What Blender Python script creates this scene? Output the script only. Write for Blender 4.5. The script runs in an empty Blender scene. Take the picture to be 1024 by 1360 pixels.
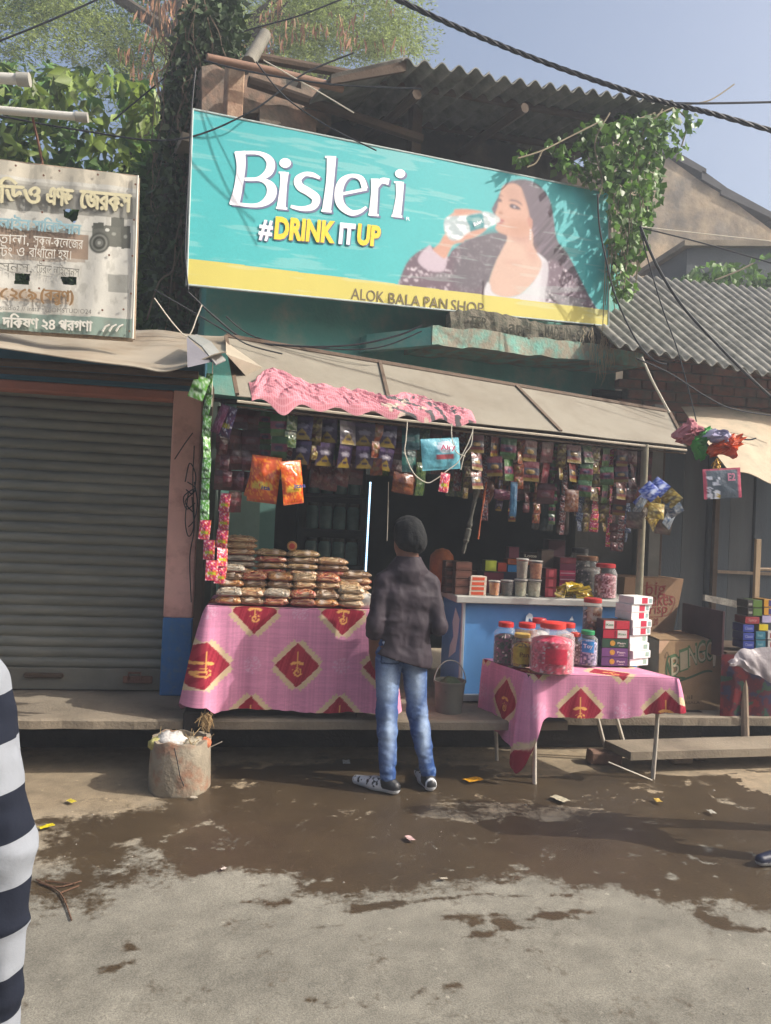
import bpy, math, random
import numpy as np
from mathutils import Vector, Matrix
R = math.radians
random.seed(7); rng = np.random.default_rng(7)
SC = bpy.context.scene
COL = SC.collection

# ---------------------------------------------------------------- camera
PSI, PIT, ROL, FOC, EYE = R(8.8), math.atan(10/1020), 0.045, 1020.0, 1.65
_R0 = Vector((math.cos(PSI), -math.sin(PSI), 0)); _F0 = Vector((math.sin(PSI), math.cos(PSI), 0)); _U0 = Vector((0, 0, 1))
FW = _F0*math.cos(PIT) + _U0*math.sin(PIT); _U1 = _U0*math.cos(PIT) - _F0*math.sin(PIT)
RT = _R0*math.cos(ROL) + _U1*math.sin(ROL); UP = _U1*math.cos(ROL) - _R0*math.sin(ROL)
EYEP = Vector((0, 0, EYE))
cam = bpy.data.cameras.new('camera'); camo = bpy.data.objects.new('camera', cam); COL.objects.link(camo)
cam.sensor_fit = 'VERTICAL'; cam.sensor_height = 36; cam.sensor_width = 27.1; cam.lens = FOC/1360*36
cam.clip_start = 0.05; cam.clip_end = 400
m = Matrix.Identity(4)
for i in range(3):
    m[i][0] = RT[i]; m[i][1] = UP[i]; m[i][2] = -FW[i]; m[i][3] = EYEP[i]
camo.matrix_world = m
SC.camera = camo

# ---------------------------------------------------------------- light
SUN = Vector((.75, -.232, .618)).normalized()
w = bpy.data.worlds.new('World'); SC.world = w; w.use_nodes = True
nt = w.node_tree; nt.nodes.clear()
sky = nt.nodes.new('ShaderNodeTexSky'); sky.sky_type = 'NISHITA'; sky.sun_disc = False
sky.sun_elevation = math.asin(SUN.z); sky.sun_rotation = math.atan2(SUN.x, SUN.y)
sky.air_density = 1.0; sky.dust_density = 7.0; sky.ozone_density = 1.0
bg = nt.nodes.new('ShaderNodeBackground'); bg.inputs[1].default_value = 0.15
wo = nt.nodes.new('ShaderNodeOutputWorld'); nt.links.new(sky.outputs[0], bg.inputs[0]); nt.links.new(bg.outputs[0], wo.inputs[0])
sl = bpy.data.lights.new('sun', 'SUN'); sl.energy = 4.2; sl.angle = R(0.6); sl.color = (1, .945, .865)
so = bpy.data.objects.new('sun', sl); COL.objects.link(so); so.rotation_euler = SUN.to_track_quat('Z', 'Y').to_euler(); so.location = (6, -4, 8)
SC.view_settings.view_transform = 'Standard'; SC.view_settings.look = 'None'; SC.view_settings.gamma = 1; SC.view_settings.exposure = 0.5
SC.cycles.max_bounces = 6; SC.cycles.transparent_max_bounces = 12

# ---------------------------------------------------------------- measuring helpers (photo pixel -> point in the place)
def ray(px, py): return FW + RT*((px-512)/FOC) - UP*((py-680)/FOC)
def P(px, py, Y):
    r = ray(px, py); return EYEP + r*(Y/r.y)
def G(px, py, z=0.0):
    r = ray(px, py); return EYEP + r*((z-EYE)/r.z)
def D(px, py, d): return EYEP + ray(px, py)*d
def hit(px, py, p0, n):
    r = ray(px, py); return EYEP + r*((Vector(p0)-EYEP).dot(n)/r.dot(n))
# frame of the pan shop's upper front (17 degrees off the ledge)
TH = R(17.5); BO = Vector((-.52, 5.39, 0)); BE = Vector((math.cos(TH), math.sin(TH), 0)); BN = Vector((-math.sin(TH), math.cos(TH), 0))
def B(s, t, z): return BO + BE*s + BN*t + Vector((0, 0, z))
def PB(px, py, t=0):
    h = hit(px, py, BO + BN*t, BN); q = h-BO; return q.dot(BE), h.z
def PBw(px, py, t=0): return hit(px, py, BO + BN*t, BN)

# ---------------------------------------------------------------- tagging and linking
def tag(o, label=None, cat=None, group=None, kind=None):
    if label: o['label'] = label
    if cat: o['category'] = cat
    if group: o['group'] = group
    if kind: o['kind'] = kind
    return o
def thing(name, loc, label, cat, group=None, rz=0):
    o = bpy.data.objects.new(name, None); COL.objects.link(o); o.location = loc; o.rotation_euler = (0, 0, rz)
    o.empty_display_size = .1
    return tag(o, label, cat, group)
def wloc(o):
    v = Vector((0, 0, 0))
    while o is not None: v += o.location; o = o.parent
    return v
def linkmesh(name, me, parent=None, loc=None):
    o = bpy.data.objects.new(name, me); COL.objects.link(o)
    if parent: o.parent = parent
    if loc is not None: o.location = loc
    return o
def copy_tree(o, parent=None, depth=0):
    c = o.copy(); COL.objects.link(c)
    if parent: c.parent = parent
    for ch in o.children: copy_tree(ch, c)
    return c

# ---------------------------------------------------------------- materials
def lin(c):
    if isinstance(c, str): c = [int(c[i:i+2], 16)/255 for i in (0, 2, 4)]
    return [x/12.92 if x <= .04045 else ((x+.055)/1.055)**2.4 for x in c]
MC = {}
def mat(name, col='808080', rough=.7, var=.15, scale=6.0, bump=.15, bscale=None, metal=0, spec=.4, col2=None, mix=None, attr=None, trans=0, island=0, emit=0, mscale=None, mw=.12, streak=None, weave=0):
    if name in MC: return MC[name]
    ma = bpy.data.materials.new(name); ma.use_nodes = True; MC[name] = ma
    n = ma.node_tree.nodes; L = ma.node_tree.links; n.clear()
    out = n.new('ShaderNodeOutputMaterial'); b = n.new('ShaderNodeBsdfPrincipled'); L.new(b.outputs[0], out.inputs[0])
    b.inputs['Roughness'].default_value = rough; b.inputs['Metallic'].default_value = metal; b.inputs['Specular IOR Level'].default_value = spec
    tc = n.new('ShaderNodeTexCoord'); co = tc.outputs['Object']
    if streak:
        mp = n.new('ShaderNodeMapping'); mp.inputs['Scale'].default_value = streak; L.new(co, mp.inputs[0]); co2 = mp.outputs[0]
    else: co2 = co
    if attr:
        a = n.new('ShaderNodeAttribute'); a.attribute_name = 'Col'; base = a.outputs['Color']
    else:
        rgb = n.new('ShaderNodeRGB'); rgb.outputs[0].default_value = (*lin(col), 1); base = rgb.outputs[0]
    if col2:
        nz = n.new('ShaderNodeTexNoise'); nz.inputs['Scale'].default_value = mscale or scale*.5; nz.inputs['Detail'].default_value = 7; nz.inputs['Roughness'].default_value = .65
        L.new(co2, nz.inputs['Vector'])
        rm = n.new('ShaderNodeMapRange'); mm = .5 if mix is None else mix
        rm.inputs[1].default_value = mm-mw; rm.inputs[2].default_value = mm+mw; L.new(nz.outputs[0], rm.inputs[0])
        mx = n.new('ShaderNodeMixRGB'); L.new(rm.outputs[0], mx.inputs[0]); L.new(base, mx.inputs[1]); mx.inputs[2].default_value = (*lin(col2), 1); base = mx.outputs[0]
    nz = n.new('ShaderNodeTexNoise'); nz.inputs['Scale'].default_value = scale; nz.inputs['Detail'].default_value = 8; nz.inputs['Roughness'].default_value = .6
    L.new(co2, nz.inputs['Vector'])
    rm = n.new('ShaderNodeMapRange'); rm.inputs[1].default_value = .3; rm.inputs[2].default_value = .7; rm.inputs[3].default_value = 1-var; rm.inputs[4].default_value = 1+var
    L.new(nz.outputs[0], rm.inputs[0])
    fac = rm.outputs[0]
    if island:
        g = n.new('ShaderNodeNewGeometry'); r2 = n.new('ShaderNodeMapRange'); r2.inputs[3].default_value = 1-island; r2.inputs[4].default_value = 1+island
        L.new(g.outputs['Random Per Island'], r2.inputs[0]); mu = n.new('ShaderNodeMath'); mu.operation = 'MULTIPLY'; L.new(fac, mu.inputs[0]); L.new(r2.outputs[0], mu.inputs[1]); fac = mu.outputs[0]
    vm = n.new('ShaderNodeVectorMath'); vm.operation = 'SCALE'; L.new(base, vm.inputs[0]); L.new(fac, vm.inputs['Scale'])
    L.new(vm.outputs[0], b.inputs['Base Color'])
    if bump:
        bz = n.new('ShaderNodeTexNoise'); bz.inputs['Scale'].default_value = bscale or scale*6; bz.inputs['Detail'].default_value = 6; L.new(co2, bz.inputs['Vector'])
        bp = n.new('ShaderNodeBump'); bp.inputs['Strength'].default_value = bump; bp.inputs['Distance'].default_value = .01
        h = bz.outputs[0]
        if weave:
            wv = n.new('ShaderNodeTexWave'); wv.inputs['Scale'].default_value = weave; wv.inputs['Distortion'].default_value = 2; L.new(co, wv.inputs[0])
            ad = n.new('ShaderNodeMath'); ad.operation = 'ADD'; L.new(h, ad.inputs[0]); L.new(wv.outputs['Fac'], ad.inputs[1]); h = ad.outputs[0]
        L.new(h, bp.inputs['Height']); L.new(bp.outputs[0], b.inputs['Normal'])
    if trans:   # light passing through thin leaves and cloth
        t = n.new('ShaderNodeBsdfTranslucent'); L.new(vm.outputs[0], t.inputs[0]); ms = n.new('ShaderNodeMixShader'); ms.inputs[0].default_value = trans
        L.new(b.outputs[0], ms.inputs[1]); L.new(t.outputs[0], ms.inputs[2]); L.new(ms.outputs[0], out.inputs[0])
    if emit:
        b.inputs['Emission Color'].default_value = (*lin(col), 1); b.inputs['Emission Strength'].default_value = emit
    return ma
def clearmat(name, col='e8eef0', alpha=.3, rough=.08):
    if name in MC: return MC[name]
    ma = bpy.data.materials.new(name); ma.use_nodes = True; MC[name] = ma
    n = ma.node_tree.nodes; L = ma.node_tree.links; n.clear()
    out = n.new('ShaderNodeOutputMaterial'); b = n.new('ShaderNodeBsdfPrincipled'); t = n.new('ShaderNodeBsdfTransparent'); t.inputs[0].default_value = (*lin(col), 1)
    b.inputs['Base Color'].default_value = (*lin(col), 1); b.inputs['Roughness'].default_value = rough; b.inputs['Specular IOR Level'].default_value = .6
    fr = n.new('ShaderNodeLayerWeight'); fr.inputs[0].default_value = .25; mr = n.new('ShaderNodeMapRange'); mr.inputs[3].default_value = alpha; mr.inputs[4].default_value = min(1, alpha+.5)
    L.new(fr.outputs['Facing'], mr.inputs[0])
    ms = n.new('ShaderNodeMixShader'); L.new(mr.outputs[0], ms.inputs[0]); L.new(t.outputs[0], ms.inputs[1]); L.new(b.outputs[0], ms.inputs[2]); L.new(ms.outputs[0], out.inputs[0])
    return ma

# ---------------------------------------------------------------- numpy noise
def _h(ix, iy, iz, s):
    h = (ix.astype(np.int64)*374761393 + iy.astype(np.int64)*668265263 + iz.astype(np.int64)*2147483647 + s*1274126177) & 0xffffffff
    h = ((h ^ (h >> 13))*1274126177) & 0xffffffff
    return ((h ^ (h >> 16)) & 0xffff)/65535.0
def vnoise(x, y, z=None, s=0):
    x = np.asarray(x, float); y = np.asarray(y, float); z = np.zeros_like(x) if z is None else np.asarray(z, float)
    ix, iy, iz = np.floor(x), np.floor(y), np.floor(z); fx, fy, fz = x-ix, y-iy, z-iz
    fx, fy, fz = [f*f*(3-2*f) for f in (fx, fy, fz)]
    r = 0
    for a in (0, 1):
        for b in (0, 1):
            for c in (0, 1):
                r = r + _h(ix+a, iy+b, iz+c, s)*(fx if a else 1-fx)*(fy if b else 1-fy)*(fz if c else 1-fz)
    return r
def fbm(x, y, z=None, s=0, o=4):
    r = 0; a = .5; t = 0
    for i in range(o):
        k = 2.03**i
        r = r + a*vnoise(np.asarray(x)*k, np.asarray(y)*k, None if z is None else np.asarray(z)*k, s+i); t += a; a *= .5
    return r/t
def inpoly(x, y, poly):
    c = np.zeros(x.shape, bool); n = len(poly)
    for i in range(n):
        x1, y1 = poly[i]; x2, y2 = poly[(i+1) % n]
        if y1 == y2: continue
        k = ((y1 > y) != (y2 > y)) & (x < (x2-x1)*(y-y1)/(y2-y1)+x1)
        c ^= k
    return c

# ---------------------------------------------------------------- mesh builder
class MB:
    def __init__(s): s.v = []; s.f = []; s.m = []
    def add(s, vs, fs, mi=0):
        k = len(s.v); s.v += [tuple(v) for v in vs]; s.f += [tuple(i+k for i in f) for f in fs]; s.m += [mi]*len(fs); return s
    def box(s, c, d, rz=0, bev=0, mi=0, rx=0, ry=0):
        M = Matrix.Translation(Vector(c)) @ Matrix.Rotation(rz, 4, 'Z') @ Matrix.Rotation(ry, 4, 'Y') @ Matrix.Rotation(rx, 4, 'X')
        hx, hy, hz = d[0]/2, d[1]/2, d[2]/2
        if not bev:
            vs = [M @ Vector((x*hx, y*hy, z*hz)) for x in (-1, 1) for y in (-1, 1) for z in (-1, 1)]
            return s.add(vs, [(0, 1, 3, 2), (4, 6, 7, 5), (0, 4, 5, 1), (2, 3, 7, 6), (0, 2, 6, 4), (1, 5, 7, 3)], mi)
        b = min(bev, hx*.9, hy*.9, hz*.9); vs = []; ix = {}
        for x in (-1, 1):
            for y in (-1, 1):
                for z in (-1, 1):
                    for a in range(3):
                        q = [x*(hx-b), y*(hy-b), z*(hz-b)]; q[a] = (x*hx, y*hy, z*hz)[a]
                        ix[(x, y, z, a)] = len(vs); vs.append(M @ Vector(q))
        fs = []
        for a in range(3):
            o = [i for i in range(3) if i != a]
            for sg in (-1, 1):
                f = []
                for p, q in ((-1, -1), (1, -1), (1, 1), (-1, 1)):
                    k = [0, 0, 0]; k[a] = sg; k[o[0]] = p; k[o[1]] = q; f.append(ix[(*k, a)])
                fs.append(f if (sg == 1) == (a != 1) else f[::-1])
        for a in range(3):   # edges along axis a
            o = [i for i in range(3) if i != a]
            for p in (-1, 1):
                for q in (-1, 1):
                    f = []
                    for sg, ax in ((-1, o[0]), (1, o[0]), (1, o[1]), (-1, o[1])):
                        k = [0, 0, 0]; k[a] = sg; k[o[0]] = p; k[o[1]] = q; f.append(ix[(*k, ax)])
                    fs.append(f)
        for x in (-1, 1):
            for y in (-1, 1):
                for z in (-1, 1): fs.append([ix[(x, y, z, a)] for a in range(3)])
        return s.add(vs, fs, mi)
    def prism(s, pts, dv, mi=0):           # outline (3D points, planar) pushed along dv
        n = len(pts); dv = Vector(dv); a = [Vector(p) for p in pts]; b = [p+dv for p in a]
        return s.add(a+b, [tuple(range(n)), tuple(range(2*n-1, n-1, -1))]+[(i, i+n, (i+1) % n+n, (i+1) % n) for i in range(n)], mi)
    def tube(s, path, r, n=8, mi=0, cap=True):
        path = [Vector(p) for p in path]; N = len(path); rr = r if hasattr(r, '__len__') else [r]*N; vs = []
        t0 = (path[1]-path[0]).normalized(); u = t0.orthogonal().normalized()
        for i, p in enumerate(path):
            t = (path[min(i+1, N-1)]-path[max(i-1, 0)]).normalized()
            u = (u - t*u.dot(t)).normalized(); w_ = t.cross(u)
            for k in range(n):
                a = 2*math.pi*k/n; vs.append(p+(u*math.cos(a)+w_*math.sin(a))*rr[i])
        fs = [(i*n+k, i*n+(k+1) % n, (i+1)*n+(k+1) % n, (i+1)*n+k) for i in range(N-1) for k in range(n)]
        if cap: fs += [tuple(range(n-1, -1, -1)), tuple((N-1)*n+k for k in range(n))]
        return s.add(vs, fs, mi)
    def lathe(s, prof, c=(0, 0, 0), n=20, mi=0, wob=0, ax=None):
        vs = []; c = Vector(c)
        for r, z in prof:
            for k in range(n):
                a = 2*math.pi*k/n; rr = r*(1+wob*math.sin(3*a+z*9)); v = Vector((rr*math.cos(a), rr*math.sin(a), z))
                if ax is not None: v = ax @ v
                vs.append(c+v)
        fs = [(i*n+k, i*n+(k+1) % n, (i+1)*n+(k+1) % n, (i+1)*n+k) for i in range(len(prof)-1) for k in range(n)]
        if prof[0][0] > 1e-6: fs.append(tuple(range(n-1, -1, -1)))
        if prof[-1][0] > 1e-6: fs.append(tuple((len(prof)-1)*n+k for k in range(n)))
        return s.add(vs, fs, mi)
    def grid(s, rows, mi=0, closed=False):
        nu = len(rows[0]); vs = [p for r_ in rows for p in r_]
        fs = [(j*nu+i, j*nu+(i+1) % nu, (j+1)*nu+(i+1) % nu, (j+1)*nu+i) for j in range(len(rows)-1) for i in range(nu if closed else nu-1)]
        return s.add(vs, fs, mi)
    def slab(s, q, th, mi=0):              # four corners pushed by thickness along the normal
        q = [Vector(p) for p in q]; nn = (q[1]-q[0]).cross(q[3]-q[0]).normalized(); return s.prism(q, nn*th, mi)
    def shell(s, rows, th, mi=0):          # sheet with thickness along z-ish normals
        rows = [[Vector(p) for p in r_] for r_ in rows]; nj, ni = len(rows), len(rows[0]); k0 = len(s.v)
        bot = []
        for j in range(nj):
            r2 = []
            for i in range(ni):
                a = rows[j][min(i+1, ni-1)]-rows[j][max(i-1, 0)]; b = rows[min(j+1, nj-1)][i]-rows[max(j-1, 0)][i]
                r2.append(rows[j][i]+a.cross(b).normalized()*th)
            bot.append(r2)
        s.grid(rows, mi); s.grid(bot, mi); n = ni*nj; fs = []
        def q(a, b): fs.append((a, b, b+n, a+n))
        for i in range(ni-1): q(i, i+1); q((nj-1)*ni+i, (nj-1)*ni+i+1)
        for j in range(nj-1): q(j*ni, (j+1)*ni); q(j*ni+ni-1, (j+1)*ni+ni-1)
        s.f += [tuple(x+k0 for x in f) for f in fs]; s.m += [mi]*len(fs); return s
    def mesh(s, name, mats, smooth=False, off=None, bendn=True):
        me = bpy.data.meshes.new(name)
        v = s.v if off is None else [(a-off[0], b-off[1], c-off[2]) for a, b, c in s.v]
        me.from_pydata(v, [], s.f)
        for m_ in (mats if isinstance(mats, (list, tuple)) else [mats]): me.materials.append(m_)
        if any(s.m): me.polygons.foreach_set('material_index', s.m)
        if smooth: me.polygons.foreach_set('use_smooth', [True]*len(s.f))
        me.update(); return me
    def build(s, name, mats, parent=None, smooth=False, local=False):
        off = wloc(parent) if (parent and not local) else None
        me = s.mesh(name, mats, smooth, off)
        if smooth == 'auto':
            pass
        o = linkmesh(name, me, parent)
        if smooth: 
            try: me.set_sharp_from_angle(angle=R(40))
            except Exception: pass
        return o
def centre(o):                              # a single-mesh thing gets its origin at its base
    vs = [v.co.copy() for v in o.data.vertices]; c = Vector((sum(v.x for v in vs)/len(vs), sum(v.y for v in vs)/len(vs), min(v.z for v in vs)))
    o.data.transform(Matrix.Translation(-c)); o.location = o.location+c; return o
def solo(mb, name, mats, label, cat, group=None, smooth=False, kind=None):
    return tag(centre(mb.build(name, mats, None, smooth)), label, cat, group, kind)
def npmesh(name, V, F_, mats, cols=None, smooth=False):
    me = bpy.data.meshes.new(name); V = np.asarray(V, np.float32); F_ = np.asarray(F_, np.int32); nf, k = F_.shape
    me.vertices.add(len(V)); me.vertices.foreach_set('co', V.ravel())
    me.loops.add(nf*k); me.loops.foreach_set('vertex_index', F_.ravel())
    me.polygons.add(nf); me.polygons.foreach_set('loop_start', np.arange(0, nf*k, k, dtype=np.int32))
    me.update(calc_edges=True); me.validate()
    for m_ in (mats if isinstance(mats, (list, tuple)) else [mats]): me.materials.append(m_)
    if smooth: me.polygons.foreach_set('use_smooth', np.ones(nf, bool))
    if cols is not None:
        a = me.color_attributes.new('Col', 'FLOAT_COLOR', 'POINT'); c = np.ones((len(V), 4), np.float32); c[:, :3] = cols; a.data.foreach_set('color', c.ravel())
    return me
def gridfaces(nj, ni):
    j, i = np.meshgrid(np.arange(nj-1), np.arange(ni-1), indexing='ij'); a = (j*ni+i).ravel()
    return np.stack([a, a+1, a+ni+1, a+ni], 1)
def lincol(c): return np.array(lin(c), np.float32)
def leaves(pts, dirs, size, name, ma, parent=None, aspect=.5, droop=0, fold=.25):
    # folded leaf blades; pts, dirs: (n,3)
    pts = np.asarray(pts); n = len(pts); d = np.asarray(dirs, float); d = d/np.linalg.norm(d, axis=1, keepdims=True)
    up = rng.normal(size=(n, 3)); sd = np.cross(d, up); sd /= np.linalg.norm(sd, axis=1, keepdims=True)+1e-9; nn = np.cross(sd, d)
    sz = (np.asarray(size)*np.ones(n))[:, None]
    a = pts; t = pts+d*sz; m1 = pts+d*sz*.45
    l = m1+sd*sz*aspect*.5+nn*sz*fold*.4; r = m1-sd*sz*aspect*.5+nn*sz*fold*.4
    V = np.stack([a, l, t, r], 1).reshape(-1, 3)
    if parent is not None: V = V-np.array(wloc(parent))
    k = np.arange(n)[:, None]*4; F_ = np.concatenate([k+np.array([0, 1, 2]), k+np.array([0, 2, 3])])
    # keep both halves sharing vertices so each leaf is one island
    me = npmesh(name, V, F_, ma)
    return linkmesh(name, me, parent)
def cat_rom(pts, n=8, closed=False):
    pts = [Vector(p) for p in pts]; N = len(pts); out = []
    rngi = range(N if closed else N-1)
    for i in rngi:
        g = lambda k: pts[k % N] if closed else pts[max(0, min(N-1, k))]
        p0, p1, p2, p3 = g(i-1), g(i), g(i+1), g(i+2)
        for k in range(n):
            t = k/n; out.append(.5*((2*p1)+(p2-p0)*t+(2*p0-5*p1+4*p2-p3)*t*t+(3*p1-p0-3*p2+p3)*t**3))
    if not closed: out.append(pts[-1])
    return out
def rope(path, r, name, ma, label, cat, group=None, n=6, sag=0, parent=None, smooth_n=6):
    p = cat_rom(path, smooth_n)
    mb = MB().tube(p, r, n)
    if parent: return mb.build(name, ma, parent, True)
    return solo(mb, name, ma, label, cat, group, True)

# ---------------------------------------------------------------- writing
def textmesh(s, bold=0, shear=0):
    cu = bpy.data.curves.new('t', 'FONT'); cu.body = s; cu.offset = bold; cu.shear = shear; cu.resolution_u = 3; cu.dimensions = '2D'; cu.fill_mode = 'FRONT'
    o = bpy.data.objects.new('t', cu); COL.objects.link(o); bpy.context.view_layer.update()
    me = bpy.data.meshes.new_from_object(o.evaluated_get(bpy.context.evaluated_depsgraph_get()))
    bpy.data.objects.remove(o); bpy.data.curves.remove(cu)
    v = [tuple(x.co) for x in me.vertices]; f = [tuple(p.vertices) for p in me.polygons]; bpy.data.meshes.remove(me)
    return v, f
TCACHE = {}
def text_into(mb, s, a, b, upv, nrm, eps=.002, bold=0, shear=0, mi=0, hscale=None):
    # write s so that its width spans a->b (world points on the baseline), height by upv (vector of cap height)
    k = (s, bold, shear)
    if k not in TCACHE: TCACHE[k] = textmesh(s, bold, shear)
    v, f = TCACHE[k]
    if not v: return mb
    x0 = min(p[0] for p in v); x1 = max(p[0] for p in v); a = Vector(a); b = Vector(b); up = Vector(upv); nr = Vector(nrm).normalized()*eps
    return mb.add([a+(b-a)*((p[0]-x0)/(x1-x0))+up*(p[1]/.73)+nr for p in v], f, mi)
def ribbon(mb, pts, wd, tf, mi=0, n=6, lift=0):
    # stroke of changing width in a 2D plane; tf(x, y, lift) -> world
    q = [Vector((p[0], p[1], 0)) for p in pts]; wd = wd if hasattr(wd, '__len__') else [wd]*len(pts)
    c = cat_rom([Vector((p.x, p.y, w_)) for p, w_ in zip(q, wd)], n) if len(pts) > 2 else [Vector((p.x, p.y, w_)) for p, w_ in zip(q, wd)]
    L_, R_ = [], []
    for i, p in enumerate(c):
        a = c[max(i-1, 0)]; b = c[min(i+1, len(c)-1)]; t = Vector((b.x-a.x, b.y-a.y)); 
        if t.length < 1e-9: t = Vector((1, 0))
        t.normalize(); nx, ny = -t.y, t.x; h = p.z/2
        L_.append(tf(p.x+nx*h, p.y+ny*h, lift)); R_.append(tf(p.x-nx*h, p.y-ny*h, lift))
    return mb.grid([L_, R_], mi)

# ---------------------------------------------------------------- solid forms from distance fields (bodies, cloth bundles)
def capsule(p, a, b, ra, rb, sy=1.0, c=None):
    a = np.array(a, np.float32); b = np.array(b, np.float32); s = np.array([1, 1/sy, 1], np.float32)
    q = (p-a)*s; ba = (b-a)*s; l2 = float(ba@ba)+1e-12
    t = np.clip((q@ba)/l2, 0, 1); return np.linalg.norm(q-t[..., None]*ba, axis=-1)-(ra+(rb-ra)*t)
def smin(a, b, k):
    h = np.clip(.5+.5*(b-a)/k, 0, 1); return b+(a-b)*h-k*h*(1-h)
def surface_nets(f, lo, hi, res):
    lo = np.array(lo, float); hi = np.array(hi, float); n = np.ceil((hi-lo)/res).astype(int)+1
    X, Y, Z = np.meshgrid(*[lo[i]+res*np.arange(n[i]) for i in range(3)], indexing='ij')
    pts = np.stack([X, Y, Z], -1).astype(np.float32); d = f(pts).astype(np.float32)
    ins = d < 0; nx, ny, nz = n
    C8 = [(i, j, k) for i in (0, 1) for j in (0, 1) for k in (0, 1)]; sm = np.zeros((nx-1, ny-1, nz-1), np.uint8)
    for a in C8: sm += ins[a[0]:nx-1+a[0], a[1]:ny-1+a[1], a[2]:nz-1+a[2]]
    act = (sm > 0) & (sm < 8); ii = np.argwhere(act); idx = -np.ones(act.shape, np.int32); idx[act] = np.arange(len(ii)); i0, j0, k0 = ii.T
    dv = {a: d[i0+a[0], j0+a[1], k0+a[2]] for a in C8}; acc = np.zeros((len(ii), 3)); cnt = np.zeros(len(ii))
    for a in C8:
        for ax in range(3):
            if a[ax]: continue
            b = list(a); b[ax] = 1; da, db = dv[a], dv[tuple(b)]; cr = (da < 0) != (db < 0); t = np.where(cr, da/(da-db+1e-12), 0)
            for c in range(3): acc[:, c] += np.where(cr, a[c]+(t if c == ax else 0), 0)
            cnt += cr
    V = lo+(ii+acc/cnt[:, None])*res
    F_ = []
    for ax in range(3):
        u, v = (ax+1) % 3, (ax+2) % 3
        sl0 = [slice(None)]*3; sl1 = [slice(None)]*3; sl0[ax] = slice(0, n[ax]-1); sl1[ax] = slice(1, n[ax])
        c0 = ins[tuple(sl0)]; c1 = ins[tuple(sl1)]; e = np.argwhere(c0 != c1)
        e = e[(e[:, u] > 0) & (e[:, v] > 0) & (e[:, u] < n[u]-1) & (e[:, v] < n[v]-1)]
        if not len(e): continue
        fl = c0[tuple(e.T)]; q = []
        for du, dv in ((0, 0), (1, 0), (1, 1), (0, 1)):
            t = e.copy(); t[:, u] -= du; t[:, v] -= dv; q.append(idx[tuple(t.T)])
        q = np.stack(q, 1); q[~fl] = q[~fl][:, ::-1]; F_.append(q)
    F_ = np.concatenate(F_); F_ = F_[(F_ >= 0).all(1)]
    return V, F_
def sdf_obj(name, f, lo, hi, res, ma, parent=None, colfn=None, relax=1):
    V, F_ = surface_nets(f, lo, hi, res)
    me = npmesh(name, V, F_, ma, None if colfn is None else colfn(V), True)
    return linkmesh(name, me, parent)
def dent(o, amp, sc, seed=0):
    pass
def pillow(name, w_, h_, t_, colfn, ma, nu=9, nv=13, crimp=.06, rnd=0, wr=.12):
    # crimped sachet or bag, hanging from (0,0,0) downwards, front towards -Y
    u = np.linspace(0, 1, nu); v = np.linspace(0, 1, nv); U, V_ = np.meshgrid(u, v); sh = np.clip((np.minimum(V_, 1-V_)-crimp)/(.5-crimp), 0, 1)**.55*np.clip(np.minimum(U, 1-U)*2, 0, 1)**.5
    wz = vnoise(U*5, V_*6, s=rnd)-.5
    x = (U-.5)*w_*(1-.08*sh+.0*wz); z = -V_*h_; y = -(sh*t_/2)*(1+wr*3*wz)
    front = np.stack([x, y, z], -1).reshape(-1, 3); back = np.stack([x, -y*.8+.0006, z], -1).reshape(-1, 3)
    F1 = gridfaces(nv, nu); F2 = F1[:, ::-1]+nu*nv
    c1 = colfn(U.ravel(), V_.ravel()); c2 = colfn(1-U.ravel(), V_.ravel())
    return npmesh(name, np.concatenate([front, back]), np.concatenate([F1, F2]), ma, np.concatenate([c1, c2]), True)
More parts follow.
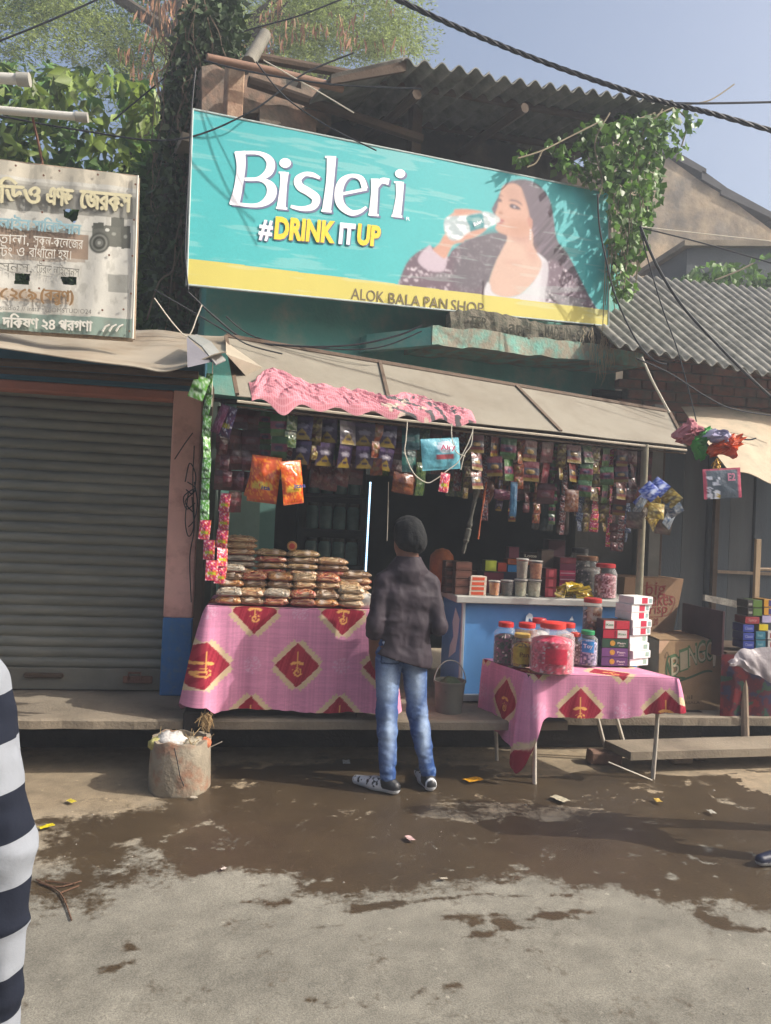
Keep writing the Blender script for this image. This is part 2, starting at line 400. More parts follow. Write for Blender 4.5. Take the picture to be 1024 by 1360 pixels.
# ================================================================ GROUND
def blur0(w, n_=1):
    for _ in range(n_):
        w[1:-1, 1:-1] = (w[1:-1, 1:-1]*2+w[:-2, 1:-1]+w[2:, 1:-1]+w[1:-1, :-2]+w[1:-1, 2:])/6
    return w
def ground_sheet():
    def axis(lo, hi, st, far):
        c = list(np.arange(lo, hi+1e-6, st)); s = st*2; a = lo; L_ = []
        while a > -far: a -= s; s *= 1.7; L_.append(a)
        s = st*2; b = hi; R_ = []
        while b < far: b += s; s *= 1.7; R_.append(b)
        return np.array(L_[::-1]+c+R_)
    xs = axis(-2.6, 4.6, .022, 90); ys = axis(1.2, 6.4, .022, 90)
    X, Y = np.meshgrid(xs, ys); Z = (fbm(X*1.3, Y*1.3, s=3)-.5)*.018
    Z = Z*np.clip((4.75-Y)*2, 0, 1)
    X2 = X+(fbm(X*4, Y*9, s=11)-.5)*.34+(fbm(X*22, Y*30, s=14)-.5)*.10; Y2 = Y+(fbm(X*3, Y*8, s=21)-.5)*.26+(fbm(X*18, Y*34, s=24)-.5)*.07
    def w(px): return [(G(*p).x, G(*p).y) for p in px]
    wet = np.zeros(X.shape); big = np.zeros(X.shape)
    for poly, a in (
        ([(285, 1018), (480, 1008), (700, 1022), (1100, 1026), (1150, 1215), (1000, 1205), (905, 1200), (760, 1166), (640, 1164), (560, 1182), (480, 1188), (410, 1180), (385, 1150), (300, 1150), (210, 1168), (190, 1125), (110, 1095), (215, 1065)], 1.),
        ([(20, 1092), (150, 1075), (210, 1090), (165, 1125), (190, 1150), (140, 1202), (30, 1218), (20, 1180), (110, 1150), (60, 1132)], .8),
        ([(900, 1212), (1010, 1225), (1030, 1245), (940, 1238)], .9), ([(530, 1330), (560, 1316), (600, 1317), (580, 1332)], .8), ([(410, 1342), (430, 1334), (484, 1334), (470, 1342)], .85),
        ([(300, 1210), (400, 1198), (410, 1202), (310, 1216)], .9), ([(440, 1202), (640, 1190), (740, 1184), (740, 1189), (640, 1195), (450, 1208)], .9), ([(610, 1232), (700, 1216), (780, 1206), (778, 1212), (700, 1224), (620, 1238)], .95),
        ([(150, 1252), (185, 1246), (180, 1258), (155, 1260)], .9), ([(120, 1292), (180, 1282), (180, 1290), (125, 1300)], .9), ([(305, 1278), (355, 1268), (350, 1284), (310, 1288)], .9), ([(410, 1232), (450, 1228), (450, 1234), (412, 1238)], .9), ([(610, 1315), (650, 1304), (650, 1312), (615, 1322)], .95)):
        q_ = inpoly(X2, Y2, w(poly))*a
        if poly[0] in ((285, 1018), (20, 1092)): big = np.maximum(big, q_)
        else: wet = np.maximum(wet, q_)
    big = blur0(big, 26); wet = np.maximum(blur0(wet, 1), big)
    dry = inpoly(X2, Y2, w([(560, 1075), (640, 1062), (800, 1075), (790, 1098), (700, 1090), (600, 1098)]))*.5+inpoly(X2, Y2, w([(960, 1030), (1060, 1030), (1060, 1062), (1010, 1052)]))*.9+inpoly(X2, Y2, w([(640, 1015), (960, 1000), (1000, 1030), (800, 1022), (660, 1034)]))*.5
    n1 = fbm(X*14, Y*14, s=5)
    wet = wet*(.82+.4*(fbm(X*2, Y*5, s=9)))-dry
    wet = np.clip(wet-.6*np.clip((n1-.56)*5, 0, 1)*np.clip((fbm(X*4, Y*4, s=61)-.42)*5, 0, 1), 0, 1)
    a = lincol('77746a'); b = lincol('8a7c66'); c = lincol('493c32')
    edge = np.clip((Y-3.7)/.9+(fbm(X*2, Y*2, s=31)-.5)*1.2, 0, 1)[..., None]
    base = a*(1-edge)+b*edge
    base = base*(1+.6*(fbm(X*1.1, Y*4, s=41)-.5)+.45*(n1-.5)+.3*(fbm(X*40, Y*40, s=47)-.5))[..., None]
    col = base
    V = np.stack([X, Y, Z], -1).reshape(-1, 3)
    ma = bpy.data.materials.new('road'); ma.use_nodes = True; n = ma.node_tree.nodes; L = ma.node_tree.links; b_ = n['Principled BSDF']
    at = n.new('ShaderNodeAttribute'); at.attribute_name = 'Col'
    tc = n.new('ShaderNodeTexCoord'); nz = n.new('ShaderNodeTexNoise'); nz.inputs['Scale'].default_value = 160; nz.inputs['Detail'].default_value = 4; L.new(tc.outputs['Object'], nz.inputs[0])
    vo = n.new('ShaderNodeTexVoronoi'); vo.inputs['Scale'].default_value = 38; L.new(tc.outputs['Object'], vo.inputs[0])
    vr = n.new('ShaderNodeMapRange'); vr.inputs[1].default_value = .10; vr.inputs[2].default_value = .02; vr.inputs[3].default_value = 1; vr.inputs[4].default_value = 1.55; L.new(vo.outputs['Distance'], vr.inputs[0])
    # scattered pale aggregate: few large voronoi cells
    v2 = n.new('ShaderNodeTexVoronoi'); v2.inputs['Scale'].default_value = 9; L.new(tc.outputs['Object'], v2.inputs[0])
    nn = n.new('ShaderNodeTexNoise'); nn.inputs['Scale'].default_value = 60; L.new(tc.outputs['Object'], nn.inputs[0])
    sm = n.new('ShaderNodeMath'); sm.operation = 'MULTIPLY_ADD'; L.new(nn.outputs[0], sm.inputs[0]); sm.inputs[1].default_value = .22; L.new(v2.outputs['Distance'], sm.inputs[2])
    v3 = n.new('ShaderNodeMapRange'); v3.inputs[1].default_value = .21; v3.inputs[2].default_value = .15; v3.inputs[3].default_value = 1; v3.inputs[4].default_value = 1.5; L.new(sm.outputs[0], v3.inputs[0])
    mr = n.new('ShaderNodeMapRange'); mr.inputs[1].default_value = .3; mr.inputs[2].default_value = .7; mr.inputs[3].default_value = .72; mr.inputs[4].default_value = 1.28; L.new(nz.outputs[0], mr.inputs[0])
    m1 = n.new('ShaderNodeMath'); m1.operation = 'MULTIPLY'; L.new(mr.outputs[0], m1.inputs[0]); L.new(vr.outputs[0], m1.inputs[1])
    m2 = n.new('ShaderNodeMath'); m2.operation = 'MULTIPLY'; L.new(m1.outputs[0], m2.inputs[0]); L.new(v3.outputs[0], m2.inputs[1])
    # damp stain: soft field broken up by noise into crisp blotches
    aw = n.new('ShaderNodeAttribute'); aw.attribute_name = 'Wet'
    def noise(sc_, det): q = n.new('ShaderNodeTexNoise'); q.inputs['Scale'].default_value = sc_; q.inputs['Detail'].default_value = det; q.inputs['Roughness'].default_value = .7; L.new(tc.outputs['Object'], q.inputs[0]); return q.outputs[0]
    def math_(op, a_, b2): q = n.new('ShaderNodeMath'); q.operation = op; [L.new(v, q.inputs[i]) if hasattr(v, 'links') else setattr(q.inputs[i], 'default_value', v) for i, v in enumerate((a_, b2))]; return q.outputs[0]
    wsum = math_('ADD', aw.outputs['Fac'], math_('ADD', math_('MULTIPLY', math_('SUBTRACT', noise(5, 12), .5), 2.6), math_('MULTIPLY', math_('SUBTRACT', noise(30, 8), .5), 1.6)))
    wm = n.new('ShaderNodeMapRange'); wm.inputs[1].default_value = .24; wm.inputs[2].default_value = .70; L.new(wsum, wm.inputs[0])
    wcol = n.new('ShaderNodeMixRGB'); L.new(math_('MULTIPLY', noise(3, 6), 1.3), wcol.inputs[0]); wcol.inputs[1].default_value = (*lin('29211a'), 1); wcol.inputs[2].default_value = (*lin('4e4231'), 1)
    mixw = n.new('ShaderNodeMixRGB'); L.new(wm.outputs[0], mixw.inputs[0]); L.new(at.outputs['Color'], mixw.inputs[1]); L.new(wcol.outputs[0], mixw.inputs[2])
    sc = n.new('ShaderNodeVectorMath'); sc.operation = 'SCALE'; L.new(mixw.outputs[0], sc.inputs[0]); L.new(m2.outputs[0], sc.inputs['Scale']); L.new(sc.outputs[0], b_.inputs['Base Color'])
    # wet where the tarmac is dark: glossier
    ro = n.new('ShaderNodeMapRange'); ro.inputs[3].default_value = .92; ro.inputs[4].default_value = .38
    L.new(wm.outputs[0], ro.inputs[0]); L.new(ro.outputs[0], b_.inputs['Roughness']); b_.inputs['Specular IOR Level'].default_value = .35
    bp = n.new('ShaderNodeBump'); bp.inputs['Strength'].default_value = .35; bp.inputs['Distance'].default_value = .004; L.new(m2.outputs[0], bp.inputs['Height']); L.new(bp.outputs[0], b_.inputs['Normal'])
    me = npmesh('road', V, gridfaces(len(ys), len(xs)), ma, col.reshape(-1, 3), True)
    wa = me.attributes.new('Wet', 'FLOAT', 'POINT'); wa.data.foreach_set('value', wet.ravel().astype(np.float32))
    tag(linkmesh('road', me), kind='structure')
ground_sheet()

# ================================================================ COMMON MATERIALS
M_conc = mat('concrete', '8a7f6e', .9, .2, 5, .5, 60, col2='5c5347', mix=.56)
M_dark = mat('shade_fill', '2c2620', .95, .3, 8, .4)  # near-black brown standing in for shade in hollows and behind boards
M_pink = mat('pink_plaster', 'dcada4', .85, .12, 3, .25, 50, col2='a87a70', mix=.6, mscale=4)
M_blue = mat('blue_paint', '2f6aa2', .75, .15, 4, .25, 50, col2='4f7488', mix=.62, mscale=18)
M_fblue = mat('fascia_blue', '2b5568', .7, .15, 3, .1)
M_turq = mat('turquoise_plaster', '5aa096', .85, .15, 3, .3, 40, col2='8a9a8c', mix=.58, mscale=3)
M_turqd = mat('turquoise_worn', '6fa598', .9, .2, 6, .5, 50, col2='8c8676', mix=.47, mscale=9)
M_wood = mat('weathered_wood', '8a7a68', .85, .25, 8, .4, 60, streak=(6, 6, 1))
M_woodd = mat('dark_wood', '4a3c30', .85, .25, 8, .4, 60)
M_tin = mat('tin_sheet', 'a29888', .55, .12, 2.5, .12, 20, metal=.15, col2='8c7c68', mix=.6, mscale=3)
M_rust = mat('rusty_steel', '6b4a3a', .8, .25, 14, .3, 80)
M_bam = mat('bamboo', '7d7866', .7, .2, 12, .2, 60)
M_brick = None
M_black = mat('black_plastic', '15151a', .45, .1)
M_wire = mat('cable_black', '23252a', .6, .1)
M_wirew = mat('pale_string', 'cfc8b8', .8, .1)
M_attr = mat('printed', attr=1, rough=.45, var=.06, scale=20, bump=.05, spec=.45)
M_matte = mat('printed_cloth', attr=1, rough=.95, var=.08, scale=260, bump=.25, bscale=500, spec=.1)
M_foil = mat('foil_packet', attr=1, rough=.28, var=.08, scale=30, bump=.35, bscale=45, spec=.7)
def vcol(name, col, rough=.7, **k): return mat(name, col, rough, **k)

# ================================================================ SHUTTERED SHOP (left)
YW = 5.5
def left_shop():
    t = thing('shuttered_shop', (-1.8, YW, 0), 'closed shop with pink and blue plaster pillar and grey roller shutter', 'shop')
    xr = P(262, 700, YW).x; xs = P(224, 700, YW+.08).x; zb = .36; zt = 2.41
    m_ = MB()
    zc = P(215, 820, YW).z
    m_.box(((xs+xr)/2, YW+.2, (zc+2.62)/2), (xr-xs, .4, 2.62-zc), bev=.01); m_.build('pillar', M_pink, t)
    MB().box(((xs+xr)/2, YW+.198, (zb+zc)/2), (xr-xs, .402, zc-zb), bev=.008).build('pillar_base', M_blue, t)
    MB().box(((xs-7)/2, YW+.12, zt+.035), (xs+7, .24, .07), bev=.01).build('lintel', mat('lintel_pink', 'a56a58', .85, .15, 4, .3), t)
    MB().box(((xr-7)/2, YW+.10, 2.60), (xr+7, .22, .24), bev=.01).build('fascia', M_fblue, t)
    # roller shutter: interlocking curved laths
    rows = []; z = .52; Y0 = YW+.13; lh = .072
    zz = []
    while z < zt:
        for k, (dz, dy) in enumerate(((0, .012), (.008, .002), (.022, -.004), (.040, -.006), (.056, -.002), (.064, .006), (.068, .014))): zz.append((z+dz, Y0+dy))
        z += lh
    xs2 = np.linspace(-7, xs, 40)
    rows = [[Vector((x, y+.004*math.sin(x*3+zq*5), zq)) for x in xs2] for zq, y in zz]
    s = MB().grid(rows); 
    M_sh = mat('shutter_steel', '6d6f68', .62, .22, 1.6, .1, metal=.25, col2='85847b', mix=.6, mscale=7, mw=.2, streak=(.4, 1, 3))
    sh = s.build('shutter', M_sh, t, True)
    b = MB().box(((xs-7)/2, Y0+.0, .445), (xs+7, .03, .15), bev=.005).build('bottom_rail', mat('rail_steel', '74736a', .6, .2, 4, .1, metal=.2, col2='5d5446', mix=.6), sh)
    a = P(30, 895, Y0-.02); h = MB().box(((a.x+.14), Y0-.03, .47), (.26, .03, .035), bev=.01).build('handle', M_woodd, sh)
    a = P(183, 903, Y0-.03); MB().box((a.x, Y0-.035, .45), (.20, .02, .05), bev=.005).tube([(a.x-.06, Y0-.05, .45), (a.x-.06, Y0-.05, .50), (a.x+.02, Y0-.05, .5), (a.x+.02, Y0-.05, .45)], .008, 6).build('hasp_lock', M_rust, sh)
    # corner batten between pillar and stall
    MB().box((xr+.03, YW+.1, 1.45), (.05, .3, 2.2), rx=0).build('side_panel', M_woodd, t)
    MB().box(((-7+xr)/2, YW+.5, 1.4), (7+xr, .1, 2.9)).build('back_wall', M_dark, t)
    return xs, xr
XS, XR = left_shop()
# a faded tangle of wire hanging on the pink pillar
def pillar_wires():
    mb = MB(); Y = YW-.02
    for pts in ([(258, 592), (256, 640), (258, 700), (252, 740), (254, 800)], [(246, 640), (252, 615), (260, 632), (256, 655), (247, 650)], [(232, 610), (245, 590), (256, 575)],
                [(250, 655), (246, 690), (250, 712), (257, 700), (255, 660)], [(258, 640), (262, 668), (258, 690), (250, 700)], [(256, 650), (244, 660), (248, 676), (259, 668)], [(249, 640), (260, 650), (246, 666), (256, 680)]):
        mb.tube(cat_rom([P(x, y, Y-.004*i) for i, (x, y) in enumerate(pts)], 5), .004, 5)
    solo(mb, 'wire_tangle', M_wire, 'tangle of thin black wire hanging down the pink pillar', 'wire', smooth=True)
pillar_wires()

# ledges and the dark hollow under them
def ledges():
    xa = -8; x1 = G(605, 955, .36).x
    t = MB()
    # slightly irregular front edge
    def slabrow(x0, x1, yf, yb, z0, z1, name, label_seed, ma=M_conc):
        n = max(4, int((x1-x0)/.06)); xs = np.linspace(x0, x1, n); ed = yf+(fbm(xs*6, xs*0, s=label_seed)-.5)*.03; mb = MB()
        top = [[(x, e, z1-.012), (x, e+.012, z1)]+[(x, e+(yb-e)*k/6, z1+(float(vnoise(np.array(x*9), np.array(k*3.)))-.5)*.006) for k in range(1, 7)] for x, e in zip(xs, ed)]
        r = [[(x, yb, z0), (x, e, z0)]+a for (x, e), a in zip(zip(xs, ed), top)]
        mb.grid(r); o = mb.build(name, ma); return o
    tag(slabrow(xa, 2.05, 4.88, 6.6, .30, .36, 'pavement_ledge', 3), kind='structure')
    tag(slabrow(2.06, 6, 5.38, 8.2, .20, .27, 'pavement_ledge', 5), kind='structure')
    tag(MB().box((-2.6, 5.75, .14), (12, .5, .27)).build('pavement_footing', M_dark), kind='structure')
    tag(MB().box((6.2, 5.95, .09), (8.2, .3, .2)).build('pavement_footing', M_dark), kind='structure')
    # lower slab resting on broken bricks at the right
    a = G(838, 1000, .15); b = G(1060, 990, .15)
    s = MB().prism([(a.x, a.y, .10), (b.x+1.5, b.y+.05, .10), (b.x+1.5, b.y+.36, .10), (a.x-.06, a.y+.28, .10)], (0, 0, .055))
    solo(s, 'stone_step', M_conc, 'long low concrete slab step lying on bricks right of the right table', 'step')
    for (px, py, wd, lab) in ((908, 1016, .17, 'broken pale brick under the left end of the low slab step'), (932, 1012, .10, 'small brick piece under the low slab step, right of the bigger broken brick')):
        c = G(px, py, 0); solo(MB().box((c.x, c.y+.07, .05), (wd, .12, .1), rz=.1, bev=.012), 'brick', mat('old_brick', '93806c', .9, .2, 20, .5), lab, 'brick', 'bricks by the ledge')
    c = G(806, 1017, 0); solo(MB().box((c.x, c.y+.05, .045), (.23, .11, .09), rz=-.05, bev=.012, ry=.04), 'brick', mat('red_brick_old', '7a5f50', .9, .2, 20, .5), 'reddish brick lying behind the right table legs', 'brick', 'bricks by the ledge')
ledges()

# ================================================================ PAN SHOP BUILDING (middle)
def pan_shop():
    t = thing('pan_shop_building', (0, 5.8, 0), 'worn turquoise shop building with open dark front behind the hanging packets', 'building')
    # side wall left (turquoise strip seen behind the packets) and interior
    zf = .36
    A = Vector((XR+.10, 5.62, 0)); 
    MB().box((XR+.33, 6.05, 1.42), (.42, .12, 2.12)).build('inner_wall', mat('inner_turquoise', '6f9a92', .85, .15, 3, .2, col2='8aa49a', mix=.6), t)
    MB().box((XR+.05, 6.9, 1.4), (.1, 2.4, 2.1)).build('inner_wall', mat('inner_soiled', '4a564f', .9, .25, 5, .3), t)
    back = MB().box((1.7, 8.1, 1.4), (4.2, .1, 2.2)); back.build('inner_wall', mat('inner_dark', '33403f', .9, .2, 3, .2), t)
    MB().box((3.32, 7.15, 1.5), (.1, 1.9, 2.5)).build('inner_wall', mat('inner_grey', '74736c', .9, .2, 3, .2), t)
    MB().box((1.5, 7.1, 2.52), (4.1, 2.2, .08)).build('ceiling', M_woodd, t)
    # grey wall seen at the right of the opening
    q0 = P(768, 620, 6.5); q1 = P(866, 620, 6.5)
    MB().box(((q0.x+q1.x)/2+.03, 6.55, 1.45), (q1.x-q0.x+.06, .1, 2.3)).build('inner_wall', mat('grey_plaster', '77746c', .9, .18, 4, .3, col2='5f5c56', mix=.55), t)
    # wall above the awning (turquoise), in the frame of the board
    w0 = .35
    s0, z0 = PB(285, 452, w0); s1, _ = PB(862, 500, w0)
    s1 = PB(822, 400, w0)[0]; MB().prism([B(.12, w0, 2.52), B(s1, w0, 2.52), B(s1, w0, 4.35), B(.12, w0, 4.35)], BN*.25).build('upper_wall', M_turq, t)
    # flaky bare patches
    # sunshade slab (chajja) with worn turquoise face
    tb = -.12
    sl_, zl = PB(575, 432, tb); sr, zr = PB(856, 465, tb); sl2, zl2 = PB(512, 455, tb); _, zr2 = PB(856, 487, tb)
    n = 40; rows = []
    for j in range(n+1):
        k = j/n; s = sl_+(sr-sl_)*k; zt_ = zl+(zr-zl)*k+(float(fbm(np.array(s*6.), np.array(0.), s=4))-.5)*.04; zb_ = zt_-.15
        rows.append([B(s, w0+.02, zb_+.0), B(s, tb, zb_), B(s, tb-.012*math.sin(s*9), zt_), B(s, w0+.02, zt_+.02)])
    m_ = MB().grid(rows, closed=True); k = len(m_.v)
    m_.f += [(0, 1, 2, 3), (k-1, k-2, k-3, k-4)]; m_.m += [0, 0]
    m_.build('sunshade_slab', M_turqd, t)
    # left end bracket sloping down to the wall
    b0 = B(sl_, tb, zl); 
    MB().prism([B(sl_, tb+.02, zl-.01), B(sl2, w0-.12, zl2+.13), B(sl2, w0-.12, zl2), B(sl_, tb+.02, zl-.15)], BN*.14).build('sunshade_rib', M_turq, t)
    # letter-pressed concrete blocks on the sunshade, irregular top
    mb = MB(); n = 46; s = sl_+.17; pr = random.Random(3)
    rows = []
    for j in range(n+1):
        k = j/n; ss = s+(sr-s-.12)*k; zt_ = zl+(zr-zl)*((ss-sl_)/(sr-sl_))
        hgt = .155+.02*math.sin(k*9)+pr.uniform(-.012, .012)-.05*max(0, k-.8)*5
        if j in (0, 1): hgt *= .9
        dy = pr.uniform(-.006, .006); rows.append([B(ss, tb+.22, zt_-.02), B(ss, tb+.012+dy, zt_-.02), B(ss, tb+.02+dy, zt_+hgt*.5), B(ss, tb+.045+dy, zt_+hgt), B(ss, tb+.1, zt_+hgt-.01), B(ss, tb+.11, zt_)])
    mb.grid(rows, closed=True); mb.f += [(0, 1, 2, 3, 4, 5), tuple(len(mb.v)-1-i for i in range(6))]; mb.m += [0, 0]
    M_rub = mat('mossy_concrete', '6b6558', .95, .3, 12, .9, 50, col2='3f4238', mix=.5, mscale=14)
    par = mb.build('rubble_kerb', M_rub, t)
    # pressed lettering on the blocks, darker than the concrete
    for txt, x0, x1, yb, hh in (('TER', 622, 646, 433, 13), ('and', 674, 704, 440, 14), ('MADE IN', 722, 756, 447, 15), ('SHO', 764, 792, 452, 14)):
        lt = MB(); a = PBw(x0, yb, tb-.0); b = PBw(x1, yb+(x1-x0)*.13, tb-.0)
        text_into(lt, txt, a, b, Vector((0, 0, hh/155)), -BN, .012, bold=.02); lt.build('pressed_word', mat('letter_dark', '3a3a30', .95, .3, 20, .3), par)
    # dry roots and grass hanging from the right end
    mb = MB()
    for i in range(60):
        px = random.choice([random.gauss(800, 12), random.uniform(770, 856)]); py = 455+(px-770)*.12+random.uniform(-22, 6); p = PBw(px, py, tb-.03)
        L_ = random.uniform(.08, .35) if px < 815 else random.uniform(.05, .2); pts = [p]
        for k in range(1, 5): pts.append(p+Vector((random.uniform(-.02, .02), random.uniform(-.02, .01), -L_*k/4)))
        mb.tube(pts, [.003, .0025, .002, .002, .001], 4)
    mb.build('hanging_roots', mat('dry_root', 'a89a80', .9, .2), par)
    # upper storey: dark recess, brick pier, beams under the roof
    s0, _ = PB(300, 130, .3); s1, _ = PB(905, 250, .3)
    MB().prism([B(-.1, .9, 4.2), B(s1-.35, .9, 4.2), B(s1-.35, .9, 5.35), B(-.1, .9, 5.35)], BN*.1).build('upper_wall', mat('shade_wall', '3c3a36', .95, .25, 5, .4, col2='55483c', mix=.6), t)  # dark colour stands in for the shadow under the roof
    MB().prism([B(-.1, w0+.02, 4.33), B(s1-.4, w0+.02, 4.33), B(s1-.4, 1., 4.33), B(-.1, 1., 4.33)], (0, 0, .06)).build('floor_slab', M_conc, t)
    a, z1 = PB(313, 84, .12); _, z2 = PB(313, 150, .12)
    MB().box(B(a, .14, (z1+4.15)/2), (.12, .12, z1-4.15), rz=TH, bev=.008).build('brick_pier', mat('pier_brick', '8f6f5c', .9, .25, 9, .5, 60, col2='a48d76', mix=.5), t)
    # old stonework left of the roof
    mb = MB(); pr = random.Random(5)
    for (x0, y0, x1, y1, tt) in ((268, 88, 300, 150, .45), (322, 100, 352, 150, .4), (352, 112, 400, 165, .42), (330, 90, 380, 112, .42), (400, 105, 440, 170, .46), (345, 140, 420, 180, .38)):
        a = PBw(x0, y1, tt); b = PBw(x1, y1, tt); c = PBw(x1, y0+pr.uniform(0, 8), tt); d = PBw(x0, y0, tt)
        mb.prism([a, b, c, (c+d)/2+Vector((0, 0, .03)), d], BN*.2)
    mb.build('old_stonework', mat('old_stone', '6e655a', .95, .3, 9, .7, 40, col2='8a6f5e', mix=.55), t)
    a = PBw(275, 76, -.05); b = PBw(455, 118, -.05); MB().tube([a, (a+b)/2+Vector((0, 0, .01)), b], [.024, .028, .030], 10).build('roof_pole', mat('pole_rust', '7d6252', .8, .2, 6, .3), t, True)
    a = PBw(330, 84, -.02); b = PBw(352, 46, .25); MB().tube([a, b], [.05, .045], 10).build('gutter_pipe', mat('pipe_grey', '6d6a60', .8, .2, 8, .4), t, True)
    a = PBw(330, 108, .3); b = PBw(560, 185, .3); MB().tube([a, b], .04, 8).build('roof_beam', M_woodd, t, True)
    # corrugated roof over the upper storey
    tf = -.22
    s0, z0 = PB(532, 84, tf); s1, z1 = PB(905, 138, tf)
    def roofz(s, t_): return z0+(z1-z0)*(s-s0)/(s1-s0)+.06*(t_-tf)
    rows = []; nS = 260
    for j in range(nS+1):
        s = s0+(s1-s0)*j/nS; dz = .028*math.sin(2*math.pi*(s-s0)/.15); r_ = []
        for tt in (tf, tf+.3, tf+.9, tf+1.6, tf+2.4, tf+3.4):
            jog = .02 if (s-s0) > (s1-s0)*.27 else -.03
            r_.append(B(s, tt+(jog if tt == tf else 0), roofz(s, tt)+dz))
        rows.append(r_)
    M_asb = mat('asbestos_sheet', '7c7c76', .9, .2, 4, .4, 50, col2='55564f', mix=.55, mscale=5)
    MB().shell(rows, -.008).build('corrugated_roof', M_asb, t, True)
    # left gable edge of the roof and eaves boards
    a = PBw(440, 104, tf+.05); b = PBw(540, 80, tf+.0); 
    MB().prism([a, b, b+BN*3+Vector((0, 0, .15)), a+BN*3+Vector((0, 0, .15))], (0, 0, .03)).build('roof_sheet', M_asb, t)
    MB().prism([a+Vector((0, 0, -.04)), a+Vector((0, 0, .03)), b+Vector((0, 0, .02)), b+Vector((0, 0, -.08))], BN*.03).build('roof_board', M_woodd, t)
    for k, tt in enumerate((.15, .8, 1.7)):
        MB().tube([B(s0-1.0, tt, roofz(s0, tt)-.09), B(s1-.05, tt, roofz(s1, tt)-.09)], .035, 8).build('purlin', M_woodd, t, True)
    for s in (s0+.2, s0+1.2, s0+2.3): MB().tube([B(s, tf+.1, roofz(s, tf)-.16), B(s, 2.2, roofz(s, 2)-.2)], .04, 8).build('rafter', M_woodd, t, True)
    MB().box(B(PB(550, 190, .5)[0], .5, 4.85), (.09, .09, .9), rz=TH).build('roof_post', M_woodd, t)
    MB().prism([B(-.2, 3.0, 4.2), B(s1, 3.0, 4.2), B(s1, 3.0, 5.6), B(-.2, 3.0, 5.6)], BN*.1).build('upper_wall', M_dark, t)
    return (s0, z0, s1, z1, tf)
ROOF = pan_shop()

# ================================================================ AWNING
AW = {}
def awning():
    fl = P(315, 527, 4.55); fr = P(912, 594, 5.45); bl = P(300, 449, 5.2); br = P(889, 549, 6.02)
    AW.update(fl=fl, fr=fr, bl=bl, br=br)
    t = thing('awning', (fl.x, fl.y, 0), 'beige sheet awning in four framed panels held over the stall front', 'awning')
    ks = [0]; 
    for px, py in ((520, 520), (745, 577)):
        # fraction along the front edge
        k = min(np.linspace(0, 1, 400), key=lambda q: abs((lambda p: p[0])(proj(fl.lerp(fr, q)))-px)); ks.append(float(k))
    ks.append(1.)
    kb = [0]
    for px in (505, 685): kb.append(float(min(np.linspace(0, 1, 400), key=lambda q: abs(proj(bl.lerp(br, q))[0]-px))))
    kb.append(1.)
    AW['ks'] = ks
    Mp = mat('awning_board', '857f72', .8, .06, 2, .1, 30, col2='756d60', mix=.6, mscale=3, mw=.15)
    for i in range(3):
        a, b = fl.lerp(fr, ks[i]), fl.lerp(fr, ks[i+1]); c, d = bl.lerp(br, kb[i+1]), bl.lerp(br, kb[i])
        g = .004; rows = []
        for j in range(9):
            u = j/8; rows.append([a.lerp(b, q).lerp(d.lerp(c, q), u)+Vector((0, 0, -.012*math.sin(math.pi*u)*math.sin(math.pi*q)+(.003*math.sin(q*7+i) if u == 0 else 0))) for q in np.linspace(0, 1, 13)])
        MB().shell(rows, .006).build('panel', Mp, t)
    Mr = mat('awning_frame', '6b5a4c', .7, .2, 20, .2)
    up = Vector((0, 0, .012))
    for i in range(4):
        a = fl.lerp(fr, ks[i]); b = bl.lerp(br, kb[i]); MB().tube([a+up, b+up], .016, 4).build('rib', Mr, t)
    MB().tube([bl+up*1.5, br+up*1.5], .016, 4).build('frame_rail', Mr, t)
    MB().tube([fl-up*2.2, fl.lerp(fr, .3)-up*2.6, fl.lerp(fr, .62)-up*2.2, fr-up*2], .009, 6).build('frame_rail', mat('edge_pale', 'a39a8a', .7, .15), t)
    # grass-bound edge battens under the front
    MB().tube([fl-up*4.5+Vector((0, .02, 0)), fl.lerp(fr, .5)-up*5+Vector((0, .02, 0)), fr-up*4+Vector((0, .02, 0))], .007, 6).build('frame_rail', M_woodd, t)
    return t
def proj(p):
    q = Vector(p)-EYEP; d = q.dot(FW); return 512+FOC*q.dot(RT)/d, 680-FOC*q.dot(UP)/d
def projz(px, py, z):
    return G(px, py, z)
awning()
# posts holding the awning
def post(px0, py0, px1, py1, Y0, Y1, r, ma, label):
    a = P(px0, py0, Y0); b = P(px1, py1, Y1); mid = (a+b)/2+Vector((.012, 0, 0))
    return solo(MB().tube([b, mid, a], [r*1.1, r, r*.95], 10), 'post', ma, label, 'post', 'posts under the awning', True)
pb = G(838, 985, 0.0)
post(857, 590, 836, 990, 5.36, pb.y, .028, M_bam, 'grey bamboo post holding the right end of the awning, behind the right table')

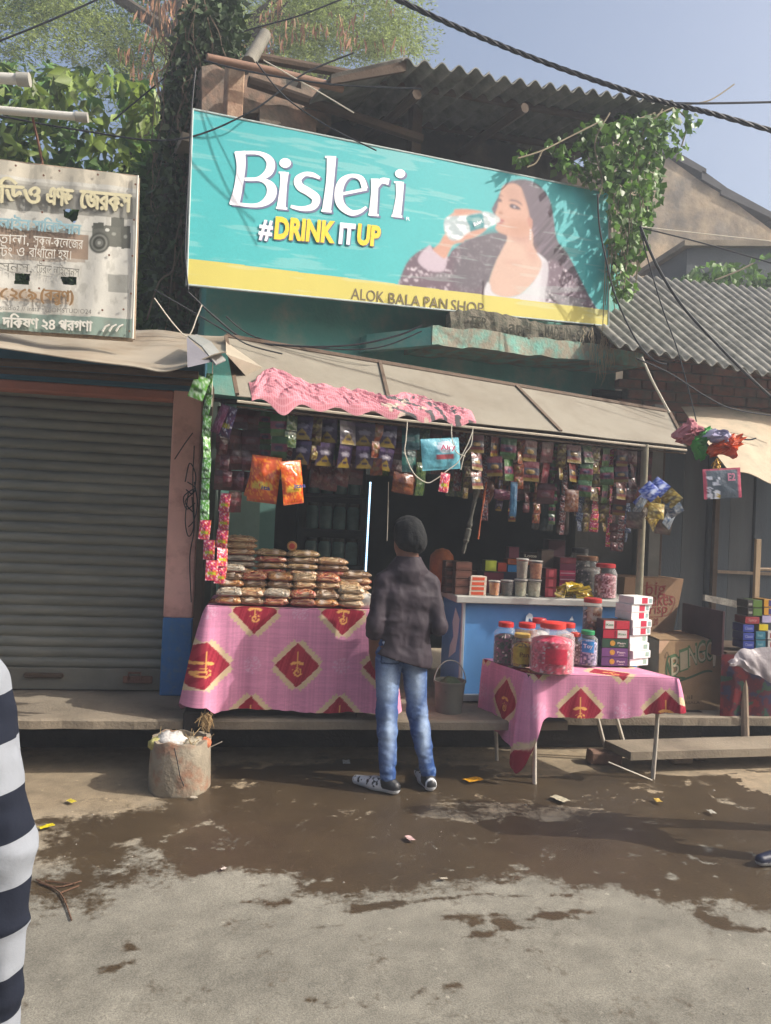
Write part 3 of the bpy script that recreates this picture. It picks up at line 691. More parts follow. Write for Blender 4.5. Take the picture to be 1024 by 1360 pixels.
# ================================================================ RIGHT SIDE: plank wall, brick wall, asbestos roof, beige sheet
def right_side():
    t = thing('plank_hut', (4.2, 6.7, 0), 'dark grey plank-fronted hut behind the cartons at the right', 'building')
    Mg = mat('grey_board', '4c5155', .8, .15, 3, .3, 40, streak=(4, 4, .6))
    Mg2 = mat('grey_board_blue', '475059', .8, .15, 3, .3, 40, streak=(4, 4, .6))
    Y = 6.75; x0 = P(868, 700, Y).x; xs = [P(px, 700, Y).x for px in (868, 905, 938, 968, 1000, 1040, 1090, 1150)]
    for i in range(len(xs)-1):
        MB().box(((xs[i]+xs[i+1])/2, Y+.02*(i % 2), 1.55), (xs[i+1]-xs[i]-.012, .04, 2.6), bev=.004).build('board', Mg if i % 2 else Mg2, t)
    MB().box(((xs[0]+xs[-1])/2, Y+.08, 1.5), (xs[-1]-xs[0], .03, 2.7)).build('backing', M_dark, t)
    for px in (951, 876):
        a = P(px, 700, Y-.06).x; MB().box((a, Y-.05, 1.5), (.05, .05, 2.5), bev=.004).build('upright', M_woodd, t)
    b = [P(952, 759, Y-.04), P(1060, 764, Y-.04)]; MB().tube(b, .02, 4).build('rail', M_wood, t)
    # slatted window frame at its right end
    # brick wall above
    bw = MB(); Yb = 6.62; pr = random.Random(2)
    xa, xb = P(848, 520, Yb).x, P(1100, 520, Yb).x; zt = P(930, 482, Yb).z+.06; zb = P(930, 545, Yb).z-.3; z = zb; r = 0
    while z < zt:
        x = xa-.2*(r % 2)*.5-.1
        while x < xb:
            w_ = .235+pr.uniform(-.01, .01); bw.box((x+w_/2, Yb+.05+pr.uniform(-.008, .008), z+.04), (w_-.014, .1, .078), bev=.006); x += w_
        z += .092; r += 1
    wl = thing('brick_wall', ((xa+xb)/2, Yb, zb), 'weathered red brick wall band under the grey corrugated roof', 'wall')
    bw.build('bricks', mat('brick_red', '8a5f50', .92, .25, 7, .5, 60, col2='6f6558', mix=.54, mscale=6, island=.2), wl)
    MB().box(((xa+xb)/2, Yb+.075, (zt+zb)/2), (xb-xa+.2, .1, zt-zb)).build('mortar', mat('mortar', '70675a', .95, .2, 20, .3), wl)
    # corrugated asbestos roof sloping to the street
    Ye, Yr = 5.95, 8.2
    xl = 2.75; el = P(835, 462, Ye); er = P(1015, 500, Ye); rl = P(830, 366, Yr)
    def zz(x, k): 
        ze = el.z+(er.z-el.z)*(x-el.x)/(er.x-el.x)*0.9; return ze*(1-k)+(rl.z)*k
    rows = []; n = 460; x1 = 7.5
    for j in range(n+1):
        x = xl+(x1-xl)*j/n; dz = .022*math.sin(2*math.pi*x/.118)
        rows.append([Vector((x, Ye+(Yr-Ye)*k, zz(x, k)+dz)) for k in np.linspace(0, 1, 10)])
    rt = thing('asbestos_roof', (4, 6.6, 2.6), 'grey corrugated roof sloping down over the brick wall at the right', 'roof')
    MB().shell(rows, -.008).build('corrugated_sheet', mat('asbestos_right', '8a8880', .9, .2, 6, .4, 50, col2='5f5f58', mix=.55, mscale=7), rt, True)
    for k, yy in enumerate((6.2, 7.2)):
        MB().tube([(xl+.1, yy, zz(xl, (yy-Ye)/(Yr-Ye))-.08), (x1, yy, zz(x1, (yy-Ye)/(Yr-Ye))-.08)], .035, 8).build('purlin', M_woodd, rt, True)
    MB().box(((xl+7.5)/2, 6.9, 2.62), (7.5-xl, .08, .7)).build('gable_board', M_dark, rt)
    # beige sheet awning at the right edge
    a = P(905, 540, 6.4); b = P(1120, 560, 6.2); c = P(1130, 655, 5.3); d = P(968, 628, 5.35); e = P(925, 575, 5.75)
    rows = []
    for j in range(13):
        u = j/12; L_ = a.lerp(e, min(1, u*2)) if u < .5 else e.lerp(d, u*2-1); rows.append([L_.lerp(b.lerp(c, u), q)+Vector((0, 0, .03*math.sin(q*5+u*2)+.012*math.sin(q*17+u*5)*u)) for q in np.linspace(0, 1, 26)])
    solo(MB().shell(rows, .006), 'sheet_awning', mat('beige_sheet', 'b5a48c', .8, .1, 3, .3, 12, col2='99907c', mix=.55, mscale=4), 'sagging beige sheet awning at the right edge of the photo', 'awning', smooth=True)
    # far gable wall
    g = thing('gable_building', (14, 12, 0), 'old plastered gable wall with tiled edge against the sky', 'building')
    Yg = 12.
    pt = [P(px, py, Yg) for px, py in ((790, 470), (790, 150), (880, 204), (930, 240), (975, 268), (1024, 305), (1150, 390), (1150, 470))]
    q = [Vector(p) for p in pt]; MB().prism([Vector((q[0].x, Yg, 0))]+q[1:-1]+[Vector((q[-1].x, Yg, 0))], (0, .3, 0)).build('gable_wall', mat('old_plaster', 'b3a086', .92, .35, 2.5, .8, 12, col2='78726a', mix=.5, mscale=1.4, mw=.14), g)
    for a, b in (((868, 196), (938, 232)), ((932, 238), (964, 256)), ((958, 258), (1030, 292)), ((1026, 292), (1160, 372))):
        A_, B_ = P(*a, Yg-.05), P(*b, Yg-.05); MB().prism([A_, B_, B_+Vector((0, 0, .10)), A_+Vector((0, 0, .16))], (0, .5, 0)).build('roof_tiles', mat('slate_dark', '4c4c4e', .9, .25, 5, .4), g)
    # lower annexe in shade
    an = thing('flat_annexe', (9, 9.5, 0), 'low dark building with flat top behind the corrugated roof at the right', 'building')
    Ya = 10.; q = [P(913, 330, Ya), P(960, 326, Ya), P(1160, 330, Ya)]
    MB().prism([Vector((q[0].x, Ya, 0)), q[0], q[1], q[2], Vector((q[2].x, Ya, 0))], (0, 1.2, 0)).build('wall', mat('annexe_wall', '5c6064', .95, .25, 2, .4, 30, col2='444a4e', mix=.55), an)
    MB().prism([q[0]+Vector((-.1, -.1, 0)), q[2]+Vector((.1, -.1, 0)), q[2]+Vector((.1, -.1, .08)), q[0]+Vector((-.1, -.1, .08))], (0, 1.4, 0)).build('coping', M_conc, an)
right_side()

# tin roof over the shuttered shop
def tin_roof():
    edge = [(-60, 455), (0, 463), (60, 472), (120, 480), (180, 489), (215, 492), (245, 487), (280, 476), (300, 470)]
    back = [(-60, 418), (0, 424), (60, 430), (120, 436), (180, 440), (215, 441), (252, 444), (285, 446), (305, 447)]
    rows = [[], [], [], [], []]
    for (a, b) in zip(edge, back):
        A_ = P(*a, 4.28); B_ = P(*b, 5.45)
        for k in range(5): rows[k].append(A_.lerp(B_, k/4)+Vector((0, 0, -.03*math.sin(math.pi*k/4)+.01*math.sin(a[0]*.05+k))))
    R2 = [cat_rom(r_, 5) for r_ in rows]
    t = thing('tin_roof', (-2, 5, 2.4), 'curved beige tin sheet roof over the closed shutter', 'roof')
    MB().shell(R2, .006).build('tin_sheet', M_tin, t, True)
    # folded corner sheet and purple-grey flap
    a, b, c, d = P(250, 446, 4.5), P(262, 444, 4.9), P(300, 478, 4.45), P(287, 484, 4.25)
    MB().shell([[a, b], [a.lerp(d, .5)+Vector((0, 0, .02)), b.lerp(c, .5)+Vector((0, 0, .03))], [d, c]], .008).build('folded_flashing', mat('flashing', '8d8d8c', .5, .15, 6, .1, metal=.3), t)
    q = [P(248, 448, 4.32), P(284, 480, 4.30), P(249, 488, 4.22)]
    MB().prism(q, (0, .01, .004)).build('patch_sheet', mat('patch_grey', '6b6a72', .6, .15), t)
    q = [P(300, 470, 4.5), P(300, 447, 5.45), P(300, 447, 5.45)+Vector((.55, .12, -.26)), P(300, 470, 4.5)+Vector((.20, .55, -.12))]; MB().prism(q, (0, 0, .006)).build('sun_stop_sheet', M_tin, t)  # sheet added to close the gap where sun reached the shutter
    for y in (4.4, 5.1): MB().tube([(-7, y, P(60, 474, 4.28).z-.06+(y-4.28)*.1), (P(262, 480, 4.3).x, y, P(250, 488, 4.28).z-.03+(y-4.28)*.1)], .022, 8).build('batten', M_woodd, t, True)
tin_roof()
# ================================================================ BILLBOARD
def blur(a, k):
    for ax in (0, 1):
        for _ in range(2):
            c = np.cumsum(np.pad(a, [(k+1, k) if i == ax else (0, 0) for i in range(a.ndim)], mode='edge'), axis=ax)
            n = a.shape[ax]; sl1 = [slice(None)]*a.ndim; sl0 = [slice(None)]*a.ndim; sl1[ax] = slice(2*k+1, 2*k+1+n); sl0[ax] = slice(0, n)
            a = (c[tuple(sl1)]-c[tuple(sl0)])/(2*k+1)
    return a
def billboard():
    t = thing('billboard', B(0, 0, 3.8), 'turquoise and yellow water-bottle billboard with a woman drinking, above the stall', 'billboard')
    T = -.06
    cs = [PB(256, 145, T), PB(808, 256, T), PB(808, 433, T), PB(248, 378, T)]
    NU, NV = 860, 300
    U, V_ = np.meshgrid(np.linspace(0, 1, NU), np.linspace(0, 1, NV))
    S = (cs[0][0]*(1-U)+cs[1][0]*U)*(1-V_)+(cs[3][0]*(1-U)+cs[2][0]*U)*V_
    Z = (cs[0][1]*(1-U)+cs[1][1]*U)*(1-V_)+(cs[3][1]*(1-U)+cs[2][1]*U)*V_
    # slight sag of the flex sheet
    Wv = .0015*np.sin(U*23+V_*3)+.001*np.sin(U*61+V_*9)*(V_)
    col = np.zeros(U.shape+(3,), np.float32); tq = lincol('3ba1a6'); tq2 = lincol('43aaac')
    col[:] = tq*(1-V_[..., None])+tq2*V_[..., None]
    c5 = lambda pts: [PB(520+.3125*x, 200+.3125*y, T) for x, y in pts]
    def fill(pts, c, bl=0, a=1., tf=c5, clip=None):
        nonlocal col
        pl = [(p.x, p.y) for p in cat_rom([Vector((q[0], q[1], 0)) for q in tf(pts)], 6, True)]
        mk = inpoly(S, Z, pl).astype(np.float32)
        if bl: mk = blur(mk, bl)
        if clip is not None: mk = mk*clip
        mk = (mk*a)[..., None]; c = lincol(c)*.66 if isinstance(c, str) else c; col = col*(1-mk)+c*mk; return mk[..., 0]
    hair = '6a5c6c'; skin = 'd9ab98'; skin2 = 'c08c80'
    nz = fbm(U*60, V_*40, s=3); streak = fbm(U*160+V_*50, V_*6, s=8)
    hm = fill([(452, 200), (480, 145), (530, 124), (590, 128), (640, 160), (675, 215), (690, 290), (705, 380), (750, 440), (800, 540), (850, 640), (880, 704), (800, 700), (640, 668), (600, 560), (480, 400), (430, 262), (430, 240)], hair, 1)
    st_ = np.clip((streak-.5)*3.2, -.35, .6)*hm; col = col*(1+st_[..., None]*.8)
    # coat
    co1 = fill([(28, 572), (45, 520), (70, 470), (110, 432), (170, 408), (235, 450), (262, 420), (330, 378), (440, 350), (497, 360), (490, 390), (440, 480), (410, 560), (402, 630), (200, 603), (36, 580)], '75606f', 1)
    fill([(290, 400), (360, 360), (440, 335), (500, 350), (470, 440), (420, 560), (330, 600), (260, 560)], '6e6a74', 8, .8)
    co2 = fill([(664, 480), (700, 470), (760, 520), (800, 580), (850, 640), (882, 706), (760, 692), (640, 668), (650, 600)], '7d6878', 2)
    spark = (_h(np.floor(S*95), np.floor(Z*95), np.zeros_like(S), 5) > .80)*np.clip((nz-.42)*5, 0, 1)
    spark = blur(spark.astype(np.float32), 1)*1.5
    m_ = np.clip(co1*np.clip((c5([(330, 0)])[0][0]-S)*6, .15, 1)+co2, 0, 1)*np.clip(spark, 0, 1)
    col = col*(1-m_[..., None])+lincol('e6dbe4')*.8*m_[..., None]
    # neck and chest
    fill([(500, 340), (592, 338), (602, 400), (622, 440), (645, 490), (600, 562), (545, 612), (482, 624), (430, 606), (412, 566), (440, 480), (470, 420), (490, 380)], 'e3bfae', 1)
    fill([(505, 350), (588, 350), (590, 380), (540, 392), (505, 372)], skin2, 6, .6)
    fill([(560, 380), (600, 400), (620, 450), (590, 470)], 'd49c8c', 8, .5); fill([(470, 470), (560, 470), (520, 490)], 'cf9f8e', 4, .4)
    fill([(403, 566), (418, 566), (430, 604), (482, 624), (545, 612), (600, 562), (640, 486), (618, 436), (640, 448), (664, 478), (664, 540), (652, 600), (642, 668), (520, 650), (400, 628)], 'e6e4ea', 1)
    fill([(640, 480), (664, 480), (664, 560), (645, 660), (630, 660), (635, 560)], 'cfc4cf', 3, .6)
    # face in profile towards the bottle, chin raised
    fill([(478, 150), (520, 140), (556, 165), (578, 230), (594, 300), (592, 348), (560, 368), (510, 364), (462, 350), (443, 334), (441, 322), (449, 314), (444, 306), (450, 300), (456, 292), (449, 284), (441, 268), (450, 240), (456, 205), (464, 175)], skin, 1)
    fill([(500, 300), (580, 300), (588, 345), (540, 362), (505, 345)], 'c9957f', 8, .6); fill([(480, 160), (540, 160), (560, 220), (500, 215)], 'b98d80', 8, .5)
    fill([(556, 165), (580, 240), (596, 310), (640, 330), (660, 260), (630, 180), (580, 150)], hair, 3)
    fill([(500, 232), (515, 226), (538, 238), (549, 250), (528, 250), (508, 244)], '4a3f52', 1, .95); fill([(452, 205), (462, 204), (470, 214), (460, 220), (452, 214)], '4a3f52', 1, .85)
    fill([(496, 212), (515, 206), (545, 218), (556, 234), (530, 220), (508, 216)], '5c4656', 1, .7); fill([(452, 188), (466, 188), (474, 196), (460, 195)], '5c4656', 1, .6)
    fill([(516, 236), (524, 234), (528, 242), (520, 244)], 'cbbcc4', 0, .7)
    fill([(455, 262), (466, 258), (474, 268), (466, 274), (456, 270)], 'a8705f', 1, .6); fill([(447, 298), (468, 292), (480, 300), (470, 310), (450, 314)], 'b2505a', 1, .8)
    fill([(576, 290), (590, 285), (600, 300), (596, 325), (584, 320)], 'c98f80', 1, .9)
    for k in range(4): fill([(588, 335+k*12), (594, 335+k*12), (594, 342+k*12), (588, 342+k*12)], 'e8eef0', 0, .8)
    # arm, cuff, hand, bottle
    fill([(236, 350), (300, 372), (306, 388), (262, 402), (222, 468), (172, 432), (205, 392)], 'dca893', 1)
    fill([(112, 462), (160, 402), (178, 425), (222, 458), (238, 454), (220, 512), (150, 506)], 'd5c4d2', 1)
    fill([(228, 300), (262, 264), (300, 250), (360, 254), (392, 268), (400, 330), (372, 358), (330, 376), (262, 388), (230, 352)], 'dcae9c', 1)
    bt = fill([(224, 312), (232, 286), (262, 278), (318, 276), (390, 260), (430, 268), (452, 282), (455, 300), (440, 312), (400, 332), (345, 356), (262, 382), (232, 350)], 'bcccd2', 1)
    col = col*(1-(bt*np.clip((nz-.5)*4, 0, .7))[..., None])+lincol('f0f4f6')*(bt*np.clip((nz-.5)*4, 0, .7))[..., None]
    fill([(318, 282), (382, 268), (392, 300), (390, 338), (340, 356), (332, 320)], '3f9aa2', 1)
    fill([(345, 290), (376, 284), (380, 318), (352, 326)], 'c8e2e2', 1, .35)
    fill([(268, 250), (330, 250), (385, 262), (330, 262), (280, 270)], 'd79f8c', 1); fill([(330, 348), (392, 330), (402, 336), (350, 366), (300, 376)], 'dba592', 1)
    fill([(438, 280), (458, 286), (460, 300), (446, 308)], 'd8dfe2', 1)
    # hair strands
    hs = blur(inpoly(S, Z, [q for q in c5([(590, 130), (640, 160), (690, 290), (705, 380), (800, 540), (850, 640), (760, 520), (665, 470), (600, 400), (600, 320), (600, 250)])]).astype(np.float32), 4)
    col = col*(1+.5*(streak-.5)*hs)[..., None]
    col = blur(col, 1)*(1+.10*(_h(np.floor(S*160), np.floor(Z*160), np.zeros_like(S), 9)-.5))[..., None]
    # yellow band
    yb0 = PB(250, 343, T)[1]; yb1 = PB(808, 412, T)[1]; yl = PB(250, 343, T)[0]; yr = PB(808, 412, T)[0]
    zb = yb0+(yb1-yb0)*(S-yl)/(yr-yl); yk = (Z < zb)
    col[yk] = lincol('bfb45c')
    # scuffs
    sc = np.clip((fbm(U*9, V_*30, s=77)-.62)*5, 0, .35)[..., None]; col = col*(1-sc*.5)+lincol('b9cfc9')*sc*.5
    Pw = np.array(BO)+S[..., None]*np.array(BE)+(T+Wv)[..., None]*np.array(BN)+np.stack([0*Z, 0*Z, Z], -1)
    V = Pw.reshape(-1, 3)-np.array(wloc(t))
    me = npmesh('printed_sheet', V, gridfaces(NV, NU)[:, ::-1], mat('flex_print', attr=1, rough=.55, var=.03, scale=4, bump=.05, bscale=90, spec=.3), col.reshape(-1, 3), True)
    linkmesh('printed_sheet', me, t)
    q = [B(s, T+.014, z) for s, z in cs]
    MB().prism([q[0], q[1], q[2], q[3]], BN*.03).build('backing_frame', mat('frame_steel', '8b8f8e', .5, .2, 8, .1, metal=.4), t)
    fr = MB(); 
    for i in range(4): fr.tube([q[i]-BN*.014, q[(i+1) % 4]-BN*.014], .007, 6)
    fr.build('edge_trim', mat('trim_grey', 'a8b4b2', .5, .2), t)
    # ---- lettering: flared strokes traced by hand
    def tf(dx=0, dy=0):
        def g(x, y, l): 
            s, z = PB(240+.3125*(x+dx), 140+.3125*(y+dy), T); return B(s, T-.0035-l*.6, z)
        return g
    strokes = {
        'B': [([(250, 196), (256, 260), (244, 350), (226, 424)], [46, 38, 36, 44]), ([(232, 204), (330, 204), (378, 236), (374, 282), (330, 312), (270, 316)], [16, 16, 34, 36, 18, 12]), ([(270, 314), (345, 318), (384, 350), (376, 396), (320, 426), (208, 416)], [12, 18, 40, 40, 18, 14])],
        'i': [([(440, 284), (436, 340), (426, 438)], [38, 30, 38]), ([(415, 286), (445, 287)], [8, 8]), ([(404, 436), (452, 440)], [10, 10])],
        's': [([(590, 310), (560, 296), (525, 294), (497, 316), (506, 346), (545, 370), (574, 396), (562, 430), (515, 440), (466, 430)], [12, 20, 20, 32, 34, 34, 36, 30, 20, 14])],
        'l': [([(640, 216), (634, 320), (618, 450)], [40, 34, 38]), ([(612, 220), (655, 222)], [9, 9]), ([(596, 448), (640, 452)], [10, 10])],
        'e': [([(680, 378), (740, 366), (790, 356)], [13, 13, 13]), ([(782, 356), (765, 312), (722, 300), (684, 326), (670, 376), (680, 424), (720, 456), (760, 452), (788, 432)], [26, 24, 16, 32, 36, 34, 26, 18, 10])],
        'r': [([(824, 312), (822, 380), (815, 466)], [34, 30, 36]), ([(796, 464), (840, 468)], [10, 10]), ([(832, 350), (852, 322), (884, 326)], [12, 24, 28])],
        'i2': [([(930, 326), (928, 390), (916, 472)], [36, 30, 38]), ([(905, 327), (940, 329)], [8, 8]), ([(894, 470), (940, 474)], [10, 10])]}
    dots = {'i': (443, 246, 25, 21), 'i2': (931, 291, 22, 19)}
    Mw = mat('letter_white', 'e4e6ee', .6, .03); Ms = mat('letter_shadow', '5f6787', .6, .05); My = mat('letter_yellow', 'd9bf2e', .6, .05); Mg = mat('letter_grey', '6b6048', .7, .05)
    for k, ss in strokes.items():
        for dx, dy, ma, lf, nm in ((9, 7, Ms, 0, 'letter_shadow'), (0, 0, Mw, .003, 'letter')):
            mb = MB()
            for i, (p, w_) in enumerate(ss): ribbon(mb, p, w_, tf(dx, dy), lift=lf+.0004*i)
            if k in dots:
                x, y, a, b = dots[k]; f = tf(dx, dy); mb.add([f(x+a*math.cos(q)*1., y+b*math.sin(q), lf+.001) for q in np.linspace(0, 2*math.pi, 20, endpoint=False)], [tuple(range(20))])
            mb.build(nm, ma, t)
    f4 = tf()
    def line(txt, x0, x1, ya, yb, h, ma, nm, bold=.035, shear=0, dy=0):
        a = f4(x0, ya, .004); b = f4(x1, yb, .004); hh = (f4(x0, ya-h, 0)-f4(x0, ya, 0)).length
        if dy: 
            mb = MB(); text_into(mb, txt, a+(f4(5, 5, 0)-f4(0, 0, 0)), b+(f4(5, 5, 0)-f4(0, 0, 0)), Vector((0, 0, hh)), -BN, .001, bold, shear); mb.build('text_shadow', Ms, t)
        mb = MB(); text_into(mb, txt, a, b, Vector((0, 0, hh)), -BN, .004, bold, shear); mb.build(nm, ma, t)
    line('#', 328, 388, 560, 568, 86, Mw, 'slogan_text', .03, .1, 1)
    line('DRINK', 394, 652, 564, 582, 92, My, 'slogan_text', .05, .06, 1)
    line('IT', 668, 738, 584, 590, 86, Mw, 'slogan_text', .05, .06, 1)
    line('UP', 746, 846, 588, 598, 86, My, 'slogan_text', .05, .06, 1)
    line('R', 956, 972, 490, 492, 16, Mw, 'registered_mark', .0)
    f = lambda x, y: PBw(x, y, T-.0035)
    for wd, x0, y0, x1, y1, h in (('ALOK', 466, 397, 510, 402, 15), ('BALA', 516, 403, 558, 407.5, 15), ('PAN', 563, 408, 594, 411.5, 15), ('SHOP', 599, 412.5, 642, 417, 15)):
        mb = MB(); a, b = f(x0, y0), f(x1, y1); text_into(mb, wd, a, b, Vector((0, 0, h*(a-EYEP).length/FOC)), -BN, .001, .004); mb.build('shop_name', Mg, t)
    # brand on the printed bottle label
    f5 = lambda x, y: PBw(520+.3125*x, 200+.3125*y, T-.004)
    mb = MB(); text_into(mb, 'Bisleri', f5(352, 322), f5(386, 306), (f5(345, 300)-f5(352, 322))*.7, -BN, .001, .02); mb.build('label_text', Mw, t)
    return t
billboard()

# ================================================================ OLD BANNER (left)
YB = 4.62
def banner():
    n0 = Vector((.10, -1, 0)).normalized(); p0 = P(182, 340, YB)
    H = lambda px, py, l=0: hit(px, py, p0+n0*l, n0)
    t = thing('shop_banner', H(90, 448), 'faded Bengali studio banner with torn holes above the closed shutter', 'banner')
    # real holes: build the sheet as a grid with cells left out
    TL, TR, BR_, BL = H(-45, 207), H(182, 234), H(176, 449), H(-45, 434)
    NU, NV = 230, 215; U, V_ = np.meshgrid(np.linspace(0, 1, NU), np.linspace(0, 1, NV))
    q = lambda k: (TL[k]*(1-U)+TR[k]*U)*(1-V_)+(BL[k]*(1-U)+BR_[k]*U)*V_
    px = -45+U*(227-6*V_); py = 207+27*U+V_*(227-12*U)     # approximate photo pixel of each vertex
    Wv = .006*np.sin(U*9+1)+.004*np.sin(U*31+V_*4)
    Pw = np.stack([q(0)+n0.x*Wv, q(1)+n0.y*Wv, q(2)], -1)
    col = np.zeros(U.shape+(3,), np.float32); col[:] = lincol('c3c1b8')
    def band(y0l, y0r, y1l, y1r, c, xmax=999, a=1., xmin=-99):
        # y at px=0 and px=180
        ya = y0l+(y0r-y0l)*px/180; yb = y1l+(y1r-y1l)*px/180; m_ = ((py > ya) & (py < yb) & (px < xmax) & (px > xmin)); col[m_] = col[m_]*(1-a)+lincol(c)*a
    band(196, 226, 232, 250, 'c2bbaa'); band(240, 262, 277, 292, '8f8e86'); band(236, 256, 244, 264, 'a5a297', a=.6)
    band(302, 318, 336, 350, '93806f', 115); band(336, 344, 344, 352, '93806f', 111, .6)
    band(382, 400, 398, 412, 'b9a58f', 95, .7); band(414, 424, 440, 452, '7f9086')
    band(356, 366, 378, 390, '8f8f88', 170, .9, 142); band(300, 310, 302, 312, 'a9aaa2', 140, .6)
    col *= (1+.25*(fbm(U*7, V_*5, s=5)-.5))[..., None]; gr = np.clip((fbm(U*30, V_*14, s=9)-.58)*3, 0, .3)[..., None]; col = col*(1-gr)+lincol('7d7a70')*gr
    # camera drawn on it
    def el(cx, cy, rx, ry, c, a=1.):
        d = ((px-cx)/rx)**2+((py-cy)/ry)**2; m_ = (np.clip((1-d)*4, 0, 1)*a)[..., None]; col[:] = col*(1-m_)+lincol(c)*m_
    for x0, y0, x1, y1, c in ((120, 300, 172, 328, '66675f'), (122, 296, 136, 304, '55564f'), (146, 289, 164, 302, '5e5f58'), (160, 300, 173, 330, '595a53')):
        m_ = (px > x0) & (px < x1) & (py > y0) & (py < y1); col[m_] = lincol(c)
    for r_, c in ((15, '4e4f49'), (12, '7c7d75'), (9.5, '45463f'), (6, '6c6d66'), (2.5, '9d9e97')): el(130, 323, r_, r_, c)
    for a, b, c in ((141, 306, 'c8c8c0'), (150, 311, '8f9088'), (166, 314, '8a8b83')): el(a, b, 3, 2.5, c)
    hole = np.zeros(U.shape, bool)
    for pl in ([(82, 278), (102, 279), (100, 290), (96, 297), (90, 291), (82, 287)], [(18, 363), (37, 364), (35, 378), (17, 376)], [(78, 368), (99, 368), (98, 378), (82, 377)]):
        hole |= inpoly(px, py, pl)
    F_ = gridfaces(NV, NU); keep = ~hole.ravel()[F_].any(1); F_ = F_[keep]
    V = Pw.reshape(-1, 3)-np.array(wloc(t))
    linkmesh('banner_sheet', npmesh('banner_sheet', V, F_[:, ::-1], mat('banner_print', attr=1, rough=.6, var=.05, scale=6, bump=.1, bscale=40, spec=.3), col.reshape(-1, 3), True), t)
    # wooden frame behind
    fr = MB()
    for a, b in ((TL, TR), (BL, BR_), (TR, BR_), ((TL+TR)/2, (BL+BR_)/2)): fr.tube([a-n0*.03, b-n0*.03], .016, 6)
    fr.build('frame', M_wood, t)
    MB().tube([H(183, 233, .012), H(176, 450, .012)], .006, 6).build('edge_cord', mat('cord_white', 'c9c7bd', .7, .1), t)
    for x, y in ((21, 220), (58, 233), (79, 227), (130, 232), (180, 245), (178, 292), (176, 340), (174, 390), (172, 440), (56, 282), (58, 346), (52, 383), (136, 412), (164, 411), (145, 339)): MB().lathe([(0, 0), (.006, 0), (.006, .003), (0, .003)], H(x, y, .014), 8, ax=n0.to_track_quat('Z', 'Y').to_matrix()).build('eyelet', M_rust, t)
    # Bengali lettering, glyph by glyph (conjuncts stacked by hand)
    up = Vector((0, 0, 1))
    def word(gl, x0, y0, x1, y1, h, ma, nm='banner_text', bold=.0, sh=None):
        mb = MB(); bo = bold; bold = 0; a = H(x0, y0, .016); b = H(x1, y1, .016); hh = h*(a-EYEP).length/FOC
        if sh:
            m2 = MB(); d = H(x0+1.2, y0+1.2, .014)-H(x0, y0, .014); text_into(m2, gl, H(x0, y0, .0135)+d, H(x1, y1, .0135)+d, up*hh, n0, 0, bold); m2.build('text_shadow', sh, t)
        text_into(mb, gl, a, b, up*hh, n0, 0, bold)
        if bo: e_ = (b-a).normalized()*hh*.05; [text_into(mb, gl, a+e_*q+up*hh*.03*z_, b+e_*q+up*hh*.03*z_, up*hh, n0, .0004*(1+i_), 0) for i_, (q, z_) in enumerate(((1, 0), (-1, 0), (0, 1), (0, -1)))]
        mb.build(nm, ma, t)
    Mc = mat('bn_cream', 'cfc7a4', .6, .05); Mb = mat('bn_blue', '8fb0b8', .6, .05); Mw = mat('bn_white', 'd3d0c6', .6, .05); Mk = mat('bn_grey', '6f6d66', .6, .1); Mo = mat('bn_ochre', '8c6f4c', .6, .1); Md = mat('bn_shadow', '5c5b54', .7, .1)
    w = word
    w('টুিডও', -22, 268, 52, 272, 23, Mc, bold=.03, sh=Md); w('এণ্ড'.replace('\u09cd', ''), 62, 271, 96, 275, 23, Mc, bold=.03, sh=Md); w('জেরকস'.replace('জে', 'েজ'), 106, 276, 173, 282, 24, Mc, bold=.03, sh=Md)
    w('অনলাইন', -30, 301, 40, 306, 13, Mb, bold=.01); w('সািলউসান'.replace('সাি', 'সাি'), 43, 306, 107, 312, 13, Mb, bold=.01)
    w('ছিবেতালা,', -40, 322, 38, 325, 12, Mw); w('সকুল-কেলেজর', 44, 325, 110, 331, 12, Mw)
    w('িপরিনটং ও', -40, 340, 32, 341, 12, Mw); w('বাঁধােনা হয়।', 38, 341, 94, 345, 12, Mw)
    w('লাইেসনস,', -38, 358, 42, 362, 11, Mk); w('েটরড লাইেসনস', 48, 362, 105, 368, 11, Mk)
    w('৮৭৫২৫৯', -25, 395, 48, 398, 14, Mo, bold=.02); w('(বরুণ)', 54, 398, 97, 401, 14, Mo, bold=.02)
    w('t.me/onlinestudio2 // insta : @OMSTUDIO24', -42, 409, 121, 417, 5.5, Mk)
    w('- দিকষণ ২৪ পরগণা', -6, 434, 122, 440, 13, Mw, bold=.01)
    mb = MB(); 
    for i in range(3): a = H(136+i*9, 437, .016); mb.tube([H(136+i*9, 440, .016), H(140+i*9, 434, .016), H(146+i*9, 431, .016)], .006, 4)
    mb.build('leaf_mark', Mw, t)
    return t
banner()

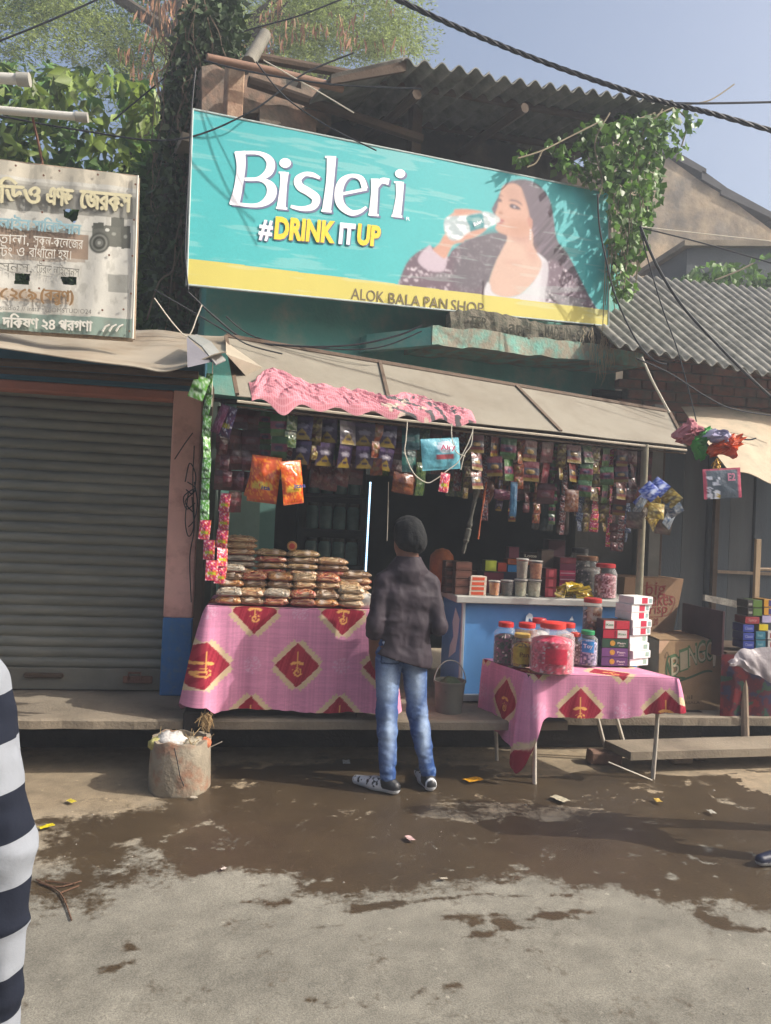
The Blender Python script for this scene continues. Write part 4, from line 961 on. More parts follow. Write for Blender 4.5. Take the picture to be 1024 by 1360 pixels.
# tube lamps on brackets above the banner
def tube_lamps():
    Y = 4.5
    for (a, b, r, lab) in (((-60, 100), (36, 106), .030, 'short white tube lamp holder at the left edge, upper of the two'), ((-60, 141), (113, 156), .022, 'long white tube lamp on a bracket above the old banner')):
        A_, B_ = P(*a, Y), P(*b, Y); t = thing('tube_lamp', (A_+B_)/2, lab, 'lamp')
        MB().tube([A_, B_], r, 12).build('tube', mat('lamp_white', 'c4c2ba', .4, .05), t, True)
        d = (B_-A_).normalized(); MB().tube([B_-d*.05, B_+d*.015], r*1.25, 12).build('end_cap', mat('lamp_cap', '9a9890', .5, .1), t, True)
        MB().tube([A_+Vector((0, .045, .02)), B_+Vector((0, .045, .02))], .014, 6).build('batten', mat('lamp_batten', 'a9a79e', .5, .1), t)
    a = P(42, 150, Y+.05); b = P(60, 236, YB); solo(MB().tube([a, (a+b)/2+Vector((0, 0, .01)), b], .008, 6), 'lamp_bracket', M_rust, 'thin rusty rod holding the tube lamp above the banner', 'bracket', smooth=True)
tube_lamps()
# ================================================================ PRINTED CLOTH OVER TABLES
def cloth_col(u, v, seed=0):
    # u, v in metres on the unfolded cloth
    c = np.zeros(u.shape+(3,), np.float32); pk = lincol('cf8ca6'); pk2 = lincol('c683ab'); c[:] = pk
    th = (_h(np.floor(u*420), np.zeros_like(u), np.zeros_like(u), 1)+_h(np.floor(v*420), np.zeros_like(u), np.zeros_like(u), 2)-1)
    big = fbm(u*2, v*2, s=9)[..., None]; c = c*(1-big*.5)+pk2*big*.5; c = c*(1+.16*th)[..., None]
    A_, Bp = .56, .335; row = np.round(v/Bp); off = np.where(row % 2 == 0, 0, .5*A_); col_ = np.round((u-off)/A_); du = u-off-col_*A_; dv = v-row*Bp
    d1 = np.abs(du)+np.abs(dv)
    zig = .020+.026*np.sqrt(np.clip(1-(((du-dv)*26) % 1*2-1)**2, 0, 1))*((du*dv) > 0)+.026*np.sqrt(np.clip(1-(((du+dv)*26) % 1*2-1)**2, 0, 1))*((du*dv) <= 0)
    rim = (d1 < .148+zig) & (d1 >= .146) & (np.minimum(np.abs(du+dv), np.abs(du-dv)) < .135)
    c[rim] = lincol('cbb593')
    c[(d1 < .15) & (d1 > .143)] = lincol('d8b9a0')
    inn = d1 < .143; stripe = (_h(np.floor((u+v*.3)*150), np.zeros_like(u), np.zeros_like(u), 4) > .55)
    c[inn] = lincol('8e2638'); c[inn & stripe] = lincol('a23444')
    # rose, stem and two leaves
    r_ = np.hypot(du, dv-.045)*1.15; ang = np.arctan2(dv-.05, du)
    rose = (r_ < .034+.004*np.sin(ang*7)) & (np.sin(r_*260+ang*1.0) > -.1)
    stem = (np.abs(du) < .0025) & (dv > -.085) & (dv < .03)
    lf = ((np.hypot((du-.022)/.022, (dv+.018-(du*.25))/.010) < 1) | (np.hypot((du+.022)/.022, (dv+.018+(du*.25))/.010) < 1))
    c[inn & (rose | stem | lf)] = lincol('e0a560')
    # pale sprigs midway
    off2 = off+.5*A_; c2 = np.round((u-off2)/A_); ex = u-off2-c2*A_; rr = np.hypot(ex, dv); aa = np.arctan2(dv, ex)
    sp = (rr < .055) & (_h(np.floor(u*160), np.floor(v*160), np.zeros_like(u), 7) > .52) & (np.sin(aa*9) > -.6)
    c[sp] = c[sp]*.5+lincol('d5b6cc')*.5
    return c
def tablecloth(name, parent, corners, z, drop, u0, v0, flare=.06, fold=.03, seed=0, label=None, cat=None, group=None, frq=17):
    # corners: back-left, front-left, front-right, back-right (x,y); drop(seg,k) metres
    C = [Vector((x, y, 0)) for x, y in corners]; r = .02; st = .007
    path = []; nrm = []; seg = []
    for i in range(3):
        a, b = C[i], C[i+1]; L_ = (b-a).length; d = (b-a)/L_; n_ = Vector((d.y, -d.x, 0)); k0 = r if i > 0 else 0; k1 = r if i < 2 else 0
        m_ = int((L_-k0-k1)/st)
        for k in range(m_+1): 
            s_ = k0+(L_-k0-k1)*k/m_; path.append(a+d*s_); nrm.append(n_); seg.append((i, s_/L_))
        if i < 2:
            e = C[i+2]-b; e.normalize(); n2 = Vector((e.y, -e.x, 0)); cc = b-d*r+e*r-(n_*0); 
            for k in range(1, 14):
                t = k/14; nn = (n_*(1-t)+n2*t).normalized(); path.append(b-n_*r-n2*r+nn*r); nrm.append(nn); seg.append((i+t, 1-1e-3 if t < .5 else 0))
    path = np.array(path); nrm = np.array(nrm); s_ = np.concatenate([[0], np.cumsum(np.linalg.norm(np.diff(path, axis=0), axis=1))])
    sc = s_.copy()  # extra pattern length at corners
    L0 = (C[1]-C[0]).length
    dr = np.array([drop(g[0], g[1]) for g in seg]); k = 9; dr = np.convolve(np.pad(dr, k, mode='edge'), np.ones(2*k+1)/(2*k+1), 'valid')
    NV = 110; Vv = np.linspace(0, 1, NV)[:, None]; dep = Vv*dr[None, :]
    cd = np.minimum(np.abs(s_-L0), np.abs(s_-L0-(C[2]-C[1]).length)); cf = np.exp(-(cd/.13)**2)
    fo = fold*(np.sin(s_*frq+seed)+.6*np.sin(s_*frq*2.3+seed*2))[None, :]*(dep/.35)**.8
    out = .004+flare*(dep/.4)**.7*(.5+1.2*cf[None, :])+fo*(.55+1.1*cf)[None, :]
    out = np.maximum(out, .004); out += .004*(fbm(s_[None, :]*9+0*dep, dep*9, s=seed)-.5)
    X = path[None, :, 0]+nrm[None, :, 0]*out; Y = path[None, :, 1]+nrm[None, :, 1]*out; Z = z-dep+.0*out
    Z = Z-(.0)*dep; Z[0] = z
    rag = .010*(fbm(s_*25, s_*0, s=4)-.5); Z[-1] += rag
    U = (s_-L0+u0)[None, :]+0*dep; col = cloth_col(U, dep+v0)
    V = np.stack([X, Y, Z], -1).reshape(-1, 3); F1 = gridfaces(NV, len(s_))[:, ::-1]
    # top
    nx, ny = int((C[2]-C[1]).length/.007), int((C[0]-C[1]).length/.012)
    a, b = np.meshgrid(np.linspace(0, 1, nx), np.linspace(0, 1, ny)); bl, fl, fr, br = [np.array(c)[:2] for c in C]
    XY = (fl*(1-a[..., None])+fr*a[..., None])*(1-b[..., None])+(bl*(1-a[..., None])+br*a[..., None])*b[..., None]
    Zt = z+.002+.004*(fbm(a*9, b*6, s=seed+2)-.5)*np.clip(np.minimum(np.minimum(a, 1-a), np.minimum(b, 1-b))*12, 0, 1)
    cu = a*(C[2]-C[1]).length+u0; cv = v0-b*(C[0]-C[1]).length
    V2 = np.concatenate([XY, Zt[..., None]], -1).reshape(-1, 3); F2 = gridfaces(ny, nx)+len(V)
    Vall = np.concatenate([V, V2]); off = np.array(wloc(parent)) if parent else 0
    me = npmesh(name, Vall-off, np.concatenate([F1, F2]), M_matte, np.concatenate([col.reshape(-1, 3), cloth_col(cu, cv).reshape(-1, 3)]), True)
    o = linkmesh(name, me, parent)
    if parent is None: centre(o); tag(o, label, cat, group)
    return o

# left display table, standing on the ledge
LT = {}
def left_table():
    z = 1.055; x0 = P(274, 812, 4.93).x; x1 = P(512, 812, 4.93).x; y0, y1 = 4.93, 5.62; LT.update(x0=x0, x1=x1, y0=y0, y1=y1, z=z)
    t = thing('display_table', ((x0+x1)/2, y0, .36), 'wooden table under a pink printed cloth carrying the stacked snack packets', 'table', 'tables of the stall')
    MB().box(((x0+x1)/2, (y0+y1)/2, z-.02), (x1-x0-.01, y1-y0-.01, .03), bev=.004).build('tabletop', M_woodd, t)
    for x in (x0+.06, x1-.13):
        for y in (y0+.05, y1-.05): MB().box((x, y, (.36+z-.04)/2), (.055, .055, z-.04-.36), bev=.004).build('leg', M_woodd, t)
    L_ = x1-x0; uc = P(393, 880, 4.92).x-x0
    def drop(i, k):
        b = .62
        if i < 1: return .50+.16*k
        if 1 <= i < 2: return .64+.035*math.exp(-(k/.1)**2)-.012*math.sin(k*7)
        return .6
    tablecloth('tablecloth', None, [(x0, y1), (x0, y0), (x1, y0), (x1, y1)], z, drop, -uc, -.355, flare=.045, fold=.010, seed=3, label='pink cloth with dark red rose diamonds hanging over the left display table', cat='tablecloth', group='printed pink cloths')
left_table()
RT_ = {}
def right_table():
    z = .70; fl = Vector((1.71, 4.74, 0)); fr = Vector((2.70, 4.66, 0)); bl = Vector((1.56, 5.26, 0)); br = Vector((2.52, 5.20, 0)); RT_.update(z=z, fl=fl, fr=fr)
    t = thing('folding_table', ((fl+fr)/2), 'small low table on thin pale legs under a draped pink cloth', 'table', 'tables of the stall')
    MB().prism([v+Vector((0, 0, z-.035)) for v in (fl, fr, br, bl)], (0, 0, .03)).build('tabletop', M_woodd, t)
    Ml = mat('pale_leg', 'b3aca0', .7, .15, 9, .2)
    for px, py, a in ((710, 1041, fl+Vector((.05, .05, 0))), (867, 1034, fr+Vector((-.10, .06, 0)))):
        g = G(px, py); MB().tube([g, g.lerp(a+Vector((0, 0, z-.03)), .5)+Vector((.006, 0, 0)), a+Vector((0, 0, z-.03))], [.015, .014, .014], 8).build('leg', Ml, t, True)
    for px, py, a in ((808, 1010, br+Vector((-.25, -.05, 0))), (835, 1008, br+Vector((-.12, -.04, 0))), (660, 1010, bl+Vector((.06, -.05, 0)))):
        g = G(px, py); MB().tube([g, a+Vector((0, 0, z-.03))], .014, 8).build('leg', Ml, t, True)
    a = G(808, 1012, .12); b = G(866, 1036, .02); MB().tube([a, b], .005, 5).build('stay_wire', M_wirew, t)
    L_ = (fr-fl).length
    def drop(i, k):
        if i < 1: return .40+.12*k+(.16*k**6)
        if i <= 1.5: return .66 if i > 1.0 or k < .02 else 0
        if i < 2: return .27
        return .20
    def drop2(i, k):
        if i == int(i):
            if i == 0: return .40+.10*k+.15*k**8
            if i == 1: return .27+.37*math.exp(-(k/.03)**2)-.07*max(0, (k-.6)/.4)
            return .20
        return .65 if i < 1 else .21
    tablecloth('tablecloth', None, [tuple(v[:2]) for v in (bl, fl, fr, br)], z, drop2, -.34, -.22, flare=.04, fold=.012, seed=8, label='pink cloth with rose diamonds on the low right table, left corner nearly at the ground', cat='tablecloth', group='printed pink cloths', frq=21)
right_table()

# ================================================================ FREEZER COUNTER
FZ = {}
def freezer():
    Y = 5.36; a = G(608, 937, .36); x0 = P(612, 870, Y).x; x1 = P(852, 805, Y).x; zt = 1.085; FZ.update(Y=Y, x0=x0, x1=x1, z=zt+.045, yb=Y+.62)
    t = thing('chest_freezer', ((x0+x1)/2, Y, .36), 'blue chest freezer used as the shop counter, grey slab top', 'freezer')
    Mb = mat('freezer_blue', '5a90c8', .35, .12, 2, .05, col2='4a80bc', mix=.55, mscale=1.2)
    MB().box(((x0+x1)/2, Y+.32, (.40+zt)/2), (x1-x0, .6, zt-.40), bev=.015).build('body', Mb, t)
    Ms = mat('freezer_trim', 'a9b0b4', .4, .1, 8, .05, metal=.5)
    MB().box(((x0+x1)/2, Y+.30, zt+.02), (x1-x0+.12, .68, .05), bev=.006).build('counter_slab', mat('slab_grey', 'a5a59f', .6, .15, 6, .1), t)
    MB().box(((x0+x1)/2, Y+.005, .40), (x1-x0+.01, .03, .05), bev=.004).build('base_trim', Ms, t)
    MB().box((x0+.006, Y+.005, (.42+zt)/2), (.025, .035, zt-.42), bev=.005).build('edge_trim', Ms, t)
    for x in (x0+.06, x1-.06):
        for y in (Y+.06, Y+.55): MB().box((x, y, .375), (.05, .05, .03)).build('foot', M_black, t)
    # side panel decals, white emblem shapes on the front
    f = lambda px, py: P(px, py, Y-.003)
    Mw = mat('decal_white', 'c9d4da', .5, .05)
    for pl in ([(698, 826), (699, 818), (703, 814), (707, 816), (709, 823), (706, 825), (704, 821), (702, 822), (702, 827)], [(756, 824), (760, 818), (762, 824)]):
        MB().prism([f(*q) for q in pl], (0, .002, 0)).build('decal', Mw, t)
    s = MB().prism([Vector((x0-.002, Y+.08+.5*k, z_)) for k, z_ in ((0, .95), (.25, 1.02), (.4, .9), (.3, .8), (.5, .72), (.55, .62), (.15, .7), (.05, .82))], (.003, 0, 0)); s.build('side_decal', Mw, t)
freezer()

# ================================================================ SACHETS AND STRIPS
def sach(bg, c2, tip=None, logo='ffffff', mode=0, dim=.36):  # dim puts the shade under the awning into the sachet colour
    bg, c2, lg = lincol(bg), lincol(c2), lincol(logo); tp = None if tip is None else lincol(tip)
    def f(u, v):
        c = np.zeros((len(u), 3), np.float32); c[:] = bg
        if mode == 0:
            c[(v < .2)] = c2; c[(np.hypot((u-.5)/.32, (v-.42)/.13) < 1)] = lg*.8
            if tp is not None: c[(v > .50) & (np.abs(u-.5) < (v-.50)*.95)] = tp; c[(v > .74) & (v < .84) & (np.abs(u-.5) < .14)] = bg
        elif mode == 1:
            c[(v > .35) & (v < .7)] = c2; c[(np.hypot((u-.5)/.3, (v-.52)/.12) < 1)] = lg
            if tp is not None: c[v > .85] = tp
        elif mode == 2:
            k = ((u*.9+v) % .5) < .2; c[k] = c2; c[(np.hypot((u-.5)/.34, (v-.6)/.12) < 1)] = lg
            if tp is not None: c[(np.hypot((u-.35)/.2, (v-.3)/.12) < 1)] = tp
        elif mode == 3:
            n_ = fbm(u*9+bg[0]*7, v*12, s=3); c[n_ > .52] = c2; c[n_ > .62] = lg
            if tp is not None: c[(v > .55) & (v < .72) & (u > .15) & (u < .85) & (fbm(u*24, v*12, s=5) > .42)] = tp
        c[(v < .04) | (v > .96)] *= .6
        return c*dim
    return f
KIND = {
    'purple': (sach('3a2350', '5c3f78', 'b89a2e', 'a9a0b8', 0), 'purple sachets with yellow triangular tips'),
    'greenpink': (sach('3e7a34', '93335e', '51702e', '3a2a60', 1), 'green and pink sachets'),
    'orange': (sach('b0521e', '7a2a14', 'a88420', 'a0805a', 2), 'orange sachets'),
    'redyellow': (sach('8c2024', '2a2238', 'a88a26', 'c09a40', 1), 'red sachets with yellow ends'),
    'maroon': (sach('5e1822', '8a3040', None, '9a6a70', 1), 'maroon sachets'),
    'green': (sach('2c5a2c', '4d7a30', None, '80904a', 3), 'dull green sachets'),
    'gold': (sach('8f7a30', '5c3c1e', '6a2020', 'b8a250', 2), 'gold and brown sachets'),
    'blue': (sach('24407c', '8fa0b4', '3c68a8', 'b8c4d0', 3), 'blue and silver sachets'),
    'lime': (sach('4d8a2a', '8aa890', '2a4a20', 'a8c0a8', 3, 1), 'bright lime green packets'),
    'magenta': (sach('b02858', 'd07028', 'a8b020', 'd8b0c0', 3, 1), 'magenta and orange packets'),
    'redsilver': (sach('98202a', 'a8a8b0', '202a60', 'd0c8c8', 3), 'red and silver sachets'),
    'teal': (sach('1e5a5e', '3a8a80', None, '90b0a8', 1), 'dark teal sachets'),
}
SM = {}
def sachet_mesh(k, w_, h_, t_=.018):
    key = (k, w_, h_)
    if key not in SM: SM[key] = pillow('sachet', w_, h_, t_, KIND[k][0], M_foil, 17, 21, .09, len(SM), .3)
    return SM[key]
ORD = ['first', 'second', 'third', 'fourth', 'fifth', 'sixth', 'seventh', 'eighth', 'ninth', 'tenth', 'eleventh', 'twelfth', 'thirteenth', 'fourteenth', 'fifteenth', 'sixteenth', 'seventeenth', 'eighteenth', 'nineteenth', 'twentieth', 'twenty-first', 'twenty-second', 'twenty-third', 'twenty-fourth', 'twenty-fifth', 'twenty-sixth', 'twenty-seventh', 'twenty-eighth', 'twenty-ninth', 'thirtieth', 'thirty-first', 'thirty-second', 'thirty-third', 'thirty-fourth', 'thirty-fifth', 'thirty-sixth']
def awq(px, back, dz=-.07):
    """point under the awning front at photo column px, set back behind the front edge"""
    fl, fr = AW['fl'], AW['fr']
    best = min(np.linspace(-.02, 1, 700), key=lambda q: abs(proj(fl.lerp(fr, q)+BN*back+Vector((0, 0, dz)))[0]-px)); return fl.lerp(fr, best)+BN*back+Vector((0, 0, dz))
def strip(top, k, n, w_, h_, label, group, lean=(0, 0)):
    t = thing('sachet_strip', top, label, 'packet strip', group); L_ = n*h_
    pr = random.Random(int(top.x*1000)+n)
    for i in range(n):
        o = linkmesh('sachet', sachet_mesh(k, w_, h_), t, (lean[0]*i/n+pr.uniform(-.004, .004), lean[1]*i/n, -i*h_*.985))
        o.rotation_euler = (pr.uniform(-.2, .2), pr.uniform(-.07, .07), pr.uniform(-.7, .7)+TH*.5); o.scale = (pr.uniform(.9, 1.05), 1, pr.uniform(.96, 1.02))
    return t
def strips():
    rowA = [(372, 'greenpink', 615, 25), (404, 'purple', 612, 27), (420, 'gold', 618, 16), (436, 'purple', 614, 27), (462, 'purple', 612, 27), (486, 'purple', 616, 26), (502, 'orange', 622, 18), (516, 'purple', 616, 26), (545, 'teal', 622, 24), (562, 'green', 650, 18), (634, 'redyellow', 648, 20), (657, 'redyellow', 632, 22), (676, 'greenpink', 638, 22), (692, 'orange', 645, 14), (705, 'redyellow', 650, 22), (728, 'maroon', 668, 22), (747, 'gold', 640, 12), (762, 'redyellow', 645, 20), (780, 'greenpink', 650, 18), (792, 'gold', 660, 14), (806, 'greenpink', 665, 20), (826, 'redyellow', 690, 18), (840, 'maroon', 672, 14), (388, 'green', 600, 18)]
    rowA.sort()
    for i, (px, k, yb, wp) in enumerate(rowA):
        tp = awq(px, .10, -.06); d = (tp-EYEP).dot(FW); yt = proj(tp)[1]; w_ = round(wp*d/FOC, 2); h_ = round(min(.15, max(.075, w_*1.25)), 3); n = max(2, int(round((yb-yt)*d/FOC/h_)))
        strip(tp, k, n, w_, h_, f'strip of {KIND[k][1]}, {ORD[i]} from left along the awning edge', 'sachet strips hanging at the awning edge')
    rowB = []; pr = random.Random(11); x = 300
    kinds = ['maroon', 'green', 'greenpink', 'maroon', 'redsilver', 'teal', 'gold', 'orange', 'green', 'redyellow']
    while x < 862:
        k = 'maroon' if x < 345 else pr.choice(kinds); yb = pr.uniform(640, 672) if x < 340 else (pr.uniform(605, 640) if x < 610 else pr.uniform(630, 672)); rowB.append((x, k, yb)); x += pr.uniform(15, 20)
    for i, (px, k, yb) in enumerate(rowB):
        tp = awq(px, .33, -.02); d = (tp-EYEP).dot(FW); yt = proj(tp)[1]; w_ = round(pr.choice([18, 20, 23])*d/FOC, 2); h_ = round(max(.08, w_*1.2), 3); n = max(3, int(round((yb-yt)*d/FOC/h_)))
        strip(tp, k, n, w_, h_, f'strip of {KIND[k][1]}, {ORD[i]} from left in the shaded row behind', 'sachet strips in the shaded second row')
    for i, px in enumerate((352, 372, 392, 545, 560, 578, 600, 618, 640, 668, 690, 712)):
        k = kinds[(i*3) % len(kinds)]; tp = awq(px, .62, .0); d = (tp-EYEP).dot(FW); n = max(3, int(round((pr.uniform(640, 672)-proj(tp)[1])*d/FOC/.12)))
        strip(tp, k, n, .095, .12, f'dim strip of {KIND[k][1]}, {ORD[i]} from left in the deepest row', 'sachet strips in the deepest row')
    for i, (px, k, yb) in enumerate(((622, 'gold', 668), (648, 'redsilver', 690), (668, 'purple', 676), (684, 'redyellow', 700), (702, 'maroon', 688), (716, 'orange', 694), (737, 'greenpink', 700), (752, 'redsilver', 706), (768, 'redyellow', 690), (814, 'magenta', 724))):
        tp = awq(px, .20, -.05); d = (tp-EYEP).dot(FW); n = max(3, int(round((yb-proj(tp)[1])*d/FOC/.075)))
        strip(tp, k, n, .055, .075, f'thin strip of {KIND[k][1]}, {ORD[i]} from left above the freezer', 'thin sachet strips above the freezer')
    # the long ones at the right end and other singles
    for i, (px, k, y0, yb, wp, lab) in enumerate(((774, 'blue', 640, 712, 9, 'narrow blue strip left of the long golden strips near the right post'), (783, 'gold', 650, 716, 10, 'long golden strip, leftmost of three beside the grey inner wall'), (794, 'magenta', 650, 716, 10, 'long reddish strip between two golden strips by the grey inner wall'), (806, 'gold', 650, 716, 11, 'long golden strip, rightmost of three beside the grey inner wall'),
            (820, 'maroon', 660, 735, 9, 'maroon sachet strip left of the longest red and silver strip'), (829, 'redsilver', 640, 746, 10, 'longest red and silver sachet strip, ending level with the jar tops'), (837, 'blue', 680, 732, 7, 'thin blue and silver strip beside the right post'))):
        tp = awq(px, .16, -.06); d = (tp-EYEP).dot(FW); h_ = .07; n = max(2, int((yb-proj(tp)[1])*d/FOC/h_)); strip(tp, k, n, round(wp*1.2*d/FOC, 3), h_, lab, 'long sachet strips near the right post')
    # the sunlit strips at the left corner
    for (px, py, px2, py2, ks, w_, h_, Y, lab) in ((278, 496, 271, 700, ['lime']*1, .050, .125, 4.60, 'long strip of bright lime green packets at the left corner post'), (274, 690, 286, 790, ['magenta'], .07, .12, 4.62, 'short strip of orange and magenta packets below the lime green strip'), (300, 655, 292, 795, ['magenta'], .075, .11, 4.66, 'strip of magenta packets beside the left stacks of snacks'), (296, 540, 302, 660, ['maroon'], .06, .1, 4.8, 'dim maroon strip behind the lime green strip')):
        a = P(px, py, Y); b = P(px2, py2, Y); n = max(1, int((a-b).length/h_)); strip(a, ks[0], n, w_, h_, lab, 'packet strips at the left corner', ((b-a).x, 0))
    a = P(270, 500, 4.58); o = linkmesh('packet', pillow('packet', .09, .14, .03, KIND['lime'][0], M_foil), None, a); o.rotation_euler = (0, .3, .2); tag(o, 'single lime green packet folded beside the top of the long lime strip', 'packet')
    a = P(283, 470, 4.6); rope([a, P(282, 500, 4.6), P(281, 540, 4.6)], .003, 'string', M_wirew, 'white string holding the long lime green strip', 'string')
strips()

def bag(name, px, py, Y, wp, hp, k, label, cat='packet', rz=0, ry=0, th=.06, group=None, rx=0, writing=None):
    c = P(px, py, Y); d = (c-EYEP).dot(FW); w_, h_ = wp*d/FOC, hp*d/FOC
    me = pillow(name, w_, h_, th, KIND[k][0] if isinstance(k, str) else k, M_foil, 21, 27, .05, int(px), .22)
    o = linkmesh(name, me, None, c); o.rotation_euler = (rx, ry, rz+TH*.4); tag(o, label, cat, group)
    if writing:
        tx, col_, u0, v0, u1, hh = writing; mb = MB(); text_into(mb, tx, Vector(((u0-.5)*w_, -th*.62, -v0*h_)), Vector(((u1-.5)*w_, -th*.62, -v0*h_)), Vector((0, 0, hh*h_)), Vector((0, -1, 0)), .003, .03); w2 = mb.build('print', col_, o, local=True)
    return o
def hanging_bags():
    Mw = mat('print_white', 'd8d8e0', .5, .02); Mn = mat('print_navy', '28306e', .5, .02)
    chip = sach('c0501c', 'd88428', 'c8a83a', 'b83a20', 3, 1)
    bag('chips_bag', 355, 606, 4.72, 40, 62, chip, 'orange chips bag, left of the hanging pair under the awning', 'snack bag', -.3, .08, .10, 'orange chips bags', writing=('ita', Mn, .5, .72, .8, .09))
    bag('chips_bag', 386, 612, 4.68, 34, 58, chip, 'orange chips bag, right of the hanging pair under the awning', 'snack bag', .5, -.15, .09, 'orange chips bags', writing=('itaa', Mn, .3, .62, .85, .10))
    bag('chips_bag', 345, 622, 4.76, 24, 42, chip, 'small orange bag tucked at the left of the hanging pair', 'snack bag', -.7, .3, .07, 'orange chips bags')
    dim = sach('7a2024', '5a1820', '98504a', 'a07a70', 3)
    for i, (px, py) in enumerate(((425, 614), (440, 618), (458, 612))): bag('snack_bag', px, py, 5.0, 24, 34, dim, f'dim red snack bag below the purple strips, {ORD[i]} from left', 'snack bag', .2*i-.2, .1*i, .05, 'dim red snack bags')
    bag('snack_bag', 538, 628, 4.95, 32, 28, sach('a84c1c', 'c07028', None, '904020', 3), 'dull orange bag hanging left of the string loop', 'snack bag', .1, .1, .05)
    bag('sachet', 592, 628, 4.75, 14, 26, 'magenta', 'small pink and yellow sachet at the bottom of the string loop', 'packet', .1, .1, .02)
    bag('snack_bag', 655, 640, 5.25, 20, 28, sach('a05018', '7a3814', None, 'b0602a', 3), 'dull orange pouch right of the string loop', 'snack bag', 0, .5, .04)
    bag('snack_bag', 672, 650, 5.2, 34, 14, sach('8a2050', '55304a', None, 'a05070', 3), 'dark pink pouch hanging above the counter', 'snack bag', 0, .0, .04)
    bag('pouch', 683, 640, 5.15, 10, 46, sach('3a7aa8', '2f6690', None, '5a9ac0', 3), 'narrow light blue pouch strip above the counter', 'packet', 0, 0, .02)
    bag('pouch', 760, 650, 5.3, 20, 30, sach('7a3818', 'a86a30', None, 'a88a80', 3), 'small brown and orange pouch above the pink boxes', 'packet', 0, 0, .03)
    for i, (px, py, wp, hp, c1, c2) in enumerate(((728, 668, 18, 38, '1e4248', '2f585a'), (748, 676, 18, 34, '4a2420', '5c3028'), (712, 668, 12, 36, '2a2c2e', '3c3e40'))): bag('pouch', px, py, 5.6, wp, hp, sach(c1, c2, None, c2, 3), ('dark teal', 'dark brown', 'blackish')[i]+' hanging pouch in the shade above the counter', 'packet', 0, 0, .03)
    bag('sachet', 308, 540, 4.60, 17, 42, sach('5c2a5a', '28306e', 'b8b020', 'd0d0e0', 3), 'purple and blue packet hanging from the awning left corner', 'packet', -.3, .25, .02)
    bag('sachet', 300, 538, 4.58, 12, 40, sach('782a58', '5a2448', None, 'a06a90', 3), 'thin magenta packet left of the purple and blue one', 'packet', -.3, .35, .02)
    # pale blue bag
    lb = lambda u, v: np.where(((np.hypot((u-.6)/.22, (v-.3)/.2) < 1))[:, None], lincol('a9b6c4'), np.where(((v > .5) & (v < .68) & (u > .35) & (u < .85))[:, None], lincol('8c3a44'), lincol('5a9fb0')*(.8+.4*fbm(u*7, v*7, s=2))[:, None]))
    bag('snack_bag', 584, 582, 4.80, 56, 42, lb, 'pale blue bag with red print hanging under the awning middle', 'snack bag', .1, -.12, .07, writing=('Airy', mat('print_pink', 'b04a6a', .5, .02), .42, .38, .82, .16))
    # string loops
    p = lambda x, y, Y=4.78: P(x, y, Y)
    rope([p(541, 560), p(539, 585), p(538, 602), p(549, 628), p(566, 641), p(578, 637), p(594, 625), p(608, 614), p(616, 600), p(622, 588), p(628, 572)], .0035, 'string', M_wirew, 'white string loop hanging under the awning around the blue bag', 'string', 'white strings')
    rope([p(600, 562), p(600, 580), p(606, 600), p(618, 606)], .003, 'string', M_wirew, 'short white string above the blue bag', 'string', 'white strings')
    rope([p(628, 568), p(626, 590), p(617, 604), p(612, 624)], .003, 'string', M_wirew, 'white string end at the right of the blue bag', 'string', 'white strings')
    rope([P(516, 640, 5.2), P(515, 690, 5.2), P(514, 718, 5.2)], .002, 'string', M_wirew, 'thin vertical string right of the lit strip', 'string', 'white strings')
    # garlands hanging by the counter
    for pts, r_, c, lab in (([(637, 632), (629, 672), (622, 705), (615, 735)], .030, '4a4a42', 'thick dark twisted garland hanging above the left end of the counter'), ([(646, 640), (640, 680), (635, 716)], .010, 'a85a38', 'thin orange garland right of the thick dark one')):
        mb = MB(); q = cat_rom([P(x, y, 5.2) for x, y in pts], 16); rr = [r_*(.35+.5*abs(math.sin(i*.9+2*math.sin(i*.37)))*(.6+.5*math.sin(i*.23))) for i in range(len(q))]; mb.tube(q, rr, 7)
        solo(mb, 'garland', mat('garland_'+c, c, .8, .3, 60, .5), lab, 'garland', 'hanging garlands', True)
    # bundle at the right post
    t = thing('packet_bundle', P(870, 680, 5.1), 'clear bag bundle of blue and gold wrapped sweets on the right post', 'packet bundle')
    pr = random.Random(4); ks = [sach('1c3a9a', '8090c8', 'c0c8e0', 'a0a8d0', 3, 1), sach('8a7020', 'b8a040', '5c4a18', 'd0c080', 3, 1), sach('a8b4c0', '5078a8', None, 'd8e0e8', 3), sach('6a5c50', '8a7a6c', None, 'a89a8a', 3)]
    for i, (px, py, k) in enumerate(((855, 655, 0), (866, 650, 0), (862, 668, 0), (872, 678, 1), (884, 664, 1), (878, 690, 1), (890, 676, 2), (893, 690, 2), (850, 684, 3), (843, 690, 3), (864, 694, 1), (884, 700, 3), (856, 672, 2), (870, 664, 1))):
        me = pillow('sweet', .11, .12, .035, ks[k], M_foil, 9, 11, .08, i, .3); o = linkmesh('sweet', me, t, P(px, py-10, 5.08+.05*(i % 3))-t.location); o.rotation_euler = (pr.uniform(-.6, .6), pr.uniform(-1, 1), pr.uniform(-.8, .8))
    # bags at the awning's right corner
    def crumple(name, poly, Y, col, label, seed, th=.05, rough=.4, trans=.3, cat='plastic bag'):
        pts = [P(x, y, Y) for x, y in poly]; c = sum(pts, Vector())/len(pts); L_ = cat_rom(pts, 4, True); L_ = [p.lerp(c, random.Random(seed*99+i).uniform(-.16, .14)) for i, p in enumerate(L_)]; rows = []
        for k in range(8):
            q = (k+.5)/8; rows.append([c.lerp(p, 1-(1-q)**1.6)+Vector((0, -th*(1-q*q)+.06*(float(vnoise(np.array(p.x*42+q*6), np.array(p.z*42), s=seed))-.5), 0)) for p in L_])
